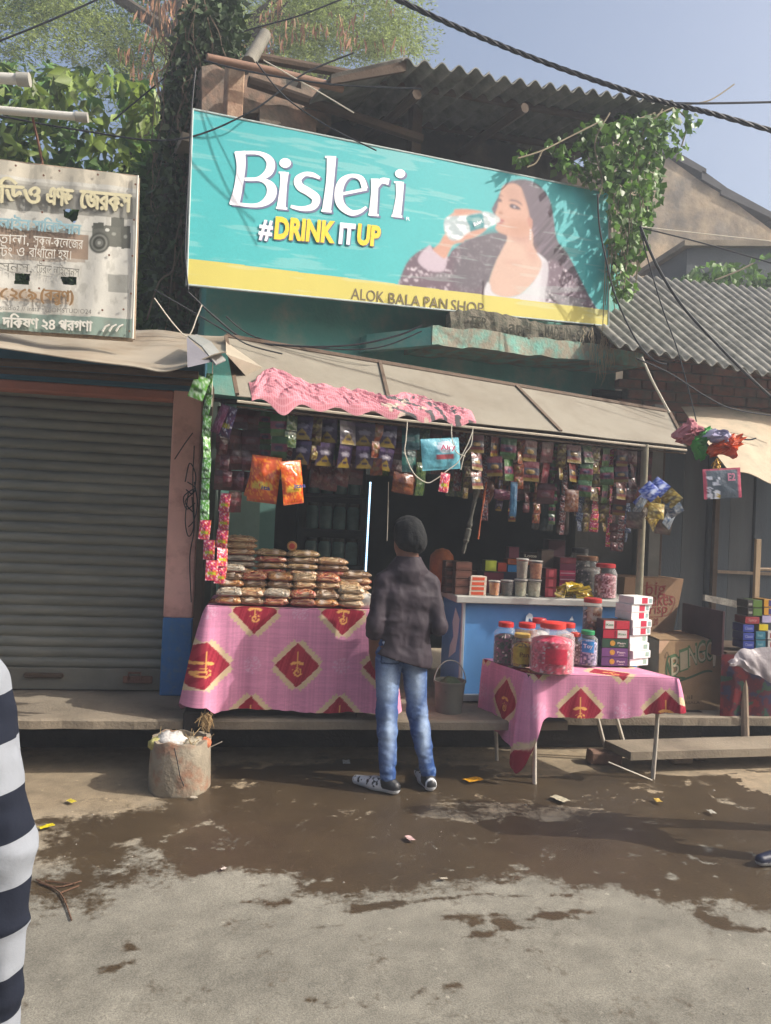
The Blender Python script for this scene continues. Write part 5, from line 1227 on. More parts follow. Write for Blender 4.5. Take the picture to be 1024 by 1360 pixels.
        b = [p+Vector((0, .02, 0)) for p in rows[-1]]; rows.append(b); mb = MB().grid(rows, closed=True); n_ = len(L_); mb.f.append(tuple(range(n_))); mb.m.append(0); mb.f.append(tuple(range(len(mb.v)-n_, len(mb.v)))[::-1]); mb.m.append(0)
        return solo(mb, name, mat('bag_'+col, col, rough, .2, 12, .5, 30, trans=trans, spec=.5), label, cat, smooth=True)
    crumple('cloth_rag', [(893, 580), (908, 562), (918, 558), (932, 572), (928, 586), (914, 590), (900, 586)], 5.2, 'b5737c', 'dusty pink rag tied at the awning right corner', 3, .06, .9, .2, 'rag')
    crumple('plastic_bag', [(918, 592), (924, 580), (936, 570), (946, 568), (940, 580), (934, 592), (936, 606), (928, 610), (922, 604)], 5.15, '3d9a3c', 'green plastic bag at the awning right corner', 5)
    crumple('plastic_bag', [(936, 578), (950, 570), (965, 574), (968, 584), (958, 588), (944, 586)], 5.1, 'b8b4d0', 'white plastic bag between the green and the orange one', 7)
    crumple('plastic_bag', [(934, 600), (948, 588), (966, 576), (982, 578), (988, 584), (978, 598), (974, 608), (958, 604), (944, 606)], 5.12, 'd2531c', 'bright orange plastic bag at the awning right corner', 9)
    rope([P(984, 583, 5.1), P(996, 584, 5.1), P(1004, 582, 5.1)], .006, 'twig', M_wire, 'dark twig end sticking out of the orange bag', 'twig')
    mb = MB(); pr = random.Random(6)
    for i in range(26): p = P(952+pr.uniform(-5, 5), 608+pr.uniform(0, 14), 5.12+pr.uniform(-.02, .02)); mb.tube([p, p+Vector((pr.uniform(-.02, .02), pr.uniform(-.02, .02), -pr.uniform(.02, .05)))], .004, 4)
    solo(mb, 'tinsel', mat('gold_tinsel', 'a8823a', .35, .3, 60, .2, metal=.6), 'gold tinsel tuft under the orange bag', 'tinsel')
    pk = lambda u, v: np.where((((u < .08) | (u > .92) | (v < .07)))[:, None], lincol('b04860'), np.where(((u < .45) & (fbm(u*16, v*13, s=8) > .5) & (v > .25))[:, None], lincol('c8ccd8'), np.where(((np.abs(u-.33) < .08) & (v > .78))[:, None], lincol('b8a030'), lincol('46525e'))))
    bag('hanging_packet', 958, 622, 5.1, 52, 40, pk, 'grey packet with pink border hanging below the orange bag', 'packet', -.2, -.1, .03, writing=('E2', mat('print_rose', 'c07890', .5, .02), .62, .42, .82, .25))
hanging_bags()

# the pink towel on the awning front
def towel():
    fl, fr, bl, br = [AW[k] for k in ('fl', 'fr', 'bl', 'br')]; nS, nT = 420, 80
    q0 = min(np.linspace(0, 1, 400), key=lambda q: abs(proj(fl.lerp(fr, q))[0]-335)); q1 = min(np.linspace(0, 1, 400), key=lambda q: abs(proj(fl.lerp(fr, q))[0]-632))
    S, T = np.meshgrid(np.linspace(0, 1, nS), np.linspace(0, 1, nT))
    ext = .24+.10*fbm(S*5, S*0, s=5)+.16*np.exp(-((S-.12)/.09)**2)+.10*np.exp(-((S-.72)/.1)**2)-.10*S-.14*np.exp(-((S-.02)/.04)**2)
    front = -.03*np.exp(-((S-.13)/.05)**2)-.012+.012*np.sin(S*40)
    k = T*(ext-front)+front      # metres up the slope from the front edge
    wl = (bl-fl).length; Q = q0+(q1-q0)*S
    F0 = np.array(fl); F1 = np.array(fr); B0 = np.array(bl); B1 = np.array(br)
    pf = F0+(F1-F0)*Q[..., None]; pb = B0+(B1-B0)*Q[..., None]; kk = (k/wl)[..., None]; p = pf+(pb-pf)*np.maximum(kk, 0)
    p[..., 2] -= np.maximum(-k, 0)*1.6; p -= np.array(BN)*np.maximum(-k, 0)[..., None]*.3
    warp = fbm(S*4, T*2, s=15)*3
    hgt = .010+.016*np.abs(np.sin(S*26+warp*4+T*5))*fbm(S*10, T*3, s=6)*2+.012*np.abs(np.sin(T*9+warp*5+S*30))*fbm(S*8, T*4, s=16)+.02*np.exp(-((S-.14)/.08)**2)*(1-abs(T*2-1))
    hgt = hgt+.022*(1-np.abs(2*fbm(S*34+T*6, T*7+warp, s=71, o=2)-1)*3).clip(0, 1)*fbm(S*9, T*3, s=72)*1.2; edge = np.clip(np.minimum(np.minimum(T, 1-T)*6, np.minimum(S, 1-S)*30), 0, 1); hgt = .012+hgt*edge
    p = p+np.array([-.1, -.25, .95])*hgt[..., None]
    ck = ((np.floor(S*nS) % 4 == 0) | (np.floor(T*nT) % 4 == 0)); col = np.zeros(S.shape+(3,), np.float32); col[:] = lincol('b87580'); col[ck] = lincol('c89099'); col *= (.8+.4*fbm(S*9, T*4, s=2))[..., None]
    dk = (S > .58) & (np.sin(S*60+T*9+warp*6) > .45) & (fbm(S*16, T*5, s=33) > .45); col[dk] = lincol('5c5a5c'); lt = (S > .55) & (S < .8) & (fbm(S*24, T*8, s=43) > .62); col[lt] = lincol('b9aa9c')
    V = p.reshape(-1, 3); lo = V.copy(); lo[:, 2] -= .008; F_ = gridfaces(nT, nS); n_ = len(V)
    me = npmesh('towel', np.concatenate([V, lo]), np.concatenate([F_, F_[:, ::-1]+n_]), M_matte, np.concatenate([col.reshape(-1, 3)]*2), True)
    tag(centre(linkmesh('towel', me)), 'crumpled pink checked towel lying along the awning front edge', 'towel')
towel()
# ================================================================ SNACK PACKETS ON THE LEFT TABLE
def nut_packet(name, w_, d_, h_, c1, c2, band, lumps, seed, coarse=1.0):
    nu, nv = 80, 30; U, V_ = np.meshgrid(np.linspace(0, 2*math.pi, nu, endpoint=False), np.linspace(-math.pi/2, math.pi/2, nv))
    e = .55; sp = lambda x, p: np.sign(x)*np.abs(x)**p
    x = sp(np.cos(V_), e)*sp(np.cos(U), .45); y = sp(np.cos(V_), e)*sp(np.sin(U), .5); z = sp(np.sin(V_), .9)
    n_ = fbm(x*lumps+seed*3, y*lumps, z*3, s=seed); k = 1+.22*(n_-.5)
    px_ = x*w_/2*(1+.03*(n_-.5)); py_ = y*d_/2*k; pz = (z*.5+.5)*h_*(1+.30*(n_-.5))*(1+.35*(fbm(x*lumps*2.2+seed, y*lumps*1.6, s=seed+8)-.5)); pz = pz*(1-.45*np.abs(x)**5)+h_*.12*np.abs(x)**5
    sk = fbm(x*20*coarse+seed, y*14*coarse, z*9*coarse, s=seed+3, o=2); col = np.zeros(x.shape+(3,), np.float32); col[:] = lincol(c1); col[sk > .54] = lincol(c2); col[sk < .38] = lincol(c1)*.35; col[sk > .72] = lincol('c8b89c')
    if band: 
        b = (z < -.45) | (np.abs(x) > .93); col[b] = col[b]*.35+lincol(band)*.65
        lab = (np.abs(x-.25) < .16) & (z > -.2) & (sk > .42) & (seed % 2 == 0); col[lab] = lincol('c8b8a8')
    V = np.stack([px_, py_, pz], -1).reshape(-1, 3)
    j, i = np.meshgrid(np.arange(nv-1), np.arange(nu), indexing='ij'); a = (j*nu+i).ravel(); b = (j*nu+(i+1) % nu).ravel(); F_ = np.stack([a, b, b+nu, a+nu], 1)
    return npmesh(name, V, F_, mat('clear_wrapped', attr=1, rough=.3, var=.15, scale=60, bump=.5, bscale=70, spec=.75), col.reshape(-1, 3), True)
def left_goods():
    x0, y0, z0 = LT['x0'], LT['y0'], LT['z']+.008
    kinds = [('c2a070', '7a3a24', 'a02830'), ('b89a72', '8a5030', None), ('a06030', 'c89a60', '6a2030'), ('9c3a34', 'c09060', '8a2430'), ('8a6a48', '5a3a28', 'b0a090'), ('b8b0a0', '86705c', '8a3030'), ('b39468', '6f4a30', '4d6a2c'), ('c0a888', 'a08058', None)]
    P_ = [nut_packet('packet', .178, .14, .056, *k[:2], k[2], 5+i % 3, i, .8+.1*(i % 4)) for i, k in enumerate(kinds)]
    names = ['pale peanut packet', 'tan nut packet', 'orange brown snack packet', 'red spiced nut packet', 'brown mixture packet', 'whitish puffed snack packet', 'green edged peanut packet', 'beige biscuit packet']
    wide = [nut_packet('packet', .235, .16, .048, *k[:2], k[2], 7, 20+i, 1.5) for i, k in enumerate(kinds)]
    pr = random.Random(9)
    level = ['bottom', 'second', 'third', 'fourth', 'fifth', 'sixth', 'seventh', 'eighth', 'ninth', 'top']
    def stack(px, Y, zs, n, lst, sel, ht, lab):
        X = P(px, 790, Y).x; z = zs
        for i in range(n):
            k = sel[i % len(sel)]; o = linkmesh('snack_packet', lst[k], None, (X+pr.uniform(-.006, .006), Y+pr.uniform(-.006, .006), z)); o.rotation_euler = (pr.uniform(-.02, .02), pr.uniform(-.04, .04), pr.uniform(-.12, .12)+(math.pi if pr.random() < .5 else 0))
            tag(o, f'{names[k]}, {level[min(i, 9)]} from below in the {lab}', 'snack packet', 'snack packets stacked on the left table'); z += ht*.93
        return X, z
    # front row, two high
    fr = ['first', 'second', 'third', 'fourth', 'fifth', 'sixth']
    for i, (px, sel) in enumerate(((305, [2, 5]), (334, [4, 1]), (368, [3, 5]), (402, [3, 3]), (434, [2, 4]), (466, [7, 7, 7]))):
        stack(px, 5.03, z0, 2 if i < 5 else 3, P_, sel, .052 if i < 5 else .045, f'front row stack, {fr[i]} from left')
    # middle row
    for i, (px, n, sel) in enumerate(((306, 5, [5, 4, 2, 4, 5]), (338, 4, [1, 6, 4, 3]), (371, 4, [6, 1, 4, 2]), (403, 4, [0, 4, 1, 7]), (435, 4, [4, 7, 1, 3]), (463, 3, [7, 0, 1]))):
        stack(px, 5.17, z0, n, P_, sel, .052, f'middle row stack, {fr[i]} from left')
    tops = []
    for i, (px, n, sel) in enumerate(((316, 10, [4, 2, 4, 0, 6, 5, 5, 0, 1, 1]), (358, 8, [1, 6, 4, 6, 3, 6, 3, 6]), (399, 8, [1, 6, 4, 6, 0, 6, 4, 6]), (438, 7, [4, 2, 1, 6, 3, 4, 1]), (470, 5, [4, 7, 1, 0, 4]))):
        tops.append(stack(px, 5.34, z0, n, wide, sel, .046, f'tall back stack, {fr[i]} from left'))
    # round biscuit jar lid up
    X, z = tops[2]; t = thing('biscuit_roll', (P(387, 740, 5.3).x, 5.3, z+.03), 'round tan biscuit packet standing on top of the back stacks', 'biscuit packet')
    axm = Matrix.Rotation(R(90), 3, 'X'); MB().lathe([(0, -.03), (.030, -.028), (.034, -.02), (.034, .02), (.030, .028), (0, .03)], (t.location.x, 5.3, z+.035), 20, ax=axm).build('roll', mat('biscuit', 'b08350', .7, .2, 40, .3), t, True)
    MB().lathe([(0, .031), (.02, .031), (.02, .033), (0, .033)], (t.location.x, 5.3, z+.035), 14, ax=axm).build('label', mat('biscuit_label', 'a03028', .6, .2, 30), t)
    # silver bubble packet at the right end
    tt = thing('bubble_packet', (P(484, 800, 5.02).x, 5.02, z0), 'silvery clear packet of round sweets at the right end of the front row', 'snack packet')
    mb = MB(); i = 0
    for dx in range(5):
        for dz in range(3): c = tt.location+Vector((dx*.026-.05, (dz % 2)*.01, .016+dz*.026)); mb.lathe([(0, -.015), (.009, -.012), (.015, 0), (.009, .012), (0, .015)], c, 10)
    mb.build('sweets', mat('silver_sweet', 'a39a8c', .3, .3, 30, .1, metal=.3), tt, True)
    q = linkmesh('wrapper', nut_packet('wrapper', .155, .09, .09, 'b0a898', '8c8478', None, 5, 44), tt); q.data.materials[0] = clearmat('clear_wrap', 'e0e0dc', .35, .15)
left_goods()

# ================================================================ JARS, BOXES AND TUBS
def jar(px, pyb, Y, wp, hp, cont, c2, lidc, label, group='sweet jars on the right table', lab=None, square=False, lidw=.62, z=None, fillk=.72, txt=None):
    base = P(px, pyb, Y) if z is None else Vector((P(px, pyb, Y).x, Y, z)); d = (base-EYEP).dot(FW); r = wp*d/FOC/2; h = hp*d/FOC
    t = thing('jar', base, label, 'jar', group); rl = r*lidw
    body = [(r*.90, 0), (r, .012), (r, h*.70), (r*.93, h*.78), (rl*.98, h*.86), (rl*.96, h*.90)]
    L_ = MB(); L_.lathe(body, base, 26); L_.build('body', clearmat('jar_plastic', 'fafcfc', .025, .06), t, True)
    ins = [(0, .006), (r*.86, .006), (r*.955, .018), (r*.955, h*fillk*.93), (r*.7, h*fillk), (0, h*fillk*1.01)]
    me = MB().lathe(ins, (0, 0, 0), 40).mesh('contents', M_attr, True)
    # speckled contents as many small sweets
    nu, nv = 70, 44; U, V_ = np.meshgrid(np.linspace(0, 2*math.pi, nu), np.linspace(0, 1, nv)); zz = .008+V_*(h*fillk-.008); rr = r*.955*np.clip((1-V_)*9, 0, 1)**.4
    n_ = _h(np.floor(U*r/.011), np.floor(zz/.011), np.zeros_like(U), 3); n2 = fbm(U*r/.02, zz/.02, s=5); rr = rr*(1-.05*n2); col = np.zeros(U.shape+(3,), np.float32); col[:] = lincol(cont); col[n_ > .5] = lincol(c2); col[n_ > .93] = lincol('d0b8b8'); col[n2 < .38] *= .5
    V = np.stack([rr*np.cos(U), rr*np.sin(U), zz], -1).reshape(-1, 3); linkmesh('contents', npmesh('contents', V, gridfaces(nv, nu), M_attr, col.reshape(-1, 3), True), t)
    bpy.data.meshes.remove(me)
    lid = [(rl*.98, h*.88), (rl*1.06, h*.885), (rl*1.06, h*.985), (rl*.98, h), (0, h*1.0)]
    MB().lathe(lid, base, 26).build('lid', mat('lid_'+lidc, lidc, .4, .1, 9, .05), t, True)
    if lab:
        c, a0, a1, z1, z2 = lab; rows = [[base+Vector((r*1.012*math.cos(a), r*1.012*math.sin(a), h*z_)) for a in np.linspace(R(a0), R(a1), 18)] for z_ in (z1, z2)]
        l = MB().grid(rows).build('label', mat('jlabel_'+c, c, .5, .25, 40, .02, col2='8a5a3a' if c.startswith('c') else None), t, True)
        if txt:
            m2 = MB(); am = R((a0+a1)/2); tn = Vector((math.cos(am), math.sin(am), 0)); tg = Vector((-math.sin(am), math.cos(am), 0)); cc = base+tn*r*1.02+Vector((0, 0, h*(z1+z2)/2-h*.03)); text_into(m2, txt[0], cc-tg*r*.45, cc+tg*r*.45, Vector((0, 0, h*txt[1])), tn, .004, .02); m2.build('label_text', mat('ink_'+txt[2], txt[2], .5, .05), l)
    return t
def printed_box(c, d, rz, fcol, scol, label, cat, group=None, txt=None, disc=None, tcol=None, name='carton', bands=()):
    t = thing(name, Vector(c), label, cat, group, 0)
    M = Matrix.Rotation(rz, 3, 'Z'); w_, dd, h = d; ex = M @ Vector((1, 0, 0)); ey = M @ Vector((0, 1, 0)); c = Vector(c)
    MB().box(c+Vector((0, 0, h/2)), d, rz=rz, bev=.0025, ).build('box', mat('box_'+scol, scol, .5, .1, 12, .05), t)
    f0 = c-ey*(dd/2+.0015); 
    def pt(u, v, l=0): return f0+ex*(u-.5)*w_+Vector((0, 0, v*h))-ey*l
    if fcol != scol: MB().prism([pt(.01, .03), pt(.99, .03), pt(.99, .97), pt(.01, .97)], ey*.001).build('front_print', mat('box_'+fcol, fcol, .5, .1, 12, .05), t)
    for (u0, v0, u1, v1, cc) in bands: MB().prism([pt(u0, v0, .001), pt(u1, v0, .001), pt(u1, v1, .001), pt(u0, v1, .001)], ey*.0008).build('printed_band', mat('box_'+cc, cc, .5, .1, 12, .05), t)
    if disc:
        u, v, r_, cc = disc; MB().prism([pt(u, v, .0016)+ex*r_*math.cos(a)+Vector((0, 0, r_*math.sin(a))) for a in np.linspace(0, 2*math.pi, 18, endpoint=False)], ey*.001).build('emblem', mat('box_'+cc, cc, .5, .3, 60, .05), t)
    if txt:
        for (s, u0, u1, v, hh, cc) in txt: m2 = MB(); text_into(m2, s, pt(u0, v), pt(u1, v), Vector((0, 0, hh*h)), -ey, .003, .015); m2.build('print', mat('ink_'+cc, cc, .5, .05), t)
    return t
def right_table_goods():
    z = RT_['z']+.012
    S = lambda px, py: G(px, py, z)
    def J(px, py, wp, hp, *a, **k): b = S(px, py); return jar(px, py, b.y, wp, hp, *a, z=z, **k)
    J(670, 880, 31, 54, '2a3a34', '6a3050', 'b02a28', 'dark filled jar with red lid, leftmost on the low right table')
    J(698, 881, 34, 54, 'b03048', 'd88898', 'b52c2a', 'jar of pink sweets with red lid and white wrapper, second jar from the left', lab=('c8c6cc', 190, 300, .58, .86))
    J(714, 877, 28, 56, 'b0b0a8', 'd0c8c4', 'b52c2a', 'jar with pale sweets and red lid standing behind the big pink jar')
    J(752, 879, 30, 52, 'b0a098', 'c86058', 'c23a30', 'tall jar with bright red lid right of the big pink jar', lab=('c04050', 215, 300, .40, .62))
    J(692, 885, 28, 44, 'b08a20', '5a4416', 'b89a50', 'small jar with yellow printed label in front of the pink jars', lab=('a89438', 200, 330, .12, .62), lidw=.7, txt=('Pan', .14, '6a4a10'))
    J(732, 892, 58, 66, 'c02848', 'd86078', 'cf3a34', 'largest jar, full of pink red sweets, at the front of the right table', txt=None, lab=('b82440', 232, 290, .22, .52), lidw=.55)
    J(763, 882, 20, 42, '6a5048', 'b8a8a0', 'c84838', 'slim jar with red and orange lid between the big jar and the green lidded jar')
    J(779, 883, 27, 46, '4a4a78', 'a8a0c0', '2f8a58', 'jar with green lid and bright blue printed label', lab=('2a7ab8', 215, 285, .40, .72), txt=('Toy', .12, 'e0e0e8'))
    b = S(784, 876); jar(784, 876, b.y, 26, 32, '5a3a38', '9a7a78', '3a2424', 'dark jar under the red lidded can at the back of the right table', z=z, lidw=.9)
    jar(784, 876, b.y, 25, 50, '5a3a34', '8a5a48', 'a83030', 'tall dark red lidded can with pale printed label at the back of the table', z=z+.172, lab=('c0bab0', 215, 330, .40, .78), lidw=.9, txt=('Nut', .08, '7a3a28'))
    # big jar lettering
    b = S(732, 892); d = (b-EYEP).dot(FW); r_ = 29*d/FOC
    # boxes
    b = S(817, 885); w_ = 37*(b-EYEP).dot(FW)/FOC; h = 12*(b-EYEP).dot(FW)/FOC; rz = -.03
    rows = [('5c3a6a', '3a2030', 'bottom purple box with gold emblem in the front box stack', ('Paan', 'd8c8c8')), ('6a4478', '3a2030', 'second purple box with gold emblem in the front box stack', ('Paan', 'd8c8c8')), ('2c4a3a', '38202c', 'dark green box with gold emblem, middle of the front box stack', ('Paan', 'd8d0c8')), ('a8283c', '3c1c24', 'red box with white patch at right, fourth in the front box stack', None), ('b83040', '4a2c28', 'red box with white patch at left, top of the front box stack', None)]
    for i, (f, s_, lab, tx) in enumerate(rows):
        c = Vector((b.x+(.004 if i > 2 else 0), b.y+.07, z+i*(h+.001)))
        if tx: printed_box(c, (w_, .12, h), rz, f, s_, lab, 'box', 'sweet boxes on the right table', txt=[(tx[0], .58, .88, .42, .22, tx[1]), ('mouth', .63, .84, .18, .12, tx[1])], disc=(.40, .5, h*.30, 'c0923a'))
        else: printed_box(c, (w_, .12, h), rz, f, s_, lab, 'box', 'sweet boxes on the right table', bands=[(.08, .08, .40, .92, 'd0cdc6') if i == 4 else (.55, .08, .9, .92, 'd0cdc6'), (.44, .1, .5, .9, '7a2030')], txt=[('Kiss', .11 if i == 4 else .58, .37 if i == 4 else .86, .4, .25, '3a7a4a')])
    b = S(838, 876); b.y = 4.985; b.x = P(839, 872, 5.08).x; h2 = .0525
    for i in range(9):
        f, s_ = ('ece9e8', 'dedbd8'); c = Vector((b.x+.012*math.sin(i*1.7), b.y+.1+.006*math.cos(i*2), z+i*(h2+.001)))
        printed_box(c, (.175, .15, h2), .34+.05*math.sin(i*2.2), f, s_, f'white box with pink patch, {ORD[i]} from below in the tall white stack', 'box', 'tall stack of white boxes', bands=[(.42, .12, .72, .9, 'b82c48'), (.80, .2, .95, .8, '8fa8a8')] if i > 3 else [(.7, .2, .9, .8, '98b0a4')])
    b = S(812, 870)
    for i in range(0): 
        c = Vector((b.x+.0, 5.13, z+.24+(i-1)*.062)) if i else Vector((b.x, 5.13, z))
        if i == 0: printed_box(c, (.15, .12, .238), 0, '5a5458', '4a4448', 'tall grey box carrying three small grey boxes behind the red boxes', 'box', 'grey boxes behind the red boxes')
        else: printed_box(c, (.14, .11, .06), .05*i, '77737a', '68646a', f'grey box in shade, {ORD[i-1]} of three stacked behind the red boxes', 'box', 'grey boxes behind the red boxes', disc=(.5, .5, .018, '9a9aa0'))
right_table_goods()

def counter_goods():
    Y, z, yb = FZ['Y'], FZ['z']+.001, FZ['yb']
    X = lambda px, yy: P(px, 790, yy).x
    def tub(px, yy, wp, hp, c, c2, label, lift=0, lidc='b8b4ae'):
        b = Vector((X(px, yy), yy, z+lift)); d = (b-EYEP).dot(FW); r = wp*d/FOC/2; h = hp*d/FOC; t = thing('tub', b, label, 'tub', 'clear tubs on the counter')
        MB().lathe([(r*.8, 0), (r*.84, .004), (r, h*.9), (r*1.05, h*.92), (r*1.05, h*.95)], b, 22).build('cup', clearmat('tub_plastic', 'f0eeea', .10, .12), t, True)
        MB().lathe([(0, .004), (r*.78, .004), (r*.93, h*.8), (r*.6, h*.86), (0, h*.87)], b, 22, wob=.02).build('contents', mat('tubfill_'+c, c, .6, .25, 45, .6, 70, col2=c2, mix=.5, mscale=50), t, True)
        MB().lathe([(r*1.06, h*.94), (r*1.06, h*.99), (r*.9, h), (0, h)], b, 22).build('lid', mat('tublid', lidc, .35, .1), t, True); return h
    yf = Y+.07
    h = tub(656, yf, 15, 20, 'b8601c', 'c88838', 'tub of orange balls, left in the front counter row')
    tub(673, yf+.02, 17, 21, '3a3a3c', '55504a', 'dark filled tub right of the orange ball tub')
    tub(691, yf, 17, 23, 'a8ac94', 'c0c0a8', 'tub of pale green sweets, left of the two pale tubs'); tub(709, yf, 18, 23, 'b0b49c', 'c8c8b4', 'tub of pale sweets, right of the two pale tubs')
    hh = 23*(Vector((X(709, yf), yf, z))-EYEP).dot(FW)/FOC+.002
    tub(710, yf, 18, 25, 'a86030', 'c8884c', 'tub of tan balls stacked on the right pale tub', hh); tub(692, yf+.0, 16, 27, '7a766a', '8c8878', 'cloudy jar stacked on the left pale tub', hh, '8c8a80')
    # orange and white packs at the left
    for i in range(4):
        b = Vector((X(632, yf), yf+.01, z+i*.035)); printed_box(b, (.125, .11, .034), .03*i, 'c9b9a8', 'c2b8ac', f'cream and orange pack, {ORD[i]} from below at the left front of the counter', 'box', 'orange and cream packs', bands=[(.1, .15, .85, .8, 'b8482a')])
    for i, (px, yy, n, c, lab) in enumerate(((612, Y+.10, 4, '5a3a30', 'brown biscuit pack'), (597, Y+.2, 4, '4a342c', 'dark brown pack'))):
        for k in range(n): printed_box((X(px, yy), yy, z+k*.06), (.12, .12, .058), .1*i, c, '3c2a24', f'{lab}, {ORD[k]} from below at the left end of the counter', 'box', 'brown packs by the customer', bands=[(.1, .3, .9, .7, '6a4438')])
    b = Vector((X(585, Y+.3), Y+.3, z+.24)); t = thing('snack_bowl', b, 'orange brown heap of snacks on a stack left of the counter', 'snack heap'); MB().lathe([(.09, -.24), (.09, 0), (.085, .03), (.05, .07), (0, .085)], b, 18, wob=.05).build('heap', mat('heap', '8a4a24', .7, .3, 30, .8), t, True)
    # boxes further back
    bk = Y+.34
    for (px, py, wp, hp, f, s_, lab, tx) in ((650, 768, 26, 22, '702838', '301820', 'dark maroon box low in the middle of the counter', None), (672, 768, 30, 22, '1e2038', '181a28', 'navy box in the middle of the counter', None), (655, 748, 16, 14, 'a0a830', '3a4020', 'small yellow green box above the maroon box', None), (670, 750, 14, 16, 'a83c28', '5a2018', 'small red box beside the blue one', None), (682, 746, 14, 10, '2a7ab0', '1c4a70', 'small bright blue box beside the red one', None),
            (690, 738, 34, 9, 'a85020', '5a2c14', 'flat orange box above the small blue box', ('Gold', '602020')), (680, 722, 14, 14, '7a3a48', '402028', 'small pink brown box at the top of the middle pile', None), (700, 729, 22, 8, '2c2420', '1c1816', 'dark box with pale lettering at the top of the pile', ('Lotte', 'c8c0a8'))):
        pass
    zc = z
    def bx(px, yy, w_, d_, h_, zz, f, s_, lab, tx=None, bands=(), rz=0, grp='boxes piled on the counter'):
        return printed_box((X(px, yy), yy, zz), (w_, d_, h_), rz, f, s_, lab, 'box', grp, txt=tx, bands=bands)
    bx(650, bk, .16, .2, .16, z, '702838', '301820', 'dark maroon box low in the middle of the counter'); bx(676, bk, .17, .2, .16, z, '20233c', '181a28', 'navy box right of the maroon box on the counter')
    bx(648, bk, .09, .09, .085, z+.161, 'a0a830', '3a4020', 'small yellow green box on the maroon box'); bx(663, bk, .07, .09, .07, z+.161, 'a83c28', '5a2018', 'small red box between the yellow green and blue boxes'); bx(677, bk, .08, .09, .055, z+.161, '2a7ab0', '1c4a70', 'small bright blue box on the navy box')
    bx(686, bk+.02, .20, .1, .045, z+.218, 'a85020', '5a2c14', 'flat orange box lying on the blue box', [('GOLD', .1, .4, .3, .4, '602020')]); bx(678, bk+.03, .08, .08, .09, z+.264, '7a3a48', '402028', 'small pink brown box, topmost left of the pile'); bx(700, bk+.02, .12, .08, .05, z+.264, '2c2420', '1c1816', 'dark box with pale lettering, topmost right of the pile', [('Lotte', .1, .9, .3, .45, 'c8c0a8')])
    bx(697, bk, .06, .12, .2, z, '3a3a30', '2a2a24', 'dark green upright box behind the pale tubs')
    # red boxes & pink stacks
    for i in range(3): bx(727, Y+.12, .085, .12, .07, z+i*.071, '7a1c28', '401018', f'dark red box, {ORD[i]} from below left of the yellow packets', bands=[(.3, .15, .7, .85, 'a84850')], grp='dark red boxes')
    for i, c in enumerate(('5a2030', 'b02c54', '8a2a4a', 'b23058', '6a2840', '702a34')): bx(748, bk-.02, .13, .14, .048, z+i*.0485, c, '3a141e', f'{("dark red", "bright pink", "plum", "hot pink", "dim purple", "brownish red")[i]} flat pack, {ORD[i]} from below in the pink stack', bands=[(.05, .42, .95, .6, 'c0909c')] if i in (1, 2, 3) else (), grp='pink packs behind the yellow packets')
    bx(722, bk+.1, .10, .1, .34, z, '4a3a30', '3a2c26', 'tall dim brown pack standing behind the tubs')
    bx(733, bk+.16, .14, .12, .42, z, '3a1a24', '2a141c', 'tall dark maroon pack behind the pink stack')
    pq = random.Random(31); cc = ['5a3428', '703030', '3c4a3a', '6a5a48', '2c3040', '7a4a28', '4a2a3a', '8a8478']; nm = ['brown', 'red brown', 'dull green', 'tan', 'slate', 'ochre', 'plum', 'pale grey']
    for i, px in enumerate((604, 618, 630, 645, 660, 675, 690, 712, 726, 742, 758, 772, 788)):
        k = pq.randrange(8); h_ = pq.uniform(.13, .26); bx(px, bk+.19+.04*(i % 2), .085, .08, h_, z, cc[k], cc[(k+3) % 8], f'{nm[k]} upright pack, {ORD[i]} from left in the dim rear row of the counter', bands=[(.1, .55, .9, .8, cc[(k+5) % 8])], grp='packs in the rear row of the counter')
    # glass jars behind
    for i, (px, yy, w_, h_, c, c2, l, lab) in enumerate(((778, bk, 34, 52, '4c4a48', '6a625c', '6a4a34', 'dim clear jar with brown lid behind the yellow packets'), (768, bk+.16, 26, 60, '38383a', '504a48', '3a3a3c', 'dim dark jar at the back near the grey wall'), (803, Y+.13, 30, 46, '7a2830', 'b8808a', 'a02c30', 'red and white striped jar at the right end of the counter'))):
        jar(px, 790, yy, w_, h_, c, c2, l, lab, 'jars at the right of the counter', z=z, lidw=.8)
    # heap of yellow packets
    pr = random.Random(12); ym = [pillow('packet', .085, .055, .014, sach('c8a81c', '8a6a14', '3a3010', 'd8c850', 3, 1), M_foil, 7, 9, .08, 50+i, .3) for i in range(3)]
    k = 0
    for lay, n, wd in ((0, 13, .135), (1, 11, .11), (2, 8, .075), (3, 4, .04)):
        for i in range(n):
            x = X(762, yf)+pr.uniform(-wd, wd); yy = yf+.03+pr.uniform(-.05, .06); o = linkmesh('yellow_packet', ym[k % 3], None, (x, yy, z+.05+lay*.017+pr.uniform(0, .01))); o.rotation_euler = (pr.uniform(-1.2, .1), pr.uniform(-.5, .5), pr.uniform(-1.3, 1.3)); k += 1
            tag(o, 'small yellow packet in the loose heap on the counter', 'packet', 'heap of yellow packets')
counter_goods()

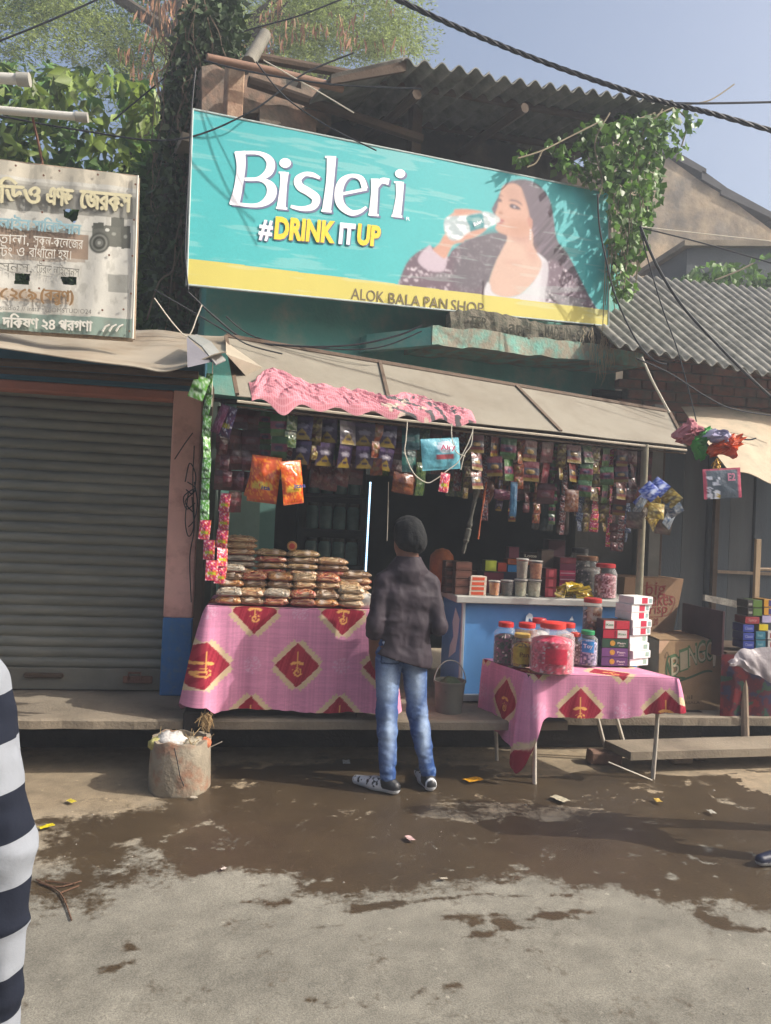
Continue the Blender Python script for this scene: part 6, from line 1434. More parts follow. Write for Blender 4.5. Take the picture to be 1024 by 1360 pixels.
# ================================================================ INTERIOR SHELF, LIT STRIP, CARTONS, NEIGHBOUR STALL, BUCKET, BIN
def interior():
    x0, x1 = P(402, 700, 7.2).x, P(482, 700, 7.2).x; Y = 7.2
    t = thing('shelf', ((x0+x1)/2, Y, .36), 'dark shelf with glass jars deep inside the shop', 'shelf'); Mz = mat('shelf_dark', '2c3a3a', .8, .2)
    for x in (x0-.03, x1+.03): MB().box((x, Y+.12, 1.3), (.04, .3, 1.9)).build('side', Mz, t)
    zs = [P(440, py, Y).z for py in (800, 752, 705, 658)]
    for zq in zs: MB().box(((x0+x1)/2, Y+.12, zq), (x1-x0+.02, .28, .03)).build('shelf_board', Mz, t)
    k = 0
    for a, zq in enumerate(zs):
        for i in range(4):
            b = Vector((x0+.09+(x1-x0-.18)*i/3, Y+.08, zq+.016)); q = thing('shelf_jar', b, f'dim glass jar, {ORD[i]} from left on the {("lowest", "second", "third", "top")[a]} inner shelf', 'jar', 'jars on the inner shelf')
            MB().lathe([(.055, 0), (.06, .01), (.06, .19), (.045, .22)], b, 16).build('body', mat('dim_glass', '6f9490', .15, .2, 9, 0, spec=.8), q, True); MB().lathe([(.05, .215), (.05, .245), (0, .247)], b, 16).build('lid', mat('dim_lid', '55615e', .5), q, True)
    a, b = P(492, 640, 6.2), P(484, 792, 6.2); t = thing('light_strip', (a+b)/2, 'vertical strip of small white lights glowing inside the shop', 'light strip')
    MB().tube([a+Vector((0, .02, 0)), b+Vector((0, .02, 0))], .012, 6).build('channel', mat('strip_back', '3a5a68', .5, .1), t)
    e = MB(); n = 46
    for i in range(n): p = a.lerp(b, (i+.5)/n); e.box(p, (.012, .012, .017))
    eo = e.build('light_dots', mat('strip_light', 'bfe4ff', .5, 0, emit=2.2), t); eo['kind'] = 'stuff'
    t = thing('hanging_sheet', P(330, 700, 6.0), 'plain turquoise board behind the left stacks', 'board'); q = [P(304, 760, 5.85), P(343, 760, 5.85), P(346, 640, 5.85), P(306, 640, 5.85)]; MB().prism(q, (0, .03, 0)).build('board_panel', mat('inner_turq2', '87a79c', .8, .1), t)
interior()
def cartons():
    Mc = mat('cardboard', '8f7658', .85, .1, 5, .15, 60, col2='7d6549', mix=.6, mscale=3); Mc2 = mat('cardboard_dim', '86694f', .85, .1, 5, .15, 60)
    Mi = mat('ink_green_dark', '3c5238', .8, .15, 20); Mr = mat('ink_red', '7a2c28', .8, .1, 20)
    b = G(872, 945, .27); b2 = G(957, 943, .27); w_ = (b2-b).length; h = .545; ex = (b2-b).normalized(); ey = Vector((-ex.y, ex.x, 0))
    t = thing('carton', b+ex*w_/2, 'large brown carton with green outlined lettering on the ledge', 'carton', 'cardboard cartons')
    c = b+ex*w_/2+ey*.24+Vector((0, 0, h/2)); rz = math.atan2(ex.y, ex.x)
    MB().box(c, (w_, .48, h), rz=rz, bev=.004).build('box', Mc, t)
    # open top flaps
    tp = b+Vector((0, 0, h)); MB().prism([tp+Vector((0, 0, .004)), tp+ex*w_+Vector((0, 0, .002)), tp+ex*(w_-.01)+ey*.23+Vector((0, 0, .012)), tp+ex*.02+ey*.22+Vector((0, 0, .018))], (0, 0, .004)).build('flap', Mc, t)
    MB().prism([tp+ey*.25+Vector((0, 0, .006)), tp+ex*w_+ey*.25+Vector((0, 0, .006)), tp+ex*w_+ey*.48+Vector((0, 0, .004)), tp+ey*.48+Vector((0, 0, .004))], (0, 0, .004)).build('flap', Mc2, t)
    MB().prism([tp-ey*.002+Vector((-.002, 0, 0)), tp+ex*.09-ey*.002, tp+ex*.01-ey*.002+Vector((0, 0, -.1)), tp-ey*.002+Vector((-.002, 0, -.1))], ey*.001).build('peeled_edge', mat('cardboard_pale', 'b8977c', .85, .1), t)
    f = lambda u, v, l=.003: b+ex*u*w_+Vector((0, 0, v*h))-ey*l
    # arced outlined word
    arc = 'BINGO'; mb = MB()
    mg = MB()
    for i, ch in enumerate(arc):
        u = .20+.135*i; v = .50+.13*math.sin(i/4*1.7)+.02*i; wd = .115; text_into(mb, ch, f(u, v), f(u+wd, v+.04), Vector((-.01, 0, .135*1.1)), -ey, .002, .0); text_into(mg, ch, f(u-.012, v-.014), f(u+wd+.012, v+.03), Vector((-.01, 0, .135*1.28)), -ey, 0, .025)
    mg.build('lettering', mat('ink_green_mid', '4c6644', .8, .15, 20), t)
    mb.build('lettering', mat('ink_pale', '9a9078', .8, .1), t)
    tf = lambda x, y, l: f(x, y, .002)
    mb = MB(); ribbon(mb, [(.14, .78), (.30, .76), (.5, .80), (.7, .84), (.86, .72), (.86, .62)], [.02, .025, .03, .03, .025, .02], tf); ribbon(mb, [(.14, .78), (.12, .6), (.16, .44), (.28, .42), (.5, .48), (.72, .56), (.84, .56)], [.02, .025, .03, .03, .03, .03, .02], tf, lift=.001); ribbon(mb, [(.13, .70), (.22, .50), (.42, .47)], [.03, .04, .02], lambda x, y, l: f(x, y, .0026))
    mb.build('lettering', Mi, t)
    mb = MB(); text_into(mb, 'N', f(.46, .17), f(.50, .17), Vector((0, 0, .03)), -ey, .001, .02); text_into(mb, '1', f(.52, .17), f(.54, .17), Vector((0, 0, .03)), -ey, .001, .02); text_into(mb, 'MASALA', f(.36, .10), f(.66, .10), Vector((0, 0, .02)), -ey, .001, .01); mb.build('small_print', mat('ink_brown', '5c4c3a', .8), t)
    mb = MB(); ribbon(mb, [(.09, .76), (.12, .84), (.15, .76), (.09, .76)], .008, lambda x, y, l: f(x, y, .002)); mb.build('triangle_mark', mat('ink_brown', '5c4c3a', .8), t)
    MB().prism([f(.84, .82), f(.875, .86), f(.89, .76), f(.88, .64), f(.855, .63), f(.84, .7)], ey*.0015).build('torn_patch', mat('torn_paper', 'c0b49a', .85), t)
    # upper carton leaning
    b = P(823, 846, 5.92); b2 = P(893, 846, 6.0); ex = (b2-b); w_ = ex.length; ex.normalize(); ey = Vector((-ex.y, ex.x, 0)); lean = Vector((.055, .04, 1)).normalized(); h = .49
    t = thing('carton', b+ex*w_/2, 'smaller leaning carton with red outlined lettering behind the post', 'carton', 'cardboard cartons')
    MB().prism([b, b+ex*w_, b+ex*w_*1.14+lean*h, b+ex*w_*.02+lean*h], ey*.36).build('box', Mc2, t)
    f = lambda u, v, l=.003: b+ex*u*w_+lean*h*v-ey*l
    mb = MB()
    for ln, (tx, v, u0, u1, hh) in enumerate((('big', .70, .42, .80, .12), ('bakes', .52, .45, .96, .12), ('crisp', .38, .42, .86, .09), ('PK 20', .18, .48, .70, .06))): text_into(mb, tx, f(u0, v), f(u1, v+.03), lean*hh, -ey, 0, .0)
    mb.build('lettering', Mr, t)
    mb = MB(); ribbon(mb, [(.38, .86), (.55, .88), (.74, .84), (.8, .72), (.98, .68), (.98, .54), (.88, .38), (.6, .34), (.40, .36)], .01, lambda x, y, l: f(x, y, .002)); mb.build('lettering', Mr, t)
    bb = thing('crate', b+ex*w_/2+Vector((0, 0, -.3)), 'dark wooden crate under the leaning carton', 'crate'); c = b+ex*w_/2+ey*.2
    MB().box((c.x, c.y, (.27+b.z)/2), (w_*1.05, .36, b.z-.27-.004), rz=rz, bev=.006).build('box', M_woodd, bb)
cartons()
def neighbour():
    Y = 5.42; x0 = P(960, 800, Y).x; z = P(1000, 866, Y).z
    t = thing('neighbour_stall', (x0+.6, Y, .27), 'neighbouring stall table with red printed cloth at the right edge', 'stall')
    MB().box((x0+.75, Y+.3, z-.02), (1.4, .6, .03)).build('tabletop', M_woodd, t)
    cl = lambda u, v: None
    n_ = 120; S, T = np.meshgrid(np.linspace(0, 1.4, 200), np.linspace(0, .52, 80)); yv = Y-.01-.02*np.sin(S*22)*T-.02*T
    col = np.zeros(S.shape+(3,), np.float32); col[:] = lincol('4a222c'); q = fbm(S*14, T*14, s=4); col[q > .58] = lincol('64262a'); col[q < .38] = lincol('2c2c44'); q = fbm(S*16, T*16, s=9); col[q > .68] = lincol('2c4438')
    V = np.stack([x0+S, yv, z-.02-T], -1).reshape(-1, 3)-np.array(wloc(t)); linkmesh('cloth', npmesh('cloth', V, gridfaces(80, 200)[:, ::-1], M_matte, col.reshape(-1, 3), True), t)
    MB().box((x0+.02, Y+.30, z+.13), (.02, .58, .35), bev=.003).build('side_board', mat('maroon_board', '381c24', .8, .2), t)
    g = G(990, 982, .1); MB().tube([Vector((g.x, g.y, .1)), Vector((g.x+.02, Y+.05, z-.03))], .03, 8).build('leg', M_wood, t, True)
    # plastic sheet over the edge
    rows = []; pts0 = [P(966, 882, 5.33), P(975, 872, 5.33), P(985, 864, 5.34), P(1010, 862, 5.34), P(1050, 862, 5.3)]; pts1 = [P(966, 884, 5.32), P(985, 890, 5.31), P(1005, 898, 5.3), P(1024, 908, 5.29), P(1055, 920, 5.28)]
    a, b = cat_rom(pts0, 8), cat_rom(pts1, 8)
    rows = [[p.lerp(q, k/8)+Vector((0, -.02*math.sin(k*.4)-.03*float(vnoise(np.array(i*.35), np.array(k*.6), s=5)), .02*float(vnoise(np.array(i*.3), np.array(k*.5), s=6)))) for i, (p, q) in enumerate(zip(a, b))] for k in range(9)]
    solo(MB().shell(rows, .003), 'plastic_sheet', mat('grey_plastic', '8f888c', .4, .15, 20, .5, 30), 'crumpled grey plastic sheet over the neighbouring stall edge', 'plastic sheet', smooth=True)
    zb = P(1000, 862, 5.45).z; u = 5.6/1020
    def bx(px, pyb, wp, hp, f, s_, lab, tx=None, bands=(), Yq=5.47): 
        c = P(px, pyb, Yq); return printed_box((c.x, Yq+.07, c.z), (wp*u, .14, hp*u), .0, f, s_, lab, 'box', 'coloured boxes on the neighbouring stall', bands=bands, txt=tx)
    for i in range(3): bx(994, 862-11*i-.5, 17, 10.6, '2a3a8c', '202c6a', f'navy blue box, {ORD[i]} from below in the left column of the neighbouring stall', [('Classic', .15, .85, .35, .4, '8a90c0')])
    for i in range(2): bx(1010, 862-12*i-.5, 15, 11.6, '2c6c80', '205060', f'teal box, {("lower", "upper")[i]} of two in the second column', [('fresh', .15, .7, .35, .4, '80a8b0')])
    for i in range(2): bx(1025, 862-12*i-.5, 13, 11.6, 'b8b4b0', '8a8684', f'white and red box, {("lower", "upper")[i]} of two at the photo edge', bands=[(.3, .2, .7, .8, '9c3030')])
    bx(1014, 837.5, 14, 9, 'c8b41c', '8a7c14', 'bright yellow box above the teal boxes'); bx(999, 828.5, 22, 10, '8a2c34', '5c1c24', 'red box lying across the navy boxes', [('Spicy', .2, .8, .35, .4, 'b08080')]); bx(1019, 827, 16, 10, 'a8a0c0', '7a7490', 'lilac and white box right of the red box')
    for i in range(2): bx(1006, 818-11*i, 14, 10.6, '4d6a24', '34481a', f'olive green box, {("lower", "upper")[i]} of two above the red box'); bx(1020, 817-11*i, 13, 10.6, 'c08a20', '805c18', f'orange yellow box, {("lower", "upper")[i]} of two beside the olive boxes', bands=[(.55, .1, .95, .9, '3c3a70')]); bx(996, 818-11*i, 8, 10.6, '2a2424', '1c1818', f'blackish box with pale print, {("lower", "upper")[i]} of two left of the olive boxes', bands=[(.2, .3, .9, .6, '8c8880')])
    # wooden frame behind
    fr = thing('wooden_frame', P(1005, 780, 5.6), 'pale wooden upright with a crossbar at the right edge', 'frame'); a, b = P(1008, 716, 5.7), P(1001, 830, 5.7); MB().box((a+b)/2, (.045, .03, (a-b).length), ry=0, bev=.003).build('upright', mat('pale_wood', 'a08a6e', .8, .2, 9, .3, streak=(6, 6, 1)), fr); MB().tube([P(1006, 756, 5.73), P(1060, 757, 5.73)], .015, 6).build('crossbar', M_wood, fr)
    a = P(936, 798, 5.7); b = P(1000, 812, 5.66); MB().prism([a, b, b+Vector((0, 0, .06)), a+Vector((0, 0, .05))], (0, .03, 0)).build('ledge_board', mat('flaky_board', '9a9488', .9, .4, 20, .6), fr)
neighbour()
def bucket_bin():
    b = G(588, 948, .365); b = Vector((b.x+.06, 5.12, .36)); t = thing('bucket', b, 'grey plastic bucket with arched handle behind the customer', 'bucket'); Mb = mat('bucket_grey', '66665e', .6, .15, 8, .1)
    MB().lathe([(0, .004), (.085, .004), (.088, 0), (.105, .2), (.112, .205), (.112, .215), (.1, .213), (.085, .02), (0, .02)], b, 24).build('pail', Mb, t, True)
    MB().tube([b+Vector((-.11*math.cos(a), 0, .2+.15*math.sin(a))) for a in np.linspace(0, math.pi, 15)], .004, 6).build('handle', mat('bail', '9a9a94', .4, .1, metal=.5), t, True)
    MB().lathe([(0, .15), (.09, .15), (.07, .2), (.03, .235), (0, .24)], b, 18, wob=.15).build('leafy_waste', mat('green_waste', '3c4a34', .8, .4, 30, .8), t, True)
    # concrete bin
    c = Vector((P(241, 1000, 4.77).x, 4.77-.06, 0)); H_ = .30; r = .175
    t = thing('concrete_bin', c, 'stained concrete ring bin full of rubbish at the kerb', 'bin'); n = 48; pr = random.Random(3)
    rows = []
    for z_, rr in ((0, r), (.01, r+.004), (.15, r), (H_*.97, r-.002), (H_, r-.006), (H_, r-.03), (.16, r-.032)):
        rows.append([c+Vector(((rr+.004*math.sin(5*a)+.003*math.sin(11*a+z_*30))*math.cos(a), (rr+.004*math.sin(5*a))*math.sin(a), z_+(.008*math.sin(3*a+1)+.006*math.sin(9*a) if z_ > .28 else 0))) for a in np.linspace(0, 2*math.pi, n, endpoint=False)])
    MB().grid(rows, closed=True).build('ring', mat('bin_concrete', '8d8474', .92, .25, 9, .5, 50, col2='8a5f48', mix=.6, mscale=7, mw=.1), t, True)
    MB().lathe([(0, .25), (.06, .262), (.11, .245), (.146, .22)], c, 26, wob=.12).build('rubbish', mat('rubbish', '6f675a', .9, .5, 50, 1.0), t, True)
    tq = MB(); tq.tube([c+Vector((-.02, -r-.003, .29)), c+Vector((0, -r-.006, .22)), c+Vector((.02, -r-.006, .13)), c+Vector((.045, -r-.004, .07))], .003, 5); tq.build('crack_cord', M_wire, t)
    # crumpled clear bag and litter on it
    def crump(name, cc, sc, col, lab, seed, rough=.4):
        nu, nv = 30, 16; U, V_ = np.meshgrid(np.linspace(0, 2*math.pi, nu), np.linspace(-1.45, 1.45, nv)); x = np.cos(V_)*np.cos(U); y = np.cos(V_)*np.sin(U); z_ = np.sin(V_); k = .65+.8*fbm(x*2.5+seed, y*2.5, z_*2.5, s=seed, o=5)
        V = np.stack([x*k*sc[0], y*k*sc[1], z_*k*sc[2]], -1).reshape(-1, 3); o = linkmesh(name, npmesh(name, V, gridfaces(nv, nu), mat('cr_'+col, col, rough, .25, 30, .6, 60), None), None, cc); return tag(o, lab, 'rubbish', 'rubbish on the concrete bin')
    crump('plastic_wrap', c+Vector((-.05, -.03, .29)), (.085, .07, .05), 'bfbcb8', 'crumpled whitish plastic wrap on the concrete bin', 3); crump('paper_scrap', c+Vector((-.13, -.05, .275)), (.05, .04, .035), 'a8a468', 'yellowish paper scrap on the left rim of the bin', 5, .8); crump('paper_scrap', c+Vector((.08, -.02, .27)), (.07, .06, .035), '98907e', 'greyish paper wad in the middle of the bin', 8, .8); crump('paper_scrap', c+Vector((.145, -.03, .275)), (.03, .03, .03), 'b86a4a', 'orange scrap on the right rim of the bin', 9, .8)
    mb = MB(); 
    for i in range(34): a = c+Vector((pr.uniform(-.14, .15), pr.uniform(-.1, .1), .28)); mb.tube([a, a+Vector((pr.uniform(-.05, .06), pr.uniform(-.05, .03), pr.uniform(.0, .07)))], .0022, 4)
    o = solo(mb, 'straw', mat('straw', 'a8926a', .8, .2), 'dry straw bits sticking out of the concrete bin', 'straw', kind='stuff')
    solo(MB().tube([c+Vector((.17, 0, .24)), c+Vector((.24, -.02, .28))], .003, 5), 'stick', M_wirew, 'thin pale stick poking out right of the bin', 'stick')
    # dark post between ledges behind the bin with dry roots
    a = P(262, 945, 4.86); solo(MB().box((a.x, 4.95, .2), (.17, .16, .42), bev=.01), 'stump', mat('dark_post', '2e2a28', .9, .3, 9, .4), 'dark stub post behind the concrete bin', 'post')
    mb = MB()
    for i in range(46):
        p = P(274+pr.uniform(-7, 7), 945+pr.uniform(0, 12), 4.84); q = [p]; 
        for k in range(3): q.append(q[-1]+Vector((pr.uniform(-.02, .02), pr.uniform(-.01, .01), -pr.uniform(.01, .035))))
        mb.tube(q, .003, 4)
    p = P(271, 915, 4.84); mb.tube(cat_rom([p, P(276, 930, 4.84), P(272, 945, 4.84)], 4), .003, 4)
    solo(mb, 'dry_roots', mat('root_tan', 'a38860', .85, .25), 'bundle of dry tan stalks hanging by the left table corner', 'dry stalks', kind='stuff')
bucket_bin()
# ================================================================ PEOPLE
class Field:
    def __init__(s, lo, hi, res):
        s.lo = np.array(lo, float); s.res = res; n = np.ceil((np.array(hi)-s.lo)/res).astype(int)+1; s.n = n
        s.ax = [(s.lo[i]+res*np.arange(n[i])).astype(np.float32) for i in range(3)]; s.d = np.full(n, .25, np.float32)
    def _sl(s, lo, hi):
        r = []
        for i in range(3):
            a = int(np.clip(math.floor((lo[i]-s.lo[i])/s.res), 0, s.n[i])); b = int(np.clip(math.ceil((hi[i]-s.lo[i])/s.res)+1, 0, s.n[i])); r.append(slice(a, b))
        return tuple(r)
    def _p(s, sl): return np.stack(np.meshgrid(*[s.ax[i][sl[i]] for i in range(3)], indexing='ij'), -1)
    def _put(s, sl, v, k):
        o = s.d[sl]; s.d[sl] = smin(o, v, k) if k > 0 else np.minimum(o, v)
    def cap(s, a, b, ra, rb, k=.02, sy=1.0):
        a = np.array(a, float); b = np.array(b, float); m = max(ra, rb)*max(1, sy)+k*2+.03; sl = s._sl(np.minimum(a, b)-m, np.maximum(a, b)+m)
        if any(x.stop <= x.start for x in sl): return s
        s._put(sl, capsule(s._p(sl), a, b, ra, rb, sy), k); return s
    def ell(s, c, r, k=.02, rz=0):
        c = np.array(c, float); r = np.array(r, float); m = max(r)+k*2+.02; sl = s._sl(c-m, c+m)
        if any(x.stop <= x.start for x in sl): return s
        q = s._p(sl)-c.astype(np.float32); ca, sa = math.cos(rz), math.sin(rz); q = np.stack([q[..., 0]*ca+q[..., 1]*sa, -q[..., 0]*sa+q[..., 1]*ca, q[..., 2]], -1)
        k0 = np.linalg.norm(q/r, axis=-1); k1 = np.linalg.norm(q/(r*r), axis=-1)+1e-9; s._put(sl, (k0*(k0-1)/k1).astype(np.float32), k); return s
    def cut(s, p, n):      # keep the side the normal points away from
        n = np.array(n, float); n /= np.linalg.norm(n); X, Y, Z = np.meshgrid(*s.ax, indexing='ij', sparse=True)
        s.d = np.maximum(s.d, ((X-p[0])*n[0]+(Y-p[1])*n[1]+(Z-p[2])*n[2]).astype(np.float32)); return s
    def wrinkle(s, amp, f, seed=0, fn=None):
        near = np.abs(s.d) < .025; i = np.argwhere(near); p = s.lo+i*s.res; w = fbm(p[:, 0]*f[0], p[:, 1]*f[1], p[:, 2]*f[2], s=seed, o=3)-.5; w = np.clip(np.abs(w)*2-.25, -1, .22)
        if fn is not None: w = w*fn(p)
        s.d[tuple(i.T)] += (amp*w).astype(np.float32); return s
    def obj(s, name, ma, parent=None, colfn=None):
        V, F_ = surface_nets(lambda p: s.d, s.lo, s.lo+(s.n-1)*s.res-1e-9, s.res)
        off = np.array(wloc(parent)) if parent else 0
        return linkmesh(name, npmesh(name, V-off, F_, ma, None if colfn is None else colfn(V), True), parent)
def vv(*a): return Vector(a)
def hand(f, w, d, out, k=.006, curl=.4):
    # w wrist, d finger direction, out: thumb side
    d = d.normalized(); out = (out-d*out.dot(d)).normalized(); nn = d.cross(out); pc = w+d*.045
    f.cap(w, w+d*.03, .023, .026, .012); f.cap(pc-out*.022, pc+out*.022, .018, .018, .012); f.cap(pc+d*.03-out*.028, pc+d*.03+out*.028, .014, .014, .012)
    for i, (o, L_) in enumerate(((.03, .068), (.011, .076), (-.010, .07), (-.029, .055))):
        a = pc+d*.038+out*o; b = a+(d+nn*curl*.5)*L_*.5; c = b+(d*.7+nn*curl*1.3).normalized()*L_*.5; f.cap(a, b, .0095, .0088, k); f.cap(b, c, .0088, .0072, .003)
    a = w+d*.025+out*.022; b = a+(out*.8+d*.7).normalized()*.035; c = b+(d+nn*.3).normalized()*.03; f.cap(a, b, .012, .010, .008); f.cap(b, c, .010, .008, .003)
def person(name, label, J, skin, shirt, trous, shoe, cat='person', cap_=None, hairc='18130f', res=.009, shirtfn=None, trousfn=None, shoefn=None, hem=None, sleeve='long', shirtmat=None, loose=1.0, mat_tr=None, sandals=False):
    g = {k: Vector(v) for k, v in J.items()}; t = thing(name, vv(g['root'].x, g['root'].y, 0), label, cat)
    allp = [v for v in g.values()]; lo = [min(p[i] for p in allp)-.16 for i in range(3)]; hi = [max(p[i] for p in allp)+.16 for i in range(3)]; lo[2] = -.012
    hd = g['look'].normalized(); sd = vv(hd.y, -hd.x, 0).normalized(); rz = math.atan2(hd.y, hd.x)-math.pi/2
    # ---- body
    f = Field(lo, hi, res); c = g['head']; nk = g['neck']
    f.ell(c+vv(0, 0, .01), (.074, .094, .112), .02, rz); f.ell(c+hd*.03-vv(0, 0, .055), (.054, .062, .062), .03, rz); f.cap(c-vv(0, 0, .07)-hd*.015, nk, .052, .060, .03)
    f.cap(c+hd*.088+vv(0, 0, .012), c+hd*.108-vv(0, 0, .028), .008, .013, .012)
    f.cap(c+hd*.085-vv(0, 0, .058)-sd*.016, c+hd*.085-vv(0, 0, .058)+sd*.016, .007, .007, .008); f.cap(c+hd*.078-vv(0, 0, .098), c+hd*.08-vv(0, 0, .1), .014, .014, .02)
    for q in (-1, 1): f.ell(c+sd*.078*q-vv(0, 0, .005)-hd*.005, (.010, .018, .030), .006, rz); f.ell(c+hd*.078+sd*.031*q+vv(0, 0, .03), (.022, .012, .006), .012, rz)
    sl_, sr = g['shL'], g['shR']; pel = g['pelvis']; f.cap(nk-vv(0, 0, .03), sl_, .050, .042, .03); f.cap(nk-vv(0, 0, .03), sr, .050, .042, .03); ch = (sl_+sr)/2-vv(0, 0, .09); ac = (sr-sl_).normalized(); ah = (g['hipR']-g['hipL']).normalized()
    f.cap(sl_, sr, .042, .042, .03); f.cap(ch-ac*.075, ch+ac*.075, .09, .09, .05, .85); wa = ch.lerp(pel, .55); f.cap(wa-ac*.055, wa+ac*.055, .092, .092, .05, .9); f.cap(pel-ah*.065, pel+ah*.065, .10, .10, .05, .95); f.cap(nk, nk-vv(0, 0, .05), .065, .09, .04)
    for S in 'LR':
        sh, el, wr, hn = g['sh'+S], g['el'+S], g['wr'+S], g['hn'+S]; f.cap(sh, el, .042, .034, .02); f.cap(el, el.lerp(wr, .3), .037, .039, .02); f.cap(el.lerp(wr, .3), wr, .038, .025, .015)
        out = g.get('th'+S, vv(0, 1, 0)); hand(f, wr, hn-wr, out)
        hp, kn, an, to = g['hip'+S], g['kn'+S], g['an'+S], g['to'+S]; f.cap(hp, kn, .082, .052, .035); f.cap(kn, kn.lerp(an, .3), .05, .052, .03); f.cap(kn.lerp(an, .3), an, .052, .034, .02)
        he = an-(to-an).normalized()*.04; he.z = max(an.z-.055, .03); t2 = vv(to.x, to.y, to.z); f.cap(an, he, .034, .028, .02); f.cap(he, t2.lerp(he, .15), .030, .022, .02)
    body = f.obj('person_body', mat('skin_'+skin, skin, .55, .08, 20, .05), t)
    for q in (-1, 1): MB().lathe([(0, -.009), (.008, -.005), (.010, 0), (.008, .005), (0, .009)], c+hd*.082+sd*.031*q+vv(0, 0, .018), 12).build('eye', mat('eye', 'c8c4bc', .3, .3, 90, 0, col2='2a1c14', mix=.5), body, True)
    # ---- hair / cap
    f = Field(c-vv(.2, .2, .2), c+vv(.2, .2, .24), .007); f.ell(c+vv(0, 0, .022)-hd*.008, (.082, .100, .112), .01, rz); f.cut(c+hd*.0-vv(0, 0, .015)+hd*.06, hd*.9-vv(0, 0, .55)); f.cut(c-vv(0, 0, .05), vv(0, 0, -1)); f.wrinkle(.004, (60, 60, 20), 3)
    f.obj('hair', mat('hair_'+hairc, hairc, .6, .3, 60, .4, streak=(30, 30, 3)), t)
    if cap_:
        f = Field(c-vv(.24, .24, .18), c+vv(.24, .24, .28), .007); f.ell(c+vv(0, 0, .055)-hd*.01, (.090, .108, .092), .03, rz); f.ell(c+vv(0, 0, -.01)-hd*.03, (.088, .094, .075), .03, rz); f.ell(c+cap_[1], cap_[2], .05, 0); f.cut(c-vv(0, 0, .04)+hd*.03, (hd*.75-vv(0, 0, 1))); f.cut(c-vv(0, 0, .075), vv(0, 0, -1)); f.wrinkle(.022, (15, 15, 7), 5)
        f.obj('cap', mat('cap_'+cap_[0], cap_[0], .9, .2, 30, .3, 90), t)
    # ---- shirt
    f = Field(lo, hi, res*.9); L_ = loose
    for s_ in (sl_, sr): f.cap(nk-vv(0, 0, .03), s_, .064, .062, .03)
    hb = pel-vv(0, 0, .12); f.cap(ch-ac*.078, ch+ac*.078, .108*L_, .108*L_, .04, .86)
    for q_ in (-1, 1):
        f.cap(ch+ac*.078*q_, wa+ac*.066*q_, .104*L_, .100*L_, .04, .88); f.cap(wa+ac*.066*q_, hb+ah*.068*q_, .100*L_, .122*L_, .04, 1.0)
    f.cap(wa-ac*.06, wa+ac*.06, .104*L_, .104*L_, .04, .9); f.cap(hb-ah*.066, hb+ah*.066, .122*L_, .122*L_, .04, 1.03); f.cap(nk-vv(0, 0, .005), nk-vv(0, 0, .05), .066, .095, .03)
    f.cap(nk+vv(0, 0, .018), nk-vv(0, 0, .03), .066, .074, .01); f.cap(nk-vv(0, 0, .05), ch, .10, .11, .04, .8)
    for S in 'LR':
        sh, el, wr = g['sh'+S], g['el'+S], g['wr'+S]; r1 = .062*L_; r2 = .052*L_
        f.cap(sh, el, r1, r2, .014)
        if sleeve == 'long': f.cap(el, wr, r2, .040*L_, .02)
        else: e2 = el.lerp(wr, .38); f.cap(el, e2, r2, .05, .02); f.cap(e2.lerp(el, .25), e2, .056, .056, .005)
    wf = lambda p: 1.0+0*p[:, 0]
    f.wrinkle(.017*(1 if L_ < 1.05 else .8), (8, 8, 13) if L_ < 1.05 else (9, 9, 16), 7, wf); f.wrinkle(.009, (20, 20, 8), 27, wf)
    if hem: f.cut(hem[0], hem[1])
    # cut sleeves clean at the wrist and the neck opening
    for S in 'LR':
        el, wr = g['el'+S], g['wr'+S]; d = (wr-el).normalized(); e = el.lerp(wr, .38) if sleeve != 'long' else wr+d*.01
        lo2 = e-vv(.09, .09, .09)+d*.085; hi2 = e+vv(.09, .09, .09)+d*.085; sl = f._sl(lo2, hi2)
        if all(x.stop > x.start for x in sl):
            p = f._p(sl); k = (p-np.array(e, np.float32))@np.array(d, np.float32); dist = np.linalg.norm(p-np.array(e, np.float32)-k[..., None]*np.array(d, np.float32), axis=-1); f.d[sl] = np.where((k > 0) & (dist < .085), np.maximum(f.d[sl], k), f.d[sl])
    f.cut(nk+vv(0, 0, .035), vv(0, 0, 1))
    so_ = f.obj('shirt', shirtmat or mat('shirt_'+shirt, shirt, .9, .12, 8, .2, 120, spec=.2), t, shirtfn)
    # ---- trousers
    f = Field(lo, [hi[0], hi[1], pel.z+.2], res*.9); f.cap(pel-ah*.058, pel+ah*.058, .104, .104, .05, .97); f.cap(pel+vv(0, 0, .06)-ah*.05, pel+vv(0, 0, .06)+ah*.05, .096, .096, .04, .95)
    bk = -g['look'].normalized()
    for S, q in (('L', -1), ('R', 1)): f.ell(pel+bk*.018+ah*.048*q-vv(0, 0, .065), (.066, .060, .085), .03)
    for S in 'LR':
        hp, kn, an = g['hip'+S], g['kn'+S], g['an'+S]; f.cap(hp, kn, .088, .061, .03); f.cap(kn, kn.lerp(an, .3), .061, .060, .03); f.cap(kn.lerp(an, .3), an+vv(0, 0, .005), .060, .047, .02)
    zk = (g['knL'].z+g['knR'].z)/2; f.wrinkle(.016, (12, 12, 26), 17, lambda p: .45+.9*np.exp(-((p[:, 2]-.2)/.12)**2)+.5*np.exp(-((p[:, 2]-zk)/.08)**2)+.6*np.exp(-((p[:, 2]-pel.z+.1)/.06)**2))
    f.cut(pel+vv(0, 0, .12), vv(0, 0, 1)); f.cut(vv(0, 0, .075+min(g['anL'].z, g['anR'].z)-.09), vv(0, 0, -1))
    f.obj('jeans' if trousfn else 'trousers', mat_tr or mat('tr_'+trous, trous, .9, .12, 20, .2, 150, spec=.2), t, trousfn)
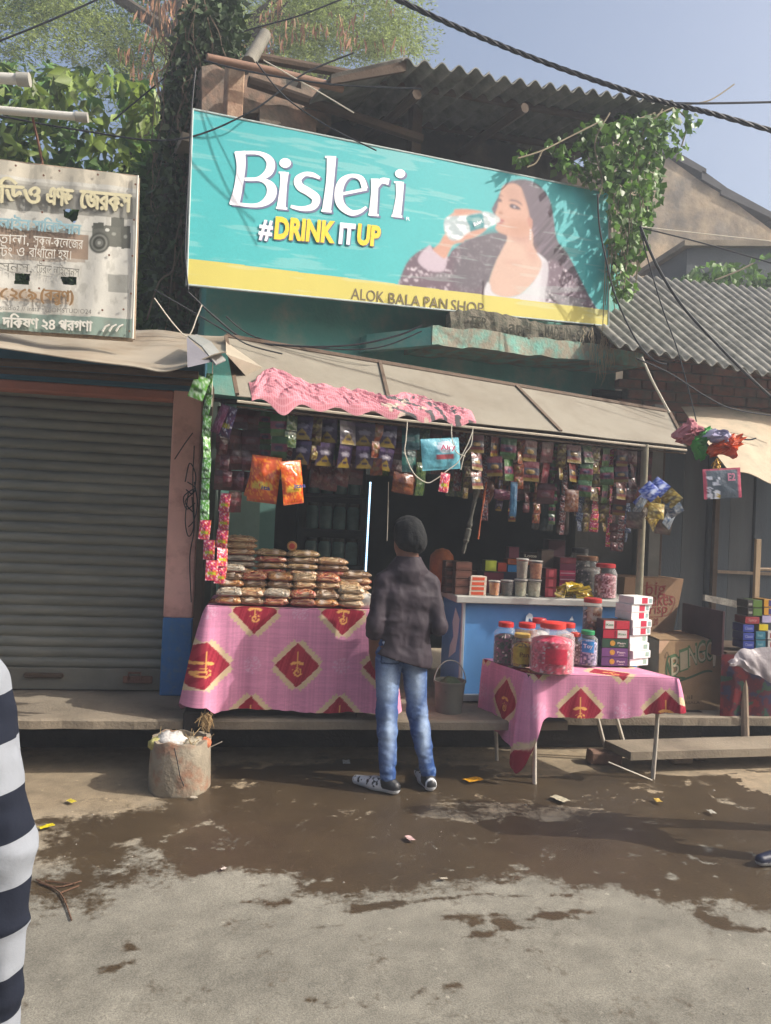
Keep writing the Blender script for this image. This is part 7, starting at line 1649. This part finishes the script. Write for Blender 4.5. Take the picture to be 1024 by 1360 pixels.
    # ---- shoes
    for S in 'LR':
        an, to = g['an'+S], g['to'+S]; d = to-an; d.z = 0; d.normalize(); s2 = vv(-d.y, d.x, 0); z0 = an.z-.09; he = an-d*.045; he.z = z0; tt = to+d*.01; tt = vv(tt.x, tt.y, to.z-.028)
        f = Field(vv(min(he.x, tt.x)-.12, min(he.y, tt.y)-.12, -.012), vv(max(he.x, tt.x)+.12, max(he.y, tt.y)+.12, z0+.22), .006)
        f.cap(he+vv(0, 0, .045), an-vv(0, 0, .02), .038, .045, .02); f.cap(he+vv(0, 0, .030), he.lerp(tt, .5)+vv(0, 0, .034), .034, .042, .02); f.cap(he.lerp(tt, .45)+vv(0, 0, .035), tt+vv(0, 0, .028), .044, .028, .02)
        if z0 < .01: f.cut(vv(0, 0, .004), vv(0, 0, -1))
        o = f.obj('shoe', mat('shoe_'+shoe, shoe, .5, .1, 30, .1) if shoefn is None else M_attr, t, None if shoefn is None else (lambda V, he=he, d=d, s2=s2, S=S: shoefn(V, he, d, s2, S)))
    return t
def denim(pel, cent):
    def f(V):
        n_ = fbm(V[:, 0]*30, V[:, 1]*30, V[:, 2]*60, s=3); c = np.tile(lincol('27457a'), (len(V), 1)); x = V[:, 0]; z = V[:, 2]
        fade = np.zeros(len(V))
        for (cx, cz, sx, sz, a) in cent: fade = np.maximum(fade, a*np.exp(-((x-cx)/sx)**2-((z-cz)/sz)**2))
        fade = np.clip(fade*(.7+.6*n_), 0, 1)[:, None]; c = c*(1-fade)+lincol('b6cbe4')*fade
        wh = (fbm(x*20, V[:, 1]*20, z*55, s=9) > .62)[:, None]*.25; c = c*(1-wh)+lincol('88a4cc')*wh
        for sx in (-.075, .075):
            px_ = np.abs(x-pel.x-sx); pz = z-(pel.z-.05)
            e = (V[:, 1] < pel.y) & (((np.abs(px_-.055) < .004) & (np.abs(pz) < .07)) | ((np.abs(np.abs(pz)-.07) < .004) & (px_ < .055))); c[e] = lincol('1e3258')
            fl = (V[:, 1] < pel.y) & (np.abs(pz-.045-(px_*.2)) < .007) & (px_ < .055); c[fl] = lincol('b8c4d8')
        return c
    return f
def stripe_mat():
    ma = mat('knit', '858a92', .95, .06, 9, .06, 200, spec=.1); n = ma.node_tree.nodes; L = ma.node_tree.links; b = n['Principled BSDF']; src = b.inputs['Base Color'].links[0].from_socket
    tc = n.new('ShaderNodeTexCoord'); sp = n.new('ShaderNodeSeparateXYZ'); L.new(tc.outputs['Object'], sp.inputs[0]); nz = n.new('ShaderNodeTexNoise'); nz.inputs['Scale'].default_value = 2.5; L.new(tc.outputs['Object'], nz.inputs[0])
    def mt(op, a, c): q = n.new('ShaderNodeMath'); q.operation = op; [L.new(v, q.inputs[i]) if hasattr(v, 'links') else setattr(q.inputs[i], 'default_value', v) for i, v in enumerate((a, c))]; return q.outputs[0]
    per = (P_z(1.22, 940)-P_z(1.22, 1190))/2; z = mt('ADD', mt('ADD', sp.outputs[2], mt('MULTIPLY', sp.outputs[0], -.10)), mt('MULTIPLY', nz.outputs[0], .05))
    k = mt('LESS_THAN', mt('FRACT', mt('DIVIDE', mt('SUBTRACT', P_z(1.22, 934)+.012, z), per), 0), .5)
    mx = n.new('ShaderNodeMixRGB'); L.new(k, mx.inputs[0]); L.new(src, mx.inputs[1]); mx.inputs[2].default_value = (*lin('20242f'), 1); L.new(mx.outputs[0], b.inputs['Base Color']); return ma
def people():
    M_den = mat('denim', attr=1, rough=.9, var=.1, scale=80, bump=.3, bscale=220, spec=.2)
    J = dict(root=(.92, 4.68, 0), head=(.872, 4.70, 1.532), look=(-.45, .9, 0), neck=(.88, 4.685, 1.395), shL=(.735, 4.67, 1.262), shR=(1.03, 4.70, 1.252), pelvis=(.86, 4.69, .90),
             elL=(.68, 4.61, 1.01), wrL=(.69, 4.71, .83), hnL=(.71, 4.76, .75), elR=(1.085, 4.63, 1.005), wrR=(1.05, 4.86, 1.03), hnR=(1.01, 4.95, 1.05), thL=(.3, .9, 0), thR=(-.5, .2, .8),
             hipL=(.785, 4.69, .86), hipR=(.94, 4.70, .86), knL=(.785, 4.66, .47), knR=(.985, 4.72, .47), anL=(.80, 4.60, .09), anR=(1.065, 4.67, .09), toL=(.635, 4.73, .032), toR=(1.045, 4.86, .032))
    pel = Vector(J['pelvis'])
    def shoe(V, he, d, s2, S):
        q = V-np.array(he); a = q@np.array(d); b = q@np.array(s2); c = np.tile(lincol('24262a'), (len(V), 1)); z = V[:, 2]
        wht = (z < .030) | ((a > .06+.5*(z-.03)) & (z < .085) & (a < .30)); c[wht] = lincol('c2c6ca')
        pr = (a > .07) & (fbm(V[:, 0]*60, V[:, 1]*60, z*40, s=6) > .60) & (z > .03); c[pr] = lincol('1c1e22')
        if S == 'R': k = (z > .03) & (b < .025); c[k] = lincol('2a2c30'); k = (z > .03) & (np.abs(a+.02) < .006); c[k] = lincol('c2c6ca')
        return c
    person('person', 'man in black cap, dark grey shirt and faded blue jeans standing at the stall', J, '6a4636', '4a444a', '', '', cap_=('121416', Vector((.050, -.06, -.005)), (.055, .065, .062)), res=.009,
           trousfn=denim(pel, [(.775, .66, .05, .13, .85), (.79, .36, .035, .16, .75), (.95, .64, .05, .13, .8), (1.02, .34, .035, .15, .8)]), mat_tr=M_den, shoefn=shoe, hem=(vv(.86, 4.6, .79), vv(-.28, 0, -1)), sleeve='rolled',
           shirtmat=mat('shirt_charcoal', '2f272f', .7, .1, 6, .06, 90, spec=.3))
    # striped passer-by close to the camera, cut by the left edge
    d = 1.22; sR = D(-48, 915, d); eR = D(-2, 1120, d+.02); wR = D(-10, 1385, d+.04); 
    rt = vv(.988, -.153, 0); bk = vv(.153, .988, 0); sL = sR-rt*.40+bk*.02; nk = (sR+sL)/2+vv(0, 0, .06); pv = (sR+sL)/2+vv(0, 0, -.47)
    J = dict(root=tuple(pv), head=tuple(nk+vv(0, 0, .14)), look=tuple(bk), neck=tuple(nk), shL=tuple(sL), shR=tuple(sR), pelvis=tuple(pv), elR=tuple(eR), wrR=tuple(wR), hnR=tuple(wR+vv(0, .02, -.09)), elL=tuple(sL-rt*.05+vv(0, 0, -.28)), wrL=tuple(sL-rt*.04+bk*.06+vv(0, 0, -.52)), hnL=tuple(sL-rt*.04+bk*.08+vv(0, 0, -.61)),
             thL=tuple(bk), thR=tuple(bk), hipL=tuple(pv-rt*.085+vv(0, 0, -.04)), hipR=tuple(pv+rt*.085+vv(0, 0, -.04)), knL=tuple(vv(pv.x, pv.y, .48)-rt*.10+bk*.03), knR=tuple(vv(pv.x, pv.y, .48)+rt*.10+bk*.03), anL=tuple(vv(pv.x, pv.y, .09)-rt*.11), anR=tuple(vv(pv.x, pv.y, .09)+rt*.11), toL=tuple(vv(pv.x, pv.y, .032)-rt*.13+bk*.19), toR=tuple(vv(pv.x, pv.y, .032)+rt*.13+bk*.19))
    def stripes(V):
        # knitted stripes run round each limb: measured down the garment
        ax = np.array(rt); lat = (V-np.array(sR))@ax; w_ = fbm(V[:, 0]*6, V[:, 1]*6, V[:, 2]*6, s=4)-.5
        z = V[:, 2]+.03*w_-.06*np.clip(lat+.03, -.1, .1)
        edges = [P_z(1.22, y) for y in (940, 1000, 1060, 1120, 1190, 1270, 1345)]
        z0 = edges[0]; c = np.tile(lincol('a9adb4'), (len(V), 1)); per = (edges[0]-edges[4])/2; ph = (edges[0]-z)/per
        nav = ((ph % 1) < .5) & (ph > -1.0); c[nav] = lincol('20242f'); return c
    person('person', 'passer-by in grey and navy striped jumper, cut off by the left edge', J, '6e4a38', '', '22242a', '2a2a2e', res=.008, shirtmat=stripe_mat(), loose=1.05)
    # walker just beyond the right edge: one shoe and the long shadow are in view
    tp = G(1006, 1152); dr = vv(-.97, -.2, 0); dr.normalize(); ls = vv(-dr.y, dr.x, 0)
    an = tp-dr*.25+vv(0, 0, .09); pv = an-dr*.26+ls*-.1; pv.z = .90; nk = pv+dr*.03+vv(0, 0, .52)
    sL = nk+ls*-.19-vv(0, 0, .07); sR = nk+ls*.19-vv(0, 0, .07); an2 = pv-dr*.40-ls*.10; an2.z = .15
    J = dict(root=tuple(pv), head=tuple(nk+dr*.02+vv(0, 0, .13)), look=tuple(dr), neck=tuple(nk), shL=tuple(sL), shR=tuple(sR), pelvis=tuple(pv), elL=tuple(sL-dr*.10-vv(0, 0, .27)), wrL=tuple(sL-dr*.12-vv(0, 0, .5)), hnL=tuple(sL-dr*.12-vv(0, 0, .59)), elR=tuple(sR-dr*.10-vv(0, 0, .27)), wrR=tuple(sR-dr*.16-vv(0, 0, .5)), hnR=tuple(sR-dr*.17-vv(0, 0, .59)), thL=tuple(dr), thR=tuple(dr),
             hipL=tuple(pv-ls*.08-vv(0, 0, .04)), hipR=tuple(pv+ls*.08-vv(0, 0, .04)), knR=tuple(vv(an.x, an.y, .48)-dr*.03), anR=tuple(an), toR=tuple(vv(tp.x, tp.y, .035)-dr*.03), knL=tuple((pv+an2)/2+dr*.08-ls*.08), anL=tuple(an2), toL=tuple(an2+dr*.17-vv(0, 0, .10)))
    def shoe2(V, he, d, s2, S):
        z = V[:, 2]; c = np.tile(lincol('1c2230'), (len(V), 1)); c[(z < .028)] = lincol('b8bcc0'); q = V-np.array(he); a = q@np.array(d); c[(np.abs(a-.14-z*.8) < .012) & (z > .02)] = lincol('c0c2c4'); c[(a > .17) & (z > .028)] = lincol('1a2038'); return c
    person('person', 'walking passer-by beyond the right edge, only a dark shoe with white trim in view', J, '6e4a38', '5a5c66', '2c3038', '', res=.011, shoefn=shoe2)
def P_z(d, y): return (EYEP+(FW-RT*(490/FOC)-UP*((y-680)/FOC))*d).z
people()

# ================================================================ TREES AND CREEPERS
M_leafL = mat('leaf_broad', '74883a', .5, .2, 3, 0, trans=.35, island=.45, spec=.5)
M_leafD = mat('leaf_dark', '4a6a2c', .55, .2, 3, 0, trans=.25, island=.5, spec=.4)  # darker leaf tone; inside crowns the shade is put into this colour
M_leafF = mat('leaf_feathery', '8c9c58', .6, .2, 3, 0, trans=.4, island=.45, spec=.3)
M_pod = mat('seed_pod', '8a6448', .7, .2, 3, 0, trans=.2, island=.3)
M_bark = mat('bark', '4f463a', .95, .3, 6, .8, 30, streak=(5, 5, 1))
M_ivy = mat('leaf_ivy', '5a7c34', .45, .2, 3, 0, trans=.3, island=.5, spec=.5)
def cloud(poly, n, Y0, Y1, seed=0, dens=None, fq=.02):
    r = np.random.default_rng(seed); xs = [p[0] for p in poly]; ys = [p[1] for p in poly]; out = []
    while len(out) < n:
        x = r.uniform(min(xs), max(xs), 4000); y = r.uniform(min(ys), max(ys), 4000); k = inpoly(x, y, poly); nn = fbm(x*fq, y*fq, s=seed+5); k &= nn > (dens if dens is not None else 0)
        for a, b in zip(x[k], y[k]): out.append(P(a, b, r.uniform(Y0, Y1)))
    return np.array([tuple(p) for p in out[:n]])
def trees():
    # broad-leaved tree at the left
    t = thing('broadleaf_tree', (-4.2, 8.2, 0), 'tree with large sunlit drooping leaves behind the old banner', 'tree')
    base = Vector((-4.2, 8.2, 0)); tr = MB().tube([base, base+Vector((.1, 0, 2)), base+Vector((.3, .1, 4)), base+Vector((.5, .2, 6.2))], [.2, .16, .12, .06], 10)
    pr = random.Random(3)
    for i in range(12): a = base+Vector((.2, .1, 2.5+.3*i)); b = a+Vector((pr.uniform(-1.6, 1.8), pr.uniform(-.8, .4), pr.uniform(.4, 1.3))); tr.tube([a, (a+b)/2+Vector((0, 0, .15)), b], [.06, .04, .02], 6)
    tr.build('trunk', M_bark, t, True)
    polyA = [(-90, 60), (60, 85), (150, 90), (215, 120), (235, 180), (230, 300), (225, 440), (-90, 440)]
    p = cloud(polyA, 3600, 7.6, 9.4, 1, .38, .03); d = rng.normal(size=p.shape)*[.7, .5, .4]+[0, -.35, -.75]; leaves(p, d, rng.uniform(.10, .24, len(p)), 'crown', M_leafD, t, .5)
    cl = cloud([(70, 85), (130, 95), (210, 110), (222, 170), (190, 240), (150, 215), (110, 180), (60, 130)], 230, 7.2, 7.8, 2, .42, .04); d = rng.normal(size=cl.shape)*[.5, .35, .25]+[0.1, -.5, -.8]; leaves(cl, d, rng.uniform(.14, .30, len(cl)), 'crown', M_leafL, t, .42)
    cl = cloud([(-60, 100), (40, 80), (70, 140), (60, 215), (-60, 215)], 200, 7.2, 8.0, 4, .44, .04); d = rng.normal(size=cl.shape)*[.6, .4, .4]+[0, -.4, -.6]; leaves(cl, d, rng.uniform(.12, .22, len(cl)), 'crown', M_leafL, t, .45)
    # feathery tree with brown pods
    t = thing('feathery_tree', (-1.5, 12, 0), 'tall feathery tree with hanging brown seed pods filling the top left', 'tree')
    base = Vector((-1.8, 12, 0)); tr = MB().tube([base, base+Vector((.1, 0, 3)), base+Vector((-.1, 0, 6)), base+Vector((.3, 0, 10.5))], [.32, .25, .2, .08], 12)
    for i in range(18): a = base+Vector((0, 0, 5+.3*i)); b = a+Vector((pr.uniform(-3.2, 4.5), pr.uniform(-1.5, .8), pr.uniform(.8, 2.6))); tr.tube([a, (a+b)/2+Vector((0, 0, .3)), b], [.10, .06, .02], 6)
    tr.build('trunk', M_bark, t, True)
    def sprays(poly, ncl, Y0, Y1, seed, per=70, dens=.42, spread=.55):
        c = cloud(poly, ncl, Y0, Y1, seed, dens, .022); r = np.random.default_rng(seed); n = ncl*per
        cc = np.repeat(c, per, 0); ang = np.repeat(r.uniform(0, 6.28, ncl*7), per//7); kk = len(ang); ang = np.resize(ang, n); tt = r.uniform(0, 1, n)
        pos = cc+np.stack([np.cos(ang)*tt*spread, np.sin(ang)*tt*spread*.6, -.45*tt*tt*spread+r.normal(size=n)*.05], -1)+r.normal(size=(n, 3))*.035
        d = np.stack([np.cos(ang)+r.normal(size=n)*.8, np.sin(ang)*.6+r.normal(size=n)*.6, -.4+r.normal(size=n)*.6], -1); return pos, d
    polyF = [(-70, -60), (560, -60), (556, 40), (540, 75), (500, 85), (440, 92), (400, 90), (330, 70), (260, 110), (230, 200), (120, 120), (-70, 70)]
    p, d = sprays(polyF, 300, 10.8, 13.2, 7, 140, .46, .45); leaves(p, d, rng.uniform(.035, .085, len(p)), 'crown', M_leafF, t, .28)
    p, d = sprays([(-70, -60), (330, -60), (300, 60), (200, 120), (60, 90), (-70, 60)], 90, 12.5, 14, 9, 98, .38); leaves(p, d, rng.uniform(.06, .12, len(p)), 'crown', M_leafD, t, .35)
    p, d = sprays([(390, -20), (545, -20), (558, 45), (520, 85), (440, 98), (395, 60)], 80, 10.6, 12.5, 21, 140, .3, .45); leaves(p, d, rng.uniform(.035, .08, len(p)), 'crown', M_leafF, t, .32)
    p, d = sprays([(270, 20), (420, 0), (430, 90), (330, 110), (270, 90)], 64, 10.5, 12.5, 23, 140, .3, .5); leaves(p, d, rng.uniform(.035, .08, len(p)), 'crown', M_leafF, t, .32)
    p = cloud([(120, 0), (240, -10), (330, -10), (520, -10), (540, 60), (400, 60), (240, 110), (190, 130)], 620, 10.2, 11, 12, .5, .03); d = rng.normal(size=p.shape)*.18+[0, 0, -1]; leaves(p, d, rng.uniform(.12, .22, len(p)), 'seed_pods', M_pod, t, .16, fold=.05)['kind'] = 'stuff'
    # dark column of creeper on a dead trunk
    t = thing('creeper_column', (-1.0, 6.4, 0), 'dark trunk smothered in creeper and dead vines left of the billboard', 'tree')
    a = P(250, 430, 6.4); b = P(243, 300, 6.4); c = P(248, 180, 6.5); e = P(262, 60, 6.6); g_ = P(285, -30, 6.8)
    MB().tube([Vector((a.x, a.y, 0)), a, b, c, e, g_], [.22, .20, .22, .20, .14, .1], 12).build('trunk', M_bark, t, True)
    pc = cloud([(215, 440), (190, 330), (205, 210), (225, 110), (245, 10), (320, -30), (325, 60), (285, 110), (262, 150), (256, 300), (262, 380), (300, 440)], 5200, 5.9, 6.7, 31, .25, .05); d = rng.normal(size=pc.shape)+[0, -.3, -.5]; leaves(pc, d, rng.uniform(.05, .10, len(pc)), 'creeper_leaves', mat('creeper_leaf', '3a4c2c', .7, .2, 3, 0, trans=.15, island=.5), t, .6)
    mb = MB(); 
    for i in range(110):
        x, y = pr.gauss(258, 24), pr.uniform(-20, 330); p0 = P(x, y, pr.uniform(5.9, 6.3)); q = [p0]
        for k in range(4): q.append(q[-1]+Vector((pr.uniform(-.09, .09), pr.uniform(-.04, .04), -pr.uniform(.08, .3))))
        mb.tube(cat_rom(q, 3), pr.uniform(.003, .008), 4)
    mb.build('dead_vines', mat('dead_vine', '6a5c4a', .9, .3, 5), t)
    # low dark hedge of mixed leaves between banner and the shop
    t = thing('shrub', (-1.6, 6.9, 0), 'dark shrub filling the gap above the tin roof beside the banner', 'shrub'); pc = cloud([(165, 445), (170, 240), (215, 180), (262, 380), (310, 445)], 3000, 6.5, 7.4, 41, .2, .05); d = rng.normal(size=pc.shape)+[0, -.2, -.2]; leaves(pc, d, rng.uniform(.06, .14, len(pc)), 'foliage', M_leafD, t, .6)
    MB().tube([Vector((-1.6, 6.9, 0)), Vector((-1.6, 6.9, 2.5)), Vector((-1.5, 6.9, 3.6))], [.08, .06, .03], 8).build('stem', M_bark, t, True)
    pc = cloud([(250, 385), (255, 430), (300, 450), (520, 470), (470, 420)], 500, 5.75, 5.9, 43, .5, .05)
trees()
def ivy():
    t = thing('ivy', B(PB(830, 250, -.2)[0], .1, 3.5), 'green ivy hanging over the right end of the billboard from the roof corner', 'creeper')
    S = []; r = random.Random(8)
    def cl(poly, n, t0, t1, seed, dens=.35):
        out = []; rr = np.random.default_rng(seed); xs = [p[0] for p in poly]; ys = [p[1] for p in poly]
        while len(out) < n:
            x = rr.uniform(min(xs), max(xs), 2000); y = rr.uniform(min(ys), max(ys), 2000); k = inpoly(x, y, poly) & (fbm(x*.06, y*.06, s=seed) > dens)
            for a, b in zip(x[k], y[k]): out.append(tuple(PBw(a, b, rr.uniform(t0, t1))))
        return np.array(out[:n])
    P1 = cl([(800, 165), (850, 150), (895, 150), (880, 190), (868, 230), (860, 300), (852, 350), (840, 392), (812, 395), (810, 330), (806, 250), (800, 228)], 1150, -.30, -.02, 3, .34)
    P2 = cl([(690, 200), (720, 190), (745, 178), (800, 150), (812, 230), (808, 262), (790, 245), (760, 238), (735, 222), (700, 222), (684, 212)], 330, -.16, -.08, 4, .44)
    P3 = cl([(870, 150), (900, 140), (926, 145), (930, 170), (915, 205), (895, 212), (880, 190)], 85, -.3, -.2, 5, .35)
    P4 = cl([(815, 150), (880, 145), (880, 260), (850, 330), (822, 300)], 700, .0, .35, 6, .2)
    for k, (Q, m_) in enumerate(((P1, M_ivy), (P2, M_ivy), (P3, M_ivy), (P4, M_leafD))):
        d = rng.normal(size=Q.shape)*.45+[0, -.25, -.8]; leaves(Q, d, rng.uniform(.045, .095, len(Q)), 'ivy_leaves', m_, t, .85)
    mb = MB()
    for pts in ([(895, 142), (860, 165), (840, 230), (835, 310), (828, 390)], [(880, 145), (848, 200), (852, 300), (845, 370)], [(800, 160), (760, 180), (720, 200), (688, 210)], [(810, 150), (790, 190), (800, 240), (795, 262)], [(892, 140), (912, 160), (905, 195)], [(870, 150), (820, 180), (815, 280), (820, 380)], [(895, 140), (920, 138), (945, 132), (975, 112)], [(720, 200), (712, 216), (700, 222)]):
        mb.tube(cat_rom([PBw(x, y, -.2) for x, y in pts], 6), .007, 5)
    for i in range(16): x = r.uniform(800, 860); y = r.uniform(250, 330); mb.tube(cat_rom([PBw(x, y, -.15), PBw(x+r.uniform(-6, 6), y+30, -.18), PBw(x+r.uniform(-6, 6), y+r.uniform(50, 120), -.15)], 4), .004, 4)
    mb.build('stems', mat('ivy_stem', '7a705a', .8, .2), t)
    # ivy on the annexe
    t = thing('wall_creeper', P(970, 400, 9.9), 'leafy creeper on the dark annexe behind the grey corrugated roof', 'creeper')
    for poly, n, s_, m_ in (([(880, 378), (930, 352), (980, 345), (1040, 330), (1100, 330), (1100, 372), (1000, 395), (950, 412), (920, 402)], 900, 51, M_ivy), ([(900, 400), (960, 390), (1100, 380), (1100, 480), (1000, 460), (930, 440)], 1100, 52, M_leafD)):
        q = cloud(poly, n, 9.3, 9.9, s_, .36, .04); leaves(q, rng.normal(size=q.shape)*.5+[0, -.3, -.7], rng.uniform(.07, .14, n), 'creeper_leaves', m_, t, .8)
    mb = MB()
    for pts in ([(992, 390), (992, 410), (994, 430)], [(1024, 400), (1016, 420), (1020, 440), (1030, 450)], [(1000, 350), (980, 360), (950, 372)]): mb.tube(cat_rom([P(x, y, 9.3) for x, y in pts], 4), .012, 5)
    mb.build('stems', mat('ivy_stem', '7a705a', .8, .2), t)
ivy()

# ================================================================ WIRES
def wires():
    # thick twisted service cable across the sky
    pts = cat_rom([P(x, y, 4.6+.0*x) for x, y in ((500, -14), (600, 33), (700, 74), (800, 110), (880, 135), (950, 152), (1060, 184))], 26); t = thing('power_cable', pts[len(pts)//2], 'thick twisted black cable crossing the sky at the upper right', 'cable')
    for k in range(3):
        q = []
        for i, p in enumerate(pts): a = i*.55+k*2.094; q.append(p+Vector((0, math.cos(a), math.sin(a)))*.009)
        MB().tube(q, .0085, 6).build('strand', M_wire, t, True)
    def W(pts, Y, r, label, ma=None, n='wire'):
        pp = [P(p[0], p[1], p[2] if len(p) > 2 else Y) for p in pts]; rope(pp, r, n, ma or M_wire, label, 'wire', 'wires over the stall')
    W([(860, 134), (900, 137), (960, 137), (1050, 135)], 5.2, .008, 'straight thin twisted wire leaving the roof corner to the right edge')
    W([(850, 302), (930, 322), (1000, 342), (1060, 360)], 6.0, .006, 'lower of two thin wires running right from the ivy end, above the corrugated roof')
    W([(850, 301), (930, 310), (1060, 324)], 6.0, .004, 'fainter upper wire running right from the ivy end', M_wirew)
    W([(850, 300), (872, 352), (905, 405), (950, 455), (1000, 505), (1060, 560)], 5.7, .011, 'thickest dark wire curving down across the grey corrugated roof')
    W([(850, 304), (862, 350), (880, 410), (900, 465), (915, 520), (925, 560)], 5.7, .005, 'thin slack wire left of the thickest one on the corrugated roof')
    W([(794, 258), (796, 300), (806, 350), (818, 395), (845, 452), (868, 478), (885, 484)], 5.75, .007, 'black drop wire hanging down over the billboard right edge')
    W([(845, 476), (890, 496), (940, 528), (980, 545), (1060, 556)], 5.6, .006, 'dark wire sagging to the right under the brick wall')
    W([(852, 474), (866, 505), (876, 524), (889, 548)], 5.9, .010, 'light chain tying the awning back corner to the sunshade', M_wirew, 'chain')
    W([(205, 385), (240, 405), (300, 440), (330, 458), (375, 470)], 5.1, .005, 'thin wire sloping over the tin roof to the awning left corner')
    W([(250, 388), (290, 425), (330, 452), (400, 460), (470, 458), (530, 445), (560, 432)], 5.25, .007, 'sagging black wire between billboard and awning, left half')
    W([(300, 420), (340, 448), (420, 462), (500, 462), (560, 440)], 5.3, .005, 'second thinner sagging wire between billboard and awning')
    W([(205, 396), (232, 432), (250, 446), (262, 420), (268, 405)], 5.0, .004, 'pale twisted string over the tin roof flashing', M_wirew)
    W([(-20, 62), (60, 30), (150, -10)], 6.6, .008, 'dark wire crossing the top left corner'); W([(-20, 150), (100, 172), (230, 186), (330, 150), (400, 100), (470, 70)], 5.3, .006, 'long thin wire from the left edge to the roof pole')
    W([(150, 160), (280, 60), (400, 20), (480, -12)], 6.2, .006, 'thin wire rising through the trees at the top'); W([(340, 82), (380, 130), (440, 170), (500, 200)], 5.2, .005, 'thin wire from the roof pole down over the billboard top'); W([(350, 80), (420, 120), (470, 150)], 5.2, .004, 'faint wire beside the roof pole', M_wirew)
    W([(260, 90), (255, 140), (250, 240), (246, 330), (250, 385)], 5.25, .006, 'dark cable running down the billboard left edge'); W([(270, 80), (330, 95), (440, 112), (560, 118)], 5.1, .006, 'wire slung under the roof edge pole')
wires()

# ================================================================ LITTER
def litter():
    pr = random.Random(21)
    def scrap(px, py, col, s, label, up=.012):
        g = G(px, py, .004); nu = 7; U, V_ = np.meshgrid(np.linspace(-1, 1, nu), np.linspace(-1, 1, 6)); z = .004+up*fbm(U*1.5+px, V_*1.5, s=int(px)); a = pr.uniform(0, 3); x = U*s*.6+.2*s*fbm(V_*2, U, s=3); y = V_*s*.35
        V = np.stack([x*math.cos(a)-y*math.sin(a), x*math.sin(a)+y*math.cos(a), z+.004], -1).reshape(-1, 3); o = linkmesh('litter', npmesh('litter', V, gridfaces(6, nu), mat('lit_'+col, col, .5, .4, 60, .3), None), None, g); tag(o, label, 'litter', 'litter on the road')
    for a in ((627, 1038, 'c8901c', .10, 'yellow orange wrapper on the wet road right of the customer shoe'), (745, 1064, 'b0a890', .09, 'pale yellow wrapper on the wet road below the right table'), (545, 1117, 'b89a98', .05, 'small pinkish scrap on the wet road below the customer'), (874, 1066, 'c0a048', .05, 'small yellow and red scrap below the right table leg'), (60, 1101, 'c8b81c', .06, 'bright yellow scrap beside the striped passer-by'), (95, 1067, 'b8a838', .045, 'small yellow scrap on the dry ground left of the bin'), (258, 1062, 'b8b0a0', .035, 'tiny pale scrap right below the concrete bin'), (460, 1015, 'a8b0b4', .07, 'greyish blue scrap lying under the ledge'), (945, 1081, 'a8a498', .05, 'thin pale scrap near the right edge of the wet road'), (296, 1157, 'c0b4ac', .025, 'tiny white scrap at the wet edge, left'), (588, 1170, 'a8a090', .03, 'tiny beige scrap at the wet edge, middle')): scrap(*a)
    mb = MB(); g = lambda x, y, z=.01: G(x, y, z)
    for pts in ([(48, 1168), (75, 1178), (108, 1170)], [(52, 1172), (80, 1186), (95, 1222)], [(60, 1170), (100, 1174)], [(80, 1186), (105, 1176)]): mb.tube(cat_rom([g(*p) for p in pts], 4), .0035, 5)
    solo(mb, 'twig', mat('twig', '5c4434', .9), 'thin forked twig on the road beside the striped passer-by', 'twig')
    mb = MB()
    for i in range(300):
        x = pr.uniform(-1.6, 3.6); y = pr.uniform(1.9, 4.9); s = pr.uniform(.002, .006)*(1 if pr.random() < .93 else 1.7)
        mb.add([(x-s, y-s*.7, -.001), (x+s*.8, y-s, -.001), (x+s, y+s*.8, -.001), (x-s*.7, y+s, -.001), (x+s*.2, y, s*.6)], [(0, 1, 4), (1, 2, 4), (2, 3, 4), (3, 0, 4)])
    tag(mb.build('grit', mat('grit_stone', '807a70', .9, .3, 30, 0, island=.4)), 'loose grit and small stones scattered on the road', 'gravel', kind='stuff')
litter()

# ================================================================ OTHER SIDE OF THE STREET (unseen behind the camera, added to cut sky light on the stall)
def far_side():
    t = thing('opposite_shops', (0, -6, 0), 'row of plain shops across the street behind the viewer', 'building')
    MB().box((0, -7.5, 2.6), (40, 3, 5.2)).build('wall', mat('opp_wall', '8a7f70', .9, .2, 1), t)
    MB().box((0, -5.5, 2.9), (40, 1.4, .08)).build('canopy', M_tin, t)
    for i in range(9): MB().box((-16+4*i, -5.97, 1.3), (2.8, .06, 2.3), bev=.01).build('shutter', mat('opp_shutter', '4c5a5e', .6, .2, 3), t)
far_side()

# ================================================================ HAZY AIR (volume added also to lift the dark tones like lens veil)
def haze():
    ma = bpy.data.materials.new('haze'); ma.use_nodes = True; n = ma.node_tree.nodes; n.clear(); o = n.new('ShaderNodeOutputMaterial'); v = n.new('ShaderNodeVolumePrincipled')
    v.inputs['Color'].default_value = (.80, .88, 1, 1); v.inputs['Density'].default_value = HAZE; v.inputs['Anisotropy'].default_value = .2; ma.node_tree.links.new(v.outputs[0], o.inputs['Volume'])
    h = MB().box((0, 5, 6.4), (60, 34, 15)).build('haze', ma); h['kind'] = 'stuff'; h['label'] = 'thin pale haze in the street, added also to lift the dark tones'
HAZE = .0085
if HAZE: haze()
